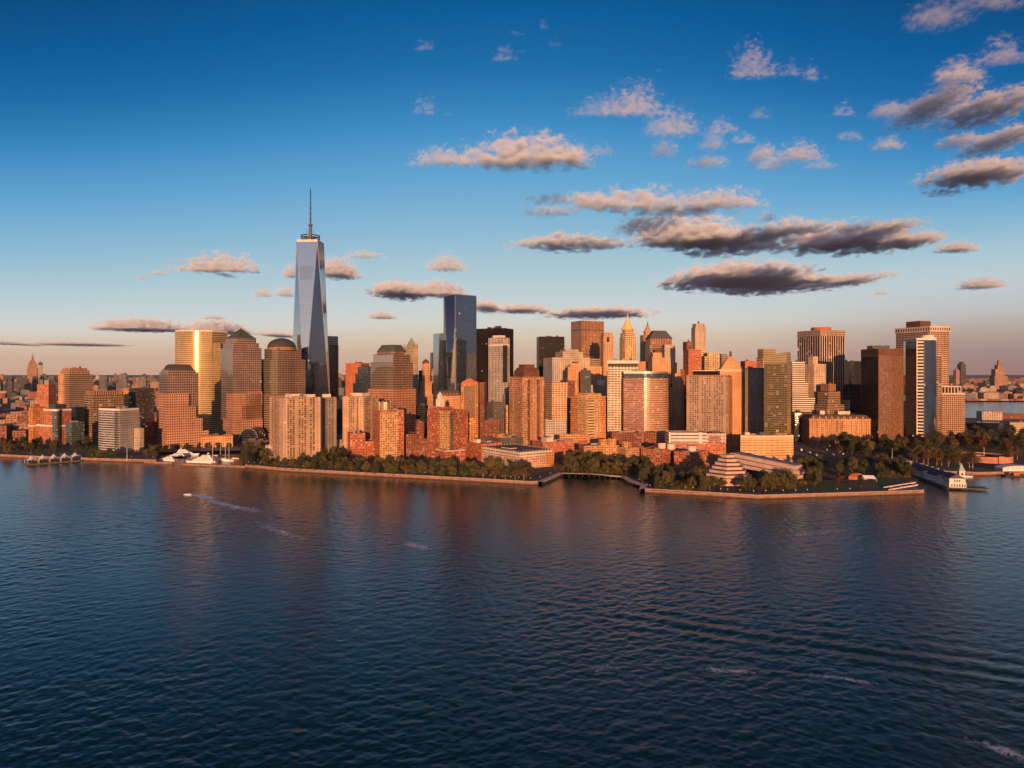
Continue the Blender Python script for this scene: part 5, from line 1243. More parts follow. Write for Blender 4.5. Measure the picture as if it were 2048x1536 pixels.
c = gp(1751, 932); t = thing('canopy', 'small blue canopy among the park trees', 'canopy', (c.x, c.y, GZ)); f2 = rect(c, 9, 8); MB().loft(at(f2, GZ + 3), at(scl(f2, .1), GZ + 6)).build('cloth', 'blue_tarp', t)
for p in f2: MB().tube(p + (GZ,), p + (GZ + 3,), .15, n=5).build('post', 'white_paint', t)
# low terrace walls on the point
for (a, c_), lb in ((((1768, 976), (1832, 966)), 'upper pale terrace wall on the park point'), (((1778, 981), (1836, 971)), 'lower pale terrace wall on the park point')):
    A, C_ = gp(*a), gp(*c_); nn = Vector((-(C_ - A).y, (C_ - A).x, 0)).normalized(); b_ = MB(); b_.prism([tuple(A.xy), tuple(C_.xy), tuple((C_ + nn).xy), tuple((A + nn).xy)], GZ, GZ + 1.4, 0, 0); tag(b_.build('terrace_wall', 'cream'), lb, 'wall')
# far ferry terminal sheds and piers on the right
for x, Yd, yt, m, lb, dp in (((1925, 1928, 2110), 1620, 846, 'glass_dark', 'long dark ferry terminal shed behind the park trees', 45), ((2016, 2020, 2090), 1480, 844, 'gold_bands', 'yellow lit terminal block at the right edge', 24),
                             ((1962, 1964, 2005), 1950, 823, 'far_pale', 'pale pink pier shed in the channel', 30), ((1998, 2000, 2120), 1990, 827, 'brick_dark', 'long dark red pier shed in the channel at the right edge', 30)):
    b = Bld('pier_shed', lb, 'terminal', foot(x[0], x[1], x[2], Yd, -8, dep=dp), Yd, None, GZ if Yd < 1900 else -1.0); b.body(yt, m, parapet=0); b.clutter(2, 'roof_blue', int(x[0]), hmax=2)
# ------------------------------------------------------------------ trees: a few grown in full, then copied with their trunks
def grow(seed, leaf, bark_m, nclump, squat=1.0, droop=0.0, dense=1.0, thin=False):
    rr = random.Random(seed); H = 14.0
    tr = MB(); th = H * (.24 if not thin else .38)
    tr.tube((0, 0, -.3), (rr.uniform(-.2, .2), rr.uniform(-.2, .2), th), .38, .26, 7)
    cl = []
    for k in range(nclump):
        a = k * 2.4 + rr.uniform(-.4, .4); rad = rr.uniform(.1, 1) ** .6 * 4.0 * squat; z = H * (rr.uniform(.34, .84) if not thin else rr.uniform(.48, .86)) - rad * .22
        cl.append((Vector((math.cos(a) * rad, math.sin(a) * rad, z)), rr.uniform(1.7, 2.8)))
    cl.append((Vector((0, 0, H * .86)), 1.9))
    for c, r in cl[:5]: tr.tube((0, 0, th * .8), tuple(c * .9), .2, .07, 5)
    lf = MB()
    for c, r in cl:
        for _ in range(int(115 * r * dense)):
            d = Vector((rr.gauss(0, 1), rr.gauss(0, 1), rr.gauss(0, 1))).normalized(); p = c + d * r * rr.uniform(.5, 1.06); p.z -= droop * max(0, rr.random()) * 2
            s = rr.uniform(.22, .5) * (1 if not thin else .85)
            nrm = (d + Vector((rr.gauss(0, .5), rr.gauss(0, .5), rr.gauss(0, .5)))).normalized(); a = nrm.orthogonal().normalized(); b_ = nrm.cross(a); ang = rr.uniform(0, 6.28); a, b_ = a * math.cos(ang) + b_ * math.sin(ang), b_ * math.cos(ang) - a * math.sin(ang)
            lf.face([p + a * s, p + b_ * s * rr.uniform(.5, .9), p - a * s * rr.uniform(.7, 1), p - b_ * s * rr.uniform(.5, .9)])
    return tr, lf, leaf, bark_m
SPEC = {'dark': [grow(1, 'leaf_dark', 'bark', 11), grow(2, 'leaf_dark', 'bark', 13, 1.15)], 'olive': [grow(3, 'leaf_olive', 'bark', 12, 1.05), grow(4, 'leaf_olive', 'bark', 10)],
        'green': [grow(5, 'leaf_green', 'bark', 12, 1.1), grow(6, 'leaf_green', 'bark', 11)], 'rust': [grow(7, 'leaf_rust', 'bark', 13, 1.1, 0, 1.2)], 'tan': [grow(8, 'leaf_tan', 'bark_pale', 12, 1.0, 0, .8, True), grow(9, 'leaf_tan', 'bark_pale', 11, 1.05, 0, .75, True)],
        'willow': [grow(10, 'leaf_willow', 'bark', 13, 1.05, 1.2), grow(11, 'leaf_willow', 'bark', 14, 1.1, 1.4)]}
PROTO = {}
def tree(kind, x, y, h, label, group=None, rr=random.Random(5), wide=1.0):
    v = rr.randrange(len(SPEC[kind])); key = (kind, v)
    if key not in PROTO:
        tr, lf, leaf, bk_ = SPEC[kind][v]
        t = thing('tree', label, 'tree', (0, 0, 0), group)
        a = tr.build('trunk', bk_, t); c = lf.build('crown', leaf, t); PROTO[key] = (t, a, c); new = True
    else:
        t0, a0, c0 = PROTO[key]; t = t0.copy(); COL.objects.link(t)
        for q in (a0, c0): w_ = q.copy(); w_.parent = t; COL.objects.link(w_)
        t['label'] = label
        if group: t['group'] = group
        elif 'group' in t: del t['group']
    s = h / 14.0; t.location = (x, y, GZ); t.scale = (s * wide, s * wide, s); t.rotation_euler = (0, 0, rr.uniform(0, 6.28)); return t
TR = random.Random(11); SPOTS = []
BLOCK = []                                      # footprints trees keep clear of
def free(x, y, dmin):
    for (a, b_) in SPOTS:
        if (a - x) ** 2 + (b_ - y) ** 2 < dmin * dmin: return False
    for ft in BLOCK:
        ins, n = True, len(ft)
        for i in range(n):
            p, q = ft[i], ft[(i + 1) % n]
            if (q[0] - p[0]) * (y - p[1]) - (q[1] - p[1]) * (x - p[0]) < -2.5 * math.hypot(q[0] - p[0], q[1] - p[1]): ins = False; break
        if ins: return False
    return True
def grove(n, quad, kinds, h, label, group, dmin=6.0):
    """n trees scattered over a patch of ground given by its corners as seen"""
    n, h, dmin = max(2, round(n * .53)), h * 1.35, dmin * 1.35
    q = [gp(*p) for p in quad]; k = tries = 0
    while k < n and tries < n * 30:
        tries += 1; u, v = TR.random(), TR.random(); p = (q[0] * (1 - u) + q[1] * u) * (1 - v) + (q[3] * (1 - u) + q[2] * u) * v
        if not free(p.x, p.y, dmin): continue
        SPOTS.append((p.x, p.y)); kd = TR.choice(kinds); tree(kd, p.x, p.y, h * TR.uniform(.78, 1.2), label[kd] if isinstance(label, dict) else label, group[kd] if isinstance(group, dict) else group); k += 1
def row(n, a, c, kinds, h, label, group, jit=2.0):
    n, h = max(2, round(n * .62)), h * 1.35
    A, C_ = gp(*a), gp(*c)
    for k in range(n):
        p = A.lerp(C_, (k + .5) / n); x, y = p.x + TR.uniform(-jit, jit), p.y + TR.uniform(-jit, jit); kd = TR.choice(kinds)
        if not free(x, y, 3.0): continue
        SPOTS.append((x, y)); tree(kd, x, y, h * TR.uniform(.8, 1.18), label, group)
for o_ in list(bpy.data.objects):
    if o_.parent is None and o_.type == 'EMPTY' and o_.location.y < 1300:
        for ch in o_.children:
            if ch.type == 'MESH' and len(ch.data.vertices) >= 8 and ch.name.split('.')[0] in ('tower', 'base', 'lower_storeys', 'banded_storeys', 'hotel_wing', 'walls', 'tall_wing', 'link_wing', 'left_wing', 'right_wing', 'low_wing', 'wall', 'hall', 'head_house', 'left_half', 'block', 'vault', 'end_pavilion', 'lower_tier'):
                bb = [ch.matrix_basis @ Vector(c) for c in ch.bound_box]; ps = {}
                pts = [(v.co.x + o_.location.x, v.co.y + o_.location.y) for v in ch.data.vertices if v.co.z + o_.location.z < 12]
                pts = sorted(set((round(x, 1), round(y, 1)) for x, y in pts))
                if len(pts) >= 3:
                    def half(ps_):
                        h_ = []
                        for p in ps_:
                            while len(h_) >= 2 and (h_[-1][0] - h_[-2][0]) * (p[1] - h_[-2][1]) - (h_[-1][1] - h_[-2][1]) * (p[0] - h_[-2][0]) <= 0: h_.pop()
                            h_.append(p)
                        return h_
                    BLOCK.append(half(pts)[:-1] + half(pts[::-1])[:-1])
D = ['dark', 'dark', 'olive']; M_ = ['olive', 'green', 'dark', 'olive']
tree('rust', *gp(1677, 968)[:2], 14, 'round rusty red tree on the lawn', wide=1.25); SPOTS.append(tuple(gp(1677, 968)[:2]))
tree('dark', *gp(1722, 976)[:2], 15, 'single dark tree at the lawn edge right of the rusty round tree'); SPOTS.append(tuple(gp(1722, 976)[:2]))
tree('tan', *gp(1678, 907)[:2], 16, 'golden brown tree standing alone at the street corner', wide=1.05); SPOTS.append(tuple(gp(1678, 907)[:2]))
grove(30, [(-30, 911), (60, 911), (60, 888), (-30, 884)], D, 13, 'dark leafy tree in the shady grove at the far left shore', 'trees of the far left grove')
grove(16, [(60, 908), (165, 906), (180, 893), (62, 893)], D, 13, 'dark tree behind the white peaked tents', 'trees behind the tents')
row(9, (176, 917), (236, 919), ['olive', 'green'], 12, 'green tree at the foot of the striped curved block', 'trees below the striped block')
grove(10, [(268, 921), (312, 921), (318, 905), (285, 905)], ['dark', 'olive'], 13, 'tree left of the yacht basin', 'trees left of the basin')
row(12, (322, 902), (470, 897), ['dark', 'green'], 9, 'small tree in the row behind the yacht basin', 'trees behind the basin', 1.5)
grove(18, [(487, 932), (545, 935), (540, 908), (492, 902)], ['green', 'dark', 'olive'], 14, 'leafy tree in the small park right of the yacht basin', 'trees right of the basin')
row(16, (548, 938), (700, 944), ['dark', 'olive'], 12, 'tree on the promenade below the large beige tower', 'promenade trees below the beige tower')
row(34, (600, 936), (1060, 957), M_, 16, 'bushy tree of the back row on the promenade', 'back row promenade trees', 4)
row(30, (690, 945), (1060, 962), ['olive', 'tan', 'green', 'willow'], 12, 'small tree of the front row on the promenade', 'front row promenade trees', 2.5)
grove(14, [(640, 932), (696, 936), (695, 918), (648, 912)], ['green', 'dark'], 15, 'tree below the low beige terraced building', 'trees below the terrace')
grove(46, [(1108, 946), (1262, 951), (1300, 938), (1105, 925)], ['olive', 'olive', 'green', 'dark'], 15, 'olive green tree in the dense grove behind the cove boardwalk', 'cove grove trees', 5)
grove(20, [(1268, 962), (1330, 975), (1330, 950), (1275, 945)], ['dark', 'green', 'willow'], 13, 'tree between the cove and the red brick blocks', 'trees right of the cove')
grove(24, [(1305, 981), (1425, 984), (1425, 962), (1312, 958)], ['willow', 'willow', 'olive'], 14, 'broad yellowish willow tree before the red brick blocks', 'willow trees')
row(5, (1412, 978), (1447, 980), ['olive'], 12, 'tree at the left front of the stepped museum', 'trees at the left of the museum', 1.5)
row(6, (1478, 979), (1510, 980), ['olive', 'green'], 12, 'tree at the right front of the stepped museum', 'trees at the right of the museum', 1.5)
grove(20, [(1515, 982), (1592, 981), (1588, 968), (1510, 968)], ['olive', 'willow', 'green'], 14, 'tree in front of the sloping museum wing', 'trees before the museum wing', 5)
grove(16, [(1597, 970), (1640, 974), (1640, 944), (1598, 944)], ['olive', 'green', 'dark'], 15, 'tree between the museum wing and the lawn', 'trees left of the lawn', 6)
grove(10, [(1600, 934), (1655, 938), (1640, 927), (1604, 924)], ['dark', 'green'], 11, 'low dark tree by the street bend', 'trees at the street bend', 6)
grove(16, [(1672, 948), (1745, 948), (1740, 932), (1685, 934)], ['green', 'olive', 'dark'], 13, 'tree behind the red roofed restaurant', 'trees behind the restaurant', 6)
grove(20, [(1755, 957), (1822, 958), (1818, 938), (1765, 936)], ['dark', 'olive'], 14, 'dark tree between the marquee tent and the pier house', 'trees left of the pier house', 6)
row(16, (1815, 925), (1955, 938), ['tan'], 16, 'pale trunked brown plane tree in the rows between pier house and fort', 'brown plane trees', 4)
row(13, (1810, 920), (1945, 929), ['tan', 'olive'], 15, 'brown plane tree of the second row left of the fort', 'second row plane trees', 4)
row(6, (1985, 918), (2040, 920), ['tan'], 15, 'brown tree behind the fort', 'trees behind the fort', 4)
for q_, n_ in (([(1612, 889), (1760, 898), (1770, 878), (1622, 872)], 34), ([(1680, 912), (1800, 918), (1800, 898), (1680, 892)], 28), ([(1760, 905), (1960, 912), (1960, 882), (1770, 876)], 46), ([(1940, 908), (2085, 914), (2085, 872), (1940, 872)], 40), ([(1770, 876), (2080, 872), (2080, 863), (1880, 862)], 14)):
    grove(n_, q_, ['dark', 'dark', 'olive', 'rust', 'green', 'olive'], 17, {'dark': 'dark broad tree in the large park below the towers', 'olive': 'olive tree in the large park below the towers', 'rust': 'rusty brown tree in the large park below the towers', 'green': 'green tree in the large park below the towers'},
          {'dark': 'dark park trees', 'olive': 'olive park trees', 'rust': 'rusty park trees', 'green': 'green park trees'}, 7)
def foliage(name, label, quads, zmax, n, leaf, seed):
    """the lower branches and shrubs that close the gaps below the crowns: one uncountable mass"""
    rr = random.Random(seed); q_ = MB()
    for quad in quads:
        q = [gp(*p) for p in quad]; bumps = [(rr.random(), rr.random(), rr.uniform(.45, 1.0)) for _ in range(60)]
        for _ in range(n):
            bu = rr.choice(bumps); u, v = min(max(rr.gauss(bu[0], .045), 0), 1), min(max(rr.gauss(bu[1], .07), 0), 1); p = (q[0] * (1 - u) + q[1] * u) * (1 - v) + (q[3] * (1 - u) + q[2] * u) * v
            d2 = ((u - bu[0]) / .09) ** 2 + ((v - bu[1]) / .14) ** 2; top = zmax * bu[2] * max(.25, 1 - .5 * d2)
            if not free(p.x, p.y, 0): continue
            c = Vector((p.x, p.y, GZ + top * rr.random() ** .6)); s = rr.uniform(.35, .75); nr = Vector((rr.gauss(0, 1), rr.gauss(0, 1), rr.gauss(.5, .8))).normalized(); a = nr.orthogonal().normalized(); b_ = nr.cross(a)
            q_.face([c + a * s, c + b_ * s * .7, c - a * s, c - b_ * s * .7])
    o = q_.build(name, leaf); o['kind'] = 'stuff'; o['label'] = label
PK = [[(1612, 890), (1700, 894), (1710, 876), (1622, 870)], [(1690, 910), (1800, 917), (1800, 885), (1690, 880)], [(1790, 912), (1960, 913), (1960, 876), (1790, 874)], [(1950, 908), (2085, 912), (2085, 866), (1950, 868)]]
foliage('undergrowth', 'dark mass of shrubs and lower branches in the large park below the towers', PK, 15, 11000, 'leaf_dark', 5)
foliage('shrubbery', 'olive shrubs and lower branches along the cove and the museum', [[(1108, 946), (1262, 951), (1300, 938), (1110, 928)], [(1300, 980), (1420, 984), (1425, 962), (1310, 955)], [(1510, 981), (1592, 980), (1590, 968), (1508, 968)], [(1596, 972), (1640, 970), (1640, 944), (1597, 944)], [(1755, 957), (1822, 956), (1818, 938), (1765, 938)]], 9, 4600, 'leaf_olive', 6)
foliage('hedge_planting', 'low planting along the promenade and the left shore', [[(600, 938), (1060, 960), (1058, 952), (600, 928)], [(-20, 909), (168, 907), (175, 894), (-20, 888)], [(490, 931), (560, 936), (545, 910), (492, 905)]], 7, 5000, 'leaf_green', 7)
print('TREES', len([o for o in bpy.data.objects if o.name.split('.')[0] == 'tree']))
# ------------------------------------------------------------------ boats
def hull_mb(L, Wd, Hh, draft=.5, bow=.45, n=12, flare=.25):
    """hull lying along +x, stern at -L/2"""
    q = MB(); rings = []
    for k in range(n + 1):
        s = k / n; x = -L / 2 + L * s
        wv = Wd / 2 * (1 if s < 1 - bow else max(.02, 1 - ((s - (1 - bow)) / bow) ** 2)) * (.86 + .14 * min(1, s * 5))
        sh = Hh * (1 + .35 * max(0, s - .5) * 2 * .6)
        rings.append([(x + (0 if s < .98 else 0), -wv, sh), (x - (.06 * L * s if s > .6 else 0), -wv * (1 - flare), -draft), (x - (.06 * L * s if s > .6 else 0), wv * (1 - flare), -draft), (x, wv, sh)])
    for a, b_ in zip(rings, rings[1:]):
        for i in range(3): q.face((a[i], a[i + 1], b_[i + 1], b_[i]))
        q.face((a[3], a[0], b_[0], b_[3]))
    q.face(rings[0]); q.face(list(reversed(rings[-1]))); return q
def deckhouse(q, x0, x1, w_, z0, z1, rake=1.5, mi=0):
    lo = [(x0, -w_ / 2, z0), (x1, -w_ / 2 * .8, z0), (x1, w_ / 2 * .8, z0), (x0, w_ / 2, z0)]; hi = [(x0 + rake * .3, -w_ / 2 * .92, z1), (x1 - rake, -w_ / 2 * .74, z1), (x1 - rake, w_ / 2 * .74, z1), (x0 + rake * .3, w_ / 2 * .92, z1)]
    q.loft(lo, hi, mi=mi).cap(hi, mi); return q
def yacht(L, px, py, rot, label, tiers=3, navy=False, name='motor_yacht', cat='yacht'):
    p = gp(px, py, 0.0); t = thing(name, label, cat, (0, 0, 0)); Wd = L * .2; Hh = L * .075
    hull_mb(L, Wd, Hh).build('hull', 'hull_navy' if navy else 'hull_white', t)
    z, x0, x1, w_ = Hh * 1.0, -L * .42, L * .26, Wd * .8; dh = L * .062
    for k in range(tiers):
        q = MB(); deckhouse(q, x0, x1, w_, z, z + dh, dh * .8); dk = q.build('deckhouse', 'hull_white', t)
        q = MB(); deckhouse(q, x0 + L * .06, x1 - dh * .35 + .05, w_ * 1.01, z + dh * .38, z + dh * .74, dh * .3); q.build('window_band', 'window_dark', dk)
        z += dh; x0 += L * .05; x1 -= L * .13; w_ *= .82
    q = MB(); q.tube((x0 + L * .06, 0, z), (x0 + L * .04, 0, z + L * .09), L * .012, L * .004).tube((x0 + L * .06, -w_ * .45, z), (x0 + L * .05, 0, z + L * .06), L * .008, n=5).tube((x0 + L * .06, w_ * .45, z), (x0 + L * .05, 0, z + L * .06), L * .008, n=5)
    q.prism(ngon((x0 + L * .02, 0), L * .02, 10), z + L * .03, z + L * .06, 0, 0); q.build('radar_mast', 'hull_white', t)
    t.location = p; t.rotation_euler = (0, 0, R(rot)); return t
yacht(28, 333, 921.5, 176, 'white motor yacht at the left mouth of the basin, bow to the left')
yacht(34, 352, 915, 178, 'dark hulled motor yacht behind the left white yacht', 2, True)
yacht(40, 374, 911, 4, 'tall white three decked yacht in the back of the basin')
yacht(48, 402, 926.5, 177, 'largest white yacht lying along the long breakwater')
yacht(11, 471, 917.5, 10, 'small white motor boat right of the sailing boats', 1)
yacht(13, 452, 930, 2, 'small launch moored just behind the long breakwater', 1)
yacht(9, 322, 918, 170, 'small white launch left of the left white motor yacht', 1)
yacht(10, 408, 914, 8, 'small white launch moored behind the largest yacht', 1)
yacht(8, 431, 911.5, 175, 'small white launch at the back of the basin, behind the sailing boats', 1)
yacht(9, 459, 911, 12, 'small white launch at the back right corner of the basin', 1)
def sailboat(L, Hm, px, py, rot, label, lean=0):
    p = gp(px, py, 0.0); t = thing('sailboat', label, 'sailing boat', (0, 0, 0))
    hull_mb(L, L * .24, L * .075, .6, .6).build('hull', 'hull_white', t)
    q = MB(); deckhouse(q, -L * .2, L * .12, L * .13, L * .075, L * .12, .6); q.build('cabin', 'hull_white', t)
    MB().tube((L * .08, 0, L * .07), (L * .08, 0, Hm), .32, .16).build('mast', 'white_paint', t)
    MB().tube((L * .08, 0, L * .16), (-L * .36, 0, L * .17), .22, .18).build('boom', 'white_paint', t)
    q = MB()
    for e in (L * .48, -L * .48): q.tube((L * .08, 0, Hm * .98), (e, 0, L * .09), .05, n=3)
    q.tube((L * .08, -1.6, Hm * .6), (L * .08, 1.6, Hm * .6), .07, n=4); q.build('rigging', 'steel_dark', t)
    t.location = p; t.rotation_euler = (R(lean), 0, R(rot)); return t
sailboat(16, 28, 424, 928.5, 80, 'sailing boat with a tall bare mast beside the largest yacht')
sailboat(20, 29, 439, 920, 20, 'left of three white sailing boats moored together')
sailboat(24, 32, 448, 921.5, 12, 'middle of three white sailing boats moored together')
sailboat(18, 30, 456, 922.5, 8, 'right of three white sailing boats moored together')
for a, c_, lb in (((335, 910.5), (395, 908.5), 'floating wooden dock at the back left of the basin'), ((425, 914), (475, 912), 'floating wooden dock behind the sailing boats')):
    A, C_ = gp(*a, 0.), gp(*c_, 0.); nn = Vector((0, 2.4, 0)); q = MB(); q.prism([tuple(A.xy), tuple(C_.xy), tuple((C_ + nn).xy), tuple((A + nn).xy)], -.3, .6, 0, 0, True); tag(q.build('floating_dock', 'dock_wood'), lb, 'dock')
# speeding motorboat and its wake
t = yacht(9.5, 375, 990, 172, 'small white motorboat speeding left on the open river', 1, name='motorboat', cat='motorboat')
def foam(name, pts, w0, w1, label, bias=.0):
    """pts: waterline places along the streak; the strip rides on the waves"""
    P0_ = [Vector(wl(*p)) for p in pts]; P = []
    for a, c in zip(P0_, P0_[1:]):
        n = max(2, int((c - a).length / 2.0)); P += [a.lerp(c, k / n) for k in range(n)]
    P.append(P0_[-1]); n = len(P); q = MB(); m_ = 6; rows = []
    for i, p in enumerate(P):
        d = (P[min(i + 1, n - 1)] - P[max(i - 1, 0)]).normalized(); nn = Vector((-d.y, d.x)); w_ = w0 + (w1 - w0) * i / (n - 1); row_ = []
        for k in range(m_ + 1):
            r = p + nn * w_ * (k / m_ - .5); row_.append((r.x, r.y, float(wave_h(np.array([r.x]), np.array([r.y]), np.array([max(r.y * .0024, .3)]))[0]) + .07))
        rows.append(row_)
    for i in range(n - 1):
        u0, u1 = i / (n - 1), (i + 1) / (n - 1)
        for k in range(m_):
            q.face((rows[i][k], rows[i + 1][k], rows[i + 1][k + 1], rows[i][k + 1]), [(u0, k / m_), (u1, k / m_), (u1, (k + 1) / m_), (u0, (k + 1) / m_)], 0, True)
    o = q.build(name, 'foam'); o.color = (bias, 0, 0, 1); o['kind'] = 'stuff'; o['label'] = label; return o
foam('wake_foam', [(379, 989.5), (390, 990.5), (400, 992), (412, 995), (420, 999)], 6, 20, 'bright white wake just behind the speeding motorboat', 1.4)
foam('wake_foam', [(392, 990), (410, 995), (432, 1005), (462, 1013), (495, 1018), (528, 1030)], 9, 22, 'fading wake trail behind the speeding motorboat', .2)
foam('wake_foam', [(500, 1040), (545, 1058), (600, 1076), (640, 1082)], 14, 14, 'broken foam further along the wake trail', .03)
foam('wake_foam', [(800, 1083), (835, 1092), (866, 1102)], 12, 12, 'small foam patch on the mid river', .2)
foam('wake_foam', [(1160, 1342), (1205, 1334), (1260, 1342)], 10, 8, 'foam patch on the near river, centre')
foam('wake_foam', [(1370, 1336), (1440, 1341), (1540, 1345)], 6, 6, 'thin broken foam line on the near river, right of centre')
foam('wake_foam', [(1590, 1346), (1650, 1352), (1790, 1373)], 6, 5, 'thin broken foam line on the near river, further right')
foam('wake_foam', [(1912, 1480), (1960, 1486), (2010, 1502), (2070, 1532)], 10, 10, 'foam streak at the lower right corner')
foam('wake_foam', [(1560, 1074), (1640, 1066), (1720, 1055)], 14, 10, 'faint foam below the park lawn')
# work barge and small ferry at the right
p = gp(2026, 953, 0.); t = thing('work_barge', 'dark work barge at the right edge of the harbour', 'barge', (p.x, p.y, 0))
q = MB(); q.prism(rect(p, 26, 8), -.5, 1.8, 0, 0, True); q.build('hull', 'hull_black', t); MB().prism(rect((p.x + 3, p.y), 8, 5), 1.8, 5.2, 0, 0).build('cabin', 'terracotta', t)
MB().tube((p.x - 6, p.y, 1.8), (p.x - 8, p.y, 11), .35, .2).build('crane_post', 'red_metal', t)
p = gp(1934, 954.5, 0.); t = yacht(17, 1934, 954.5, 4, 'small ferry moored right of the clock tower', 1, name='ferry', cat='ferry')
# ------------------------------------------------------------------ lamps and vehicles
lamp0 = None
def lamp(x, y, h, label, group):
    global lamp0
    if lamp0 is None:
        t = thing('street_lamp', label, 'street lamp', (0, 0, 0), group)
        a = MB().tube((0, 0, 0), (0, 0, 4.4), .12, .08, 6).build('post', 'steel_dark', t)
        q = MB(); prev = None
        for k in range(5):
            an = -math.pi / 2 + math.pi * k / 4; ring = at(ngon((0, 0), max(.36 * math.cos(an), .01), 8), 4.7 + .36 * math.sin(an))
            if prev: q.loft(prev, ring, smooth=True)
            prev = ring
        c = q.build('lamp_globe', 'lamp_globe', t); lamp0 = (t, a, c)
    else:
        t = lamp0[0].copy(); COL.objects.link(t)
        for q in lamp0[1:]: w_ = q.copy(); w_.parent = t; COL.objects.link(w_)
        t['label'] = label; t['group'] = group
    t.location = (x, y, GZ); t.scale = (1, 1, h / 5.0); return t
LR = random.Random(8)
def lamps(n, pts, off, label, group, h=5.0):
    P = [Vector(p) for p in offs(pts, off)]; seg = [(P[i + 1] - P[i]).length for i in range(len(P) - 1)]; tot = sum(seg)
    for k in range(n):
        d = tot * (k + .5 + LR.uniform(-.35, .35)) / n; i = 0
        if LR.random() < .22: continue
        while i < len(seg) - 1 and d > seg[i]: d -= seg[i]; i += 1
        p = P[i].lerp(P[i + 1], d / seg[i]); lamp(p.x, p.y, h, label, group)
lamps(34, SW[7:14], 3.2, 'globe street lamp on the long straight promenade', 'promenade lamps')
lamps(26, SW[19:25], 3.2, 'globe street lamp on the river walk of the park point', 'park point lamps')
lamps(12, SW[13:20], 2.0, 'globe street lamp on the cove boardwalk', 'cove lamps', 4.0)
lamps(8, SW[1:5], 3.0, 'globe street lamp behind the left river wall', 'left shore lamps')
# tall flagpoles
for px, py, h, lb in ((254, 922, 20, 'tall pale pole on the shore left of the yacht basin'), (1661, 868, 26, 'tall pale flagpole before the stone customs hall')):
    p = gp(px, py); t = thing('flagpole', lb, 'flagpole', p); MB().tube((p.x, p.y, GZ), (p.x, p.y, GZ + h), .4, .2).build('pole', 'white_paint', t); MB().prism(rect(p, 1.6, 1.6), GZ - .02, GZ + .5, 0, 0).build('base', 'cream', t)
# cars, buses
cars = {}
def car(col, x, y, rot, label, group, bus=False):
    key = (col, bus)
    if key not in cars:
        t = thing('bus' if bus else 'parked_car', label, 'bus' if bus else 'car', (0, 0, 0), group)
        if bus:
            q = MB(); q.prism(rect((0, 0), 12, 2.6), .45, 3.2, 0, 0, True); body = q.build('body', 'car_' + col, t)
            q = MB(); q.prism(rect((0, 0), 11.4, 2.64), 1.6, 2.5, 0, 0); win = q.build('window_band', 'window_dark', t); wx = (-4, 3.8)
        else:
            q = MB(); lo, mid_ = rect((0, 0), 4.5, 1.8), rect((0, 0), 4.4, 1.76); q.loft(at(lo, .35), at(mid_, .85)).cap(at(mid_, .85), 0); cab = rect((-.2, 0), 2.6, 1.6)
            q.loft(at(cab, .85), at(scl(rect((-.3, 0), 1.9, 1.45), 1), 1.4)).cap(at(rect((-.3, 0), 1.9, 1.45), 1.4), 0); body = q.build('body', 'car_' + col, t)
            q = MB(); q.loft(at(rect((-.22, 0), 2.5, 1.63), .9), at(rect((-.3, 0), 2.0, 1.5), 1.3)); win = q.build('windows', 'window_dark', t); wx = (-1.4, 1.4)
        ws = []
        for sx_ in wx:
            for sy_ in (-1, 1):
                q = MB(); q.tube((sx_, sy_ * (.72 if not bus else 1.1), .34), (sx_, sy_ * (.92 if not bus else 1.32), .34), .34, .34, 10); ws.append(q.build('wheel', 'hull_black', t))
        cars[key] = [t, body, win] + ws
    else:
        t = cars[key][0].copy(); COL.objects.link(t)
        for q in cars[key][1:]: w_ = q.copy(); w_.parent = t; COL.objects.link(w_)
        t['label'] = label; t['group'] = group
    t.location = (x, y, GZ + .04); t.rotation_euler = (0, 0, rot); return t
CR = random.Random(21)
A0, A1 = gp(1598, 874), gp(1690, 912)
names = ['white', 'black', 'silver', 'red', 'yellow', 'blue', 'white', 'silver', 'black']
for k in range(54):
    s = CR.random() ** 1.3; p = A0.lerp(A1, s) + Vector((CR.choice((-14, -10, -6, 2, 6, 10, 16)), CR.uniform(-6, 6), 0)); d = (A1 - A0); col = CR.choice(names)
    if not all((p.x - a) ** 2 + (p.y - b_) ** 2 > 20 for a, b_ in SPOTS): continue
    SPOTS.append((p.x, p.y)); car(col, p.x, p.y, math.atan2(d.y, d.x) + CR.choice((0, math.pi)), col + ' car on the wide street between the towers and the park', col + ' cars on the street')
for (px, py), lb in (((1601, 901), 'white bus, first in the line along the wide street'), ((1618, 907), 'white bus, middle of the line along the wide street'), ((1632, 912), 'white bus, last in the line along the wide street')):
    p = gp(px, py); car('white', p.x, p.y, math.atan2(gp(1632, 912).y - gp(1601, 901).y, gp(1632, 912).x - gp(1601, 901).x), lb, 'buses on the street', True)
# ------------------------------------------------------------------ far midtown, low rise quarters and the far shore
FR = random.Random(99)
def far(x, Y, w_, d_, h, m, label, group, rot=None, tier=True, name='low_rise_block', z0=GZ):
    rot = R(FR.uniform(15, 40)) if rot is None else rot
    t = thing(name, label, 'building', (x, Y, z0), group)
    f2 = rect((x, Y), w_, d_, rot); MB().prism(f2, z0 - .5, z0 + h).build('block', [m, 'roof_gray'], t)
    if tier: MB().prism(scl(f2, FR.uniform(.35, .7)), z0 + h, z0 + h + max(3, h * FR.uniform(.06, .16))).build('roof_house', [m, 'roof_gray'], t)
    return t
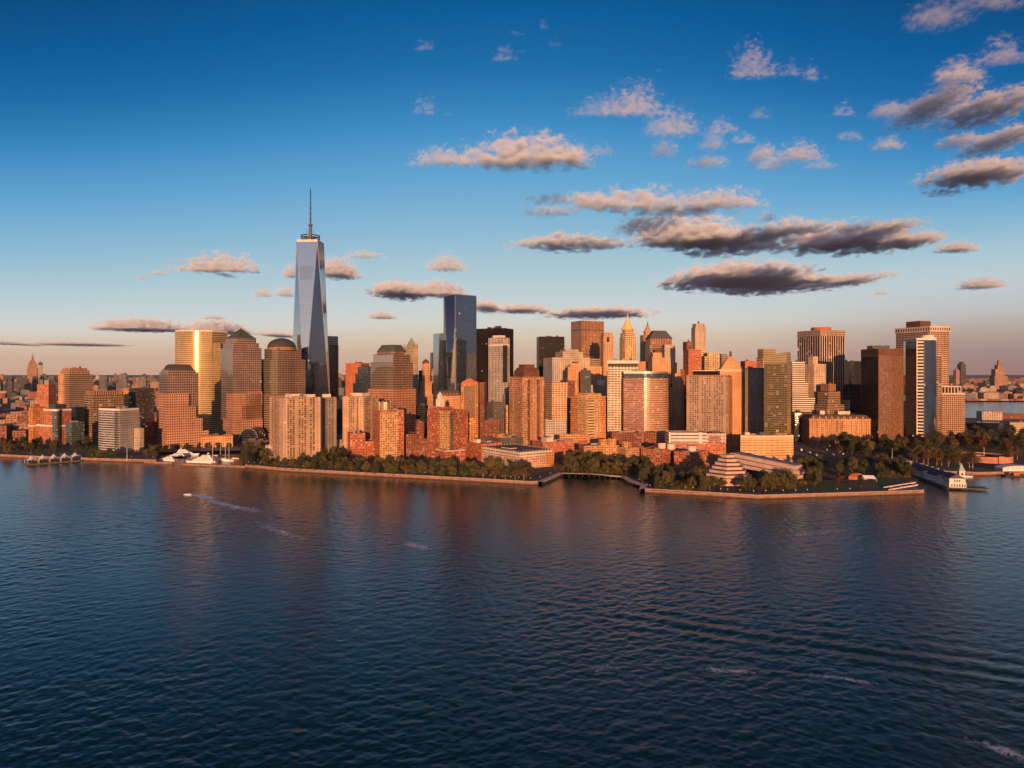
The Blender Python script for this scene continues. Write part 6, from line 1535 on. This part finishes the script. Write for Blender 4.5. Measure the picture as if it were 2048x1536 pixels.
# named far towers
Y = 6300
x = pos(65, 700, Y).x; t = thing('skyscraper', 'far orange lit skyscraper with a stepped dome top and mast at the left', 'skyscraper', (x, Y, GZ))
f2 = lambda w_: rect((x, Y), w_, w_ * .8, R(30)); z = lambda py: zat(py, Y)
MB().prism(f2(78), GZ, z(735)).build('shaft', ['far_warm', 'roof_gray'], t); MB().prism(f2(66), z(735), z(728)).prism(f2(52), z(728), z(724)).prism(f2(38), z(724), z(721)).build('crown', ['far_warm', 'roof_gray'], t)
MB().tube((x, Y, z(721)), (x, Y, z(713)), 12, 7, 10).tube((x, Y, z(713)), (x, Y, z(704.5)), 3.4, .8).build('mast', 'terracotta', t)
x = pos(81, 700, 6900).x; Y = 6900; t = thing('skyscraper', 'far thin pale tower with a dark unfinished top, left', 'skyscraper', (x, Y, GZ)); MB().prism(rect((x, Y), 32, 32, R(30)), GZ, zat(730, Y)).build('shaft', ['far_pale', 'roof_gray'], t); MB().prism(rect((x, Y), 36, 36, R(30)), zat(730, Y), zat(725, Y)).build('top', ['far_dark', 'roof_gray'], t)
MB().tube((x, Y, zat(725, Y)), (x, Y, zat(721, Y)), 3, 1).build('crane_post', 'steel_dark', t)
Y = 6600; x = pos(194.5, 700, Y).x; t = thing('skyscraper', 'far slender tower with a needle spire right of the tan sloping shouldered tower', 'skyscraper', (x, Y, GZ)); MB().prism(rect((x, Y), 40, 36, R(30)), GZ, zat(757, Y)).build('shaft', ['far_warm', 'roof_gray'], t); MB().prism(rect((x, Y), 28, 26, R(30)), zat(757, Y), zat(753, Y)).loft(at(rect((x, Y), 26, 24, R(30)), zat(753, Y)), at(rect((x, Y), 1, 1, R(30)), zat(743, Y))).build('spire', ['steel', 'roof_gray'], t)
Y = 6400; x = pos(288.5, 700, Y).x; t = thing('skyscraper', 'far dark thin slab tower left of the stepped granite tower', 'skyscraper', (x, Y, GZ)); MB().prism(rect((x, Y), 34, 26, R(25)), GZ, zat(749, Y)).build('shaft', ['far_dark', 'roof_gray'], t); MB().prism(rect((x, Y), 20, 16, R(25)), zat(749, Y), zat(747.5, Y)).build('roof_house', ['far_dark', 'roof_gray'], t)
for px, py, w_, m, lb in ((227, 763, 36, 'far_dark', 'far dark block tower left of the thin dark slab'), (240, 762, 60, 'far_dark', 'far dark wide tower with a step, behind the brown banded block'), (301, 766, 62, 'far_gray', 'far gray block just left of the stepped granite tower'), (36, 764, 62, 'far_dark', 'far dark tower left of the orange lit far skyscraper'),
                          (48, 757, 48, 'far_warm', 'far stepped stone tower left of the orange lit far skyscraper'), (3, 751, 40, 'far_warm', 'far stone tower at the left edge'), (10, 764, 96, 'far_dark', 'far wide dark block at the left edge'), (103, 755, 56, 'far_dark', 'far dark tower behind the red brick tower with gray side'), (116, 758, 40, 'far_dark', 'far dark tower left of the tan sloping shouldered tower')):
    Y = 5600 + FR.uniform(-300, 500); xx = pos(px, 700, Y).x; far(xx, Y, w_ * .9, w_ * .8, zat(py, Y) - GZ, m, lb, None, name='skyscraper')
mm = {'far_warm': 'brick brown', 'far_pale': 'pale', 'far_brick': 'dark red', 'far_dark': 'dark', 'far_gray': 'gray'}
nn = 0
for k in range(120):                                         # midtown ridge
    px = FR.choice([FR.uniform(-40, 320)] * 5 + [FR.uniform(670, 700), FR.uniform(320, 900)]); Y = FR.uniform(4200, 7800); m = FR.choice(['far_gray', 'far_warm', 'far_dark', 'far_dark', 'far_gray', 'far_dark'])
    h = FR.uniform(40, 98) + 50 * FR.random() ** 3; far(pos(px, 700, Y).x, Y, FR.uniform(28, 62), FR.uniform(28, 50), h, m, mm[m] + ' far tower on the hazy midtown ridge at the left', mm[m] + ' midtown towers', name='high_rise')
for k in range(250):                                         # low rise quarter
    px = FR.uniform(-60, 330) if k < 205 else FR.uniform(330, 900); Y = 1500 * (2.8 ** FR.random()); m = FR.choice(['far_brick', 'far_warm', 'far_brick', 'far_gray', 'far_pale', 'far_dark', 'far_warm'])
    if k < 10: Y, px = FR.uniform(1330, 1450), FR.uniform(-30, 60)
    h = FR.uniform(12, 30) + (26 * FR.random() ** 2 if FR.random() < .4 else 0)
    far(pos(px, 700, Y).x, Y, FR.uniform(22, 60), FR.uniform(20, 45), h, m, mm[m] + ' low block in the far low rise quarter at the left', mm[m] + ' low rise blocks', tier=FR.random() < .4)
far(*pos(33, 700, 1480).xy, 34, 30, 46, 'far_warm', 'orange lit block left of the glass cornered apartments', None); far(*pos(47, 700, 1460).xy, 22, 22, 40, 'far_brick', 'red block beside the orange lit block at the far left', None)
# far shore across the east channel
for px, py, w_, m, lb in ((1923, 728, 40, 'far_dark', 'far dark slab tower across the channel at the right'), (1913, 740, 30, 'far_warm', 'far small domed tower left of the dark slab across the channel')):
    Y = 4700; far(pos(px, 700, Y).x, Y, w_, w_ * .8, zat(py, Y) - GZ, m, lb, None, R(10), name='skyscraper')
Y = 4600; x = pos(1997, 700, Y).x; t = thing('skyscraper', 'far stepped stone tower with a narrow top across the channel', 'skyscraper', (x, Y, GZ)); z = lambda py: zat(py, Y)
MB().prism(rect((x, Y), 86, 50, 0), GZ, z(752)).build('base', ['far_warm', 'roof_gray'], t); MB().prism(rect((x - 4, Y), 62, 40, 0), z(752), z(738)).build('middle_tier', ['far_warm', 'roof_gray'], t); MB().prism(rect((x, Y), 34, 30, 0), z(738), z(730)).build('upper_tier', ['far_warm', 'roof_gray'], t); MB().prism(rect((x + 1, Y), 15, 14, 0), z(730), z(722)).loft(at(rect((x + 1, Y), 13, 12), z(722)), at(rect((x + 1, Y), 4, 4), z(719))).build('cap', ['far_warm', 'roof_gray'], t)
for k in range(190):
    px = FR.uniform(1895, 2110) if k < 165 else FR.uniform(1050, 1900); Y = 3420 * (1.9 ** FR.random()); m = FR.choice(['far_brick', 'far_warm', 'far_pale', 'far_gray', 'far_dark', 'far_warm'])
    if k < 50: Y = FR.uniform(3400, 3700)
    h = FR.uniform(14, 34) + (40 * FR.random() ** 2 if Y > 3700 else 6); far(pos(px, 700, Y).x, Y, FR.uniform(28, 80), FR.uniform(24, 50), h, m, mm[m] + ' building on the far shore across the channel', mm[m] + ' far shore buildings', R(FR.uniform(-12, 12)), FR.random() < .4, 'waterfront_building', z0=3.0)
for k in range(9):
    Y = 3385; px = 1938 + k * 14; far(pos(px, 700, Y).x, Y, FR.uniform(24, 40), 16, FR.uniform(7, 11), FR.choice(['far_pale', 'far_brick']), 'low pier shed on the far shore waterline', 'far pier sheds', 0.0, False, 'pier_shed', z0=3.0)

# the endless low roofs out to the horizon, nobody could count them
q = MB()
for k in range(1500):
    px = FR.uniform(-80, 2130); Y = 5200 * (3.4 ** FR.random()); p = pos(px, 700, Y); s = Y / 5000
    q.prism(rect((p.x, p.y), FR.uniform(30, 75) * s, FR.uniform(25, 60) * s, FR.uniform(-.3, .6)), 2.0, 4 + FR.uniform(8, 22) + (40 * FR.random() ** 4), FR.choice((0, 1, 2)), 3)
o = q.build('far_rooftops', ['far_warm', 'far_gray', 'far_brick', 'roof_gray']); o['kind'] = 'stuff'
# ------------------------------------------------------------------ clouds: real volumes high over the far shore, lit by the sun from behind the camera
m, g = mat('cloud_vapour')
oc = g.n('ShaderNodeTexCoord').outputs['Object']; cx_, cy_, cz_ = g.sep(oc)
geo = g.n('ShaderNodeNewGeometry').outputs['Position']
oi = g.n('ShaderNodeObjectInfo')
r2 = g.m('ADD', g.m('MULTIPLY', cx_, cx_), g.m('MULTIPLY', cy_, cy_))
shape = g.m('SUBTRACT', 1.0, g.m('ADD', r2, g.m('MULTIPLY', g.m('POWER', g.m('MAXIMUM', cz_, 0.0), 1.3), .85)))
shape = g.m('MINIMUM', shape, g.m('MULTIPLY', cz_, 9.0))
sep_c = g.sep(oi.outputs['Color'])
wp = g.v('ADD', g.v('SCALE', g.v('MULTIPLY', geo, (1.0, .8, 1.7)), scale=g.m('DIVIDE', .001, sep_c[1])), g.comb(g.m('MULTIPLY', oi.outputs['Random'], 900.0), 0.0, 0.0))
nA = g.noise(wp, 1.0, 6, .66, .3)[0]
d = g.m('ADD', g.m('MULTIPLY', shape, 1.0), g.m('MULTIPLY', g.m('SUBTRACT', nA, .51), 5.6))
dens = g.m('MULTIPLY', g.rng(d, .06, .75, 0, 1), g.m('MULTIPLY', sep_c[0], .018))
pv = g.n('ShaderNodeVolumePrincipled')
g.set(pv.inputs['Color'], (.80, .885, .985)); g.set(pv.inputs['Density'], dens); pv.inputs['Anisotropy'].default_value = -.25
o_ = g.n('ShaderNodeOutputMaterial'); g.t.links.new(pv.outputs[0], o_.inputs['Volume'])
bpy.data.materials['cloud_vapour'].cycles.volume_step_rate = 1.0
CLM = None
def cloud(xl, xr, yt, ym, yb, label, dens=1.0, alt=1300.0, flat=.24, tilt=0.0, group=None):
    global CLM
    if CLM is None:
        CLM = bpy.data.meshes.new('cloud')
        v = [(x, y, z) for z in (-.02, 1.35) for x, y in ((-1.1, -1.1), (1.1, -1.1), (1.1, 1.1), (-1.1, 1.1))]
        CLM.from_pydata(v, [], [(3, 2, 1, 0), (4, 5, 6, 7), (0, 1, 5, 4), (1, 2, 6, 5), (2, 3, 7, 6), (3, 0, 4, 7)])
        CLM.materials.append(MATS['cloud_vapour'])
    k = (HZ - ym) / F; d1 = alt / k; d2 = alt / max((HZ - yb) / F, .012)
    d2 = max(d2, d1 + (xr - xl) / F * d1 * .25); T = max((ym - yt) / F * d1, (yb - yt) * flat / F * d1)
    dm = (d1 + d2) / 2; hw = (xr - xl) / 2 / F * dm
    o = link('cloud', CLM, None, (((xl + xr) / 2 - 1024) / F * dm, dm, CAMH + alt))
    o.scale = (hw * 1.12, (d2 - d1) / 2 * 1.25, T * 1.25); o.rotation_euler = (0, R(tilt), 0); o.color = (dens, min(max(hw * .22, 34.0), 170.0) / 1000.0, 0, 1)
    tag(o, label, 'cloud', group)
# left, right, top, lit/shaded boundary, bottom (as seen), label, density
CL = [
 (825, 945, 296, 322, 336, 'small pale cloud tail at the left end of the long high pink cloud', .7),
 (925, 1180, 272, 316, 343, 'long pink topped cloud high over the blue mirror tower', 1.0),
 (1080, 1182, 288, 320, 334, 'rounded pink lobe at the right end of the long high pink cloud', .8),
 (1183, 1232, 292, 309, 314, 'small pink puff just right of the long high pink cloud', .6),
 (832, 870, 76, 98, 103, 'small pale puff near the top, left of the other high puffs', .35),
 (985, 1032, 94, 117, 124, 'pale ragged puff near the top centre', .35),
 (1030, 1056, 96, 104, 107, 'tiny faint wisp right of the pale ragged puff near the top', .2),
 (1020, 1056, 56, 68, 71, 'slanted faint wisp near the top edge, left of the topmost tiny puff', .22),
 (1076, 1097, 38, 55, 59, 'topmost tiny puff in the upper centre', .28),
 (1095, 1122, 77, 93, 97, 'tiny round puff below the topmost tiny puff', .22),
 (824, 876, 193, 225, 230, 'small pale cloud with a flat base above the long high pink cloud, to its left', .4),
 (884, 908, 224, 231, 233, 'tiny flat wisp right of the small flat based pale cloud', .25),
 (1140, 1245, 195, 226, 236, 'thin lavender wisps left of the lumpy pink cloud', .28),
 (1205, 1330, 178, 224, 233, 'lumpy pink cloud high at right of centre', .7),
 (1460, 1556, 95, 150, 161, 'larger of the pair of isolated puffs high in the right sky', .6),
 (1561, 1604, 126, 149, 154, 'left half of the smaller isolated double puff in the high right sky', .5),
 (1604, 1638, 130, 156, 163, 'right half of the smaller isolated double puff in the high right sky', .6),
 (1644, 1660, 148, 156, 159, 'tiny puff just right of the isolated double puff', .3),
 (1311, 1328, 135, 142, 145, 'tiny slanted wisp left of the pair of isolated puffs', .25),
 (1288, 1402, 222, 262, 276, 'pink cloud with arched top beside the lumpy pink cloud', .5),
 (1300, 1356, 278, 300, 318, 'faint gray cloud below the arched pink cloud', .4),
 (1413, 1474, 240, 262, 270, 'pink puff atop the scattered group at right of centre', .6),
 (1400, 1450, 262, 290, 305, 'gray lavender veil below the pink puff of the scattered group', .35),
 (1464, 1514, 266, 282, 288, 'flat pink puff right of the gray lavender veil', .6),
 (1376, 1455, 308, 318, 340, 'blue gray cloud at the lower left of the scattered group', .6),
 (1500, 1544, 282, 304, 334, 'pale slanted cloud in the middle of the scattered group', .45),
 (1514, 1576, 306, 336, 343, 'round pink cloud at the bottom of the scattered group', .65),
 (1558, 1642, 284, 312, 326, 'bright pink cloud at the right of the scattered group', .65),
 (1606, 1672, 314, 332, 341, 'faint pink wisps right below the scattered group', .3),
 (1672, 1728, 262, 276, 284, 'thin slanted pink wisp right of the scattered group', .35),
 (1500, 1542, 212, 232, 240, 'faint lavender puff above the scattered group', .25),
 (1660, 1710, 208, 230, 234, 'small flat pink puff left of the dark clouds at the upper right', .5),
 (1744, 1812, 200, 216, 240, 'small pink tipped cloud touching the dark clouds at the upper right', .6),
 (1744, 1812, 273, 291, 303, 'isolated pink and gray puff below the upper right dark clouds', .6),
 (1870, 1965, 118, 150, 176, 'purple wisps on top of the upper right dark clouds', 0.72, 1500.0, .10),
 (1812, 1912, 160, 178, 258, 'tall dark mauve cloud, left of the upper right dark mass', 1.62, 1500.0, .10),
 (1900, 2052, 166, 182, 262, 'broad dark blue cloud at the right edge, upper', 1.80, 1500.0, .10),
 (1955, 2052, 236, 250, 318, 'dark streaky cloud at the right edge, middle', 1.44, 1500.0, .10),
 (1880, 1965, 262, 274, 300, 'thin dark cloud under the broad dark blue cloud', 0.90, 1500.0, .10),
 (1862, 2052, 312, 336, 378, 'large dark cloud with a pink rim at the right edge', 1.80, 1500.0, .10),
 (1842, 1935, 376, 380, 394, 'flat dark streak below the large dark cloud with the pink rim', 1.08, 1500.0, .10),
 (1960, 2052, 78, 118, 134, 'purple slanted cloud at the top right edge', .5),
 (1815, 1935, -8, 30, 66, 'faint purple cloud at the top edge, right', .3),
 (1920, 2052, -30, 4, 26, 'purple cloud touching the top right corner', .35),
 (1046, 1205, 386, 393, 411, 'thin dark streak left of the long pink topped streak', .6),
 (1130, 1400, 379, 410, 424, 'long pink topped streak, left half, right of centre', .8),
 (1360, 1522, 378, 406, 420, 'long pink topped streak, right half, right of centre', .7),
 (1046, 1150, 410, 421, 435, 'small dark streak with a pink left tip below the thin dark streak', .5),
 (1255, 1470, 406, 418, 436, 'gray underlayer below the long pink topped streak', .6),
 (1030, 1242, 466, 480, 504, 'low gray cloud with a pale pink top, left of the big dark pair', 0.96, 1300.0, .18),
 (1235, 1352, 426, 438, 472, 'dark ragged cloud leading up to the big dark pair', 0.72, 1300.0, .18),
 (1278, 1490, 436, 474, 500, 'big dark pair, left cloud with a bright pink back', 1.20, 1300.0, .18),
 (1365, 1570, 452, 468, 512, 'dark blue base of the left cloud of the big dark pair', 1.20, 1300.0, .18),
 (1513, 1660, 437, 460, 474, 'bright pink strip between the big dark pair', .8),
 (1514, 1552, 423, 440, 445, 'small pink knob above the bright pink strip', .6),
 (1556, 1830, 446, 478, 510, 'big dark pair, right cloud with a pink left shoulder', 1.20, 1300.0, .18),
 (1715, 1808, 434, 446, 486, 'dark towering knob on the right cloud of the big dark pair', 1.08, 1300.0, .18),
 (1780, 1872, 460, 474, 500, 'ragged dark tail right of the big dark pair', 0.84, 1300.0, .18),
 (1876, 1952, 484, 497, 507, 'small separate pink tipped cloud right of the ragged dark tail', 1.08, 1500.0, .10),
 (1345, 1610, 520, 546, 582, 'broad flat dark cloud low in the right sky, main body', 1.20, 1300.0, .18),
 (1440, 1664, 548, 560, 590, 'lower right lobe of the broad flat dark cloud', 1.08, 1300.0, .18),
 (1658, 1746, 546, 558, 574, 'small mauve cloud right of the broad flat dark cloud', 0.72, 1300.0, .18),
 (1728, 1806, 542, 551, 555, 'flat pink wisp right of the small mauve cloud', .45),
 (1922, 2002, 556, 571, 580, 'small mauve cloud low at the right edge', .7),
 (1744, 1780, 580, 587, 590, 'tiny pink wisp low in the right sky', .4),
 (1098, 1296, 612, 622, 638, 'low gray pink streak cloud above the ribbed brown tower', .8),
 (990, 1096, 608, 618, 628, 'low gray pink streak cloud right of the blue mirror tower', .7),
 (948, 1000, 600, 611, 626, 'small gray cloud touching the right side of the blue mirror tower', .6),
 (343, 522, 513, 540, 545, 'bright pink oval cloud left of the tallest tower', .9),
 (268, 300, 550, 556, 559, 'tiny pink wisp at the left of the bright pink oval cloud', .4),
 (298, 342, 540, 547, 551, 'small pink wisp just left of the bright pink oval cloud', .4),
 (436, 466, 543, 547, 557, 'tiny dark scrap under the bright pink oval cloud', .5),
 (568, 600, 532, 550, 558, 'pink cloud peeking out left of the tallest tower', .7),
 (636, 714, 520, 546, 560, 'pink and gray cloud just right of the tallest tower', .9),
 (505, 546, 578, 591, 595, 'small faint pink puff low left of the tallest tower', .4),
 (554, 590, 575, 590, 595, 'small pink puff touching the tallest tower at its left', .5),
 (688, 768, 501, 512, 518, 'flat faint pink streak upper right of the tallest tower', .5),
 (206, 362, 640, 656, 665, 'long mauve cloud left of the curved gold tower', .6),
 (384, 486, 643, 660, 669, 'mauve cloud behind the curved gold tower', .6),
 (404, 452, 631, 636, 639, 'tiny thin streak over the curved gold tower', .4),
 (528, 588, 664, 669, 676, 'low mauve streak left of the tallest tower, by the dome', .6),
 (-10, 42, 681, 685, 692, 'low mauve streak at the left edge', .7),
 (80, 242, 683, 687, 693, 'long thin low mauve streak at the left', .7),
 (748, 846, 562, 580, 601, 'gray cloud with a pink left tip left of the blue mirror tower', .9),
 (815, 930, 566, 587, 596, 'bright pink cloud meeting the gray cloud left of the blue mirror tower', .8),
 (854, 932, 514, 536, 544, 'small pink oval puff above the blue mirror tower, left', .6),
 (737, 790, 624, 634, 639, 'tiny low pink puff left of the gothic tower', .5),
]
for c in CL: cloud(*c)

# ------------------------------------------------------------------ thin evening haze over water and city, below the clouds
m, g = mat('evening_haze'); pv = g.n('ShaderNodeVolumePrincipled')
g.set(pv.inputs['Color'], (.96, .97, .99)); pv.inputs['Density'].default_value = 7e-6; pv.inputs['Anisotropy'].default_value = 0.0
o_ = g.n('ShaderNodeOutputMaterial'); g.t.links.new(pv.outputs[0], o_.inputs['Volume'])
b = MB(); b.prism([(-12000, -600), (12000, -600), (12000, 12000), (-12000, 12000)], -1.0 - 1.0, 640.0, 0, 0, True)
o = b.build('haze', 'evening_haze'); o['kind'] = 'stuff'
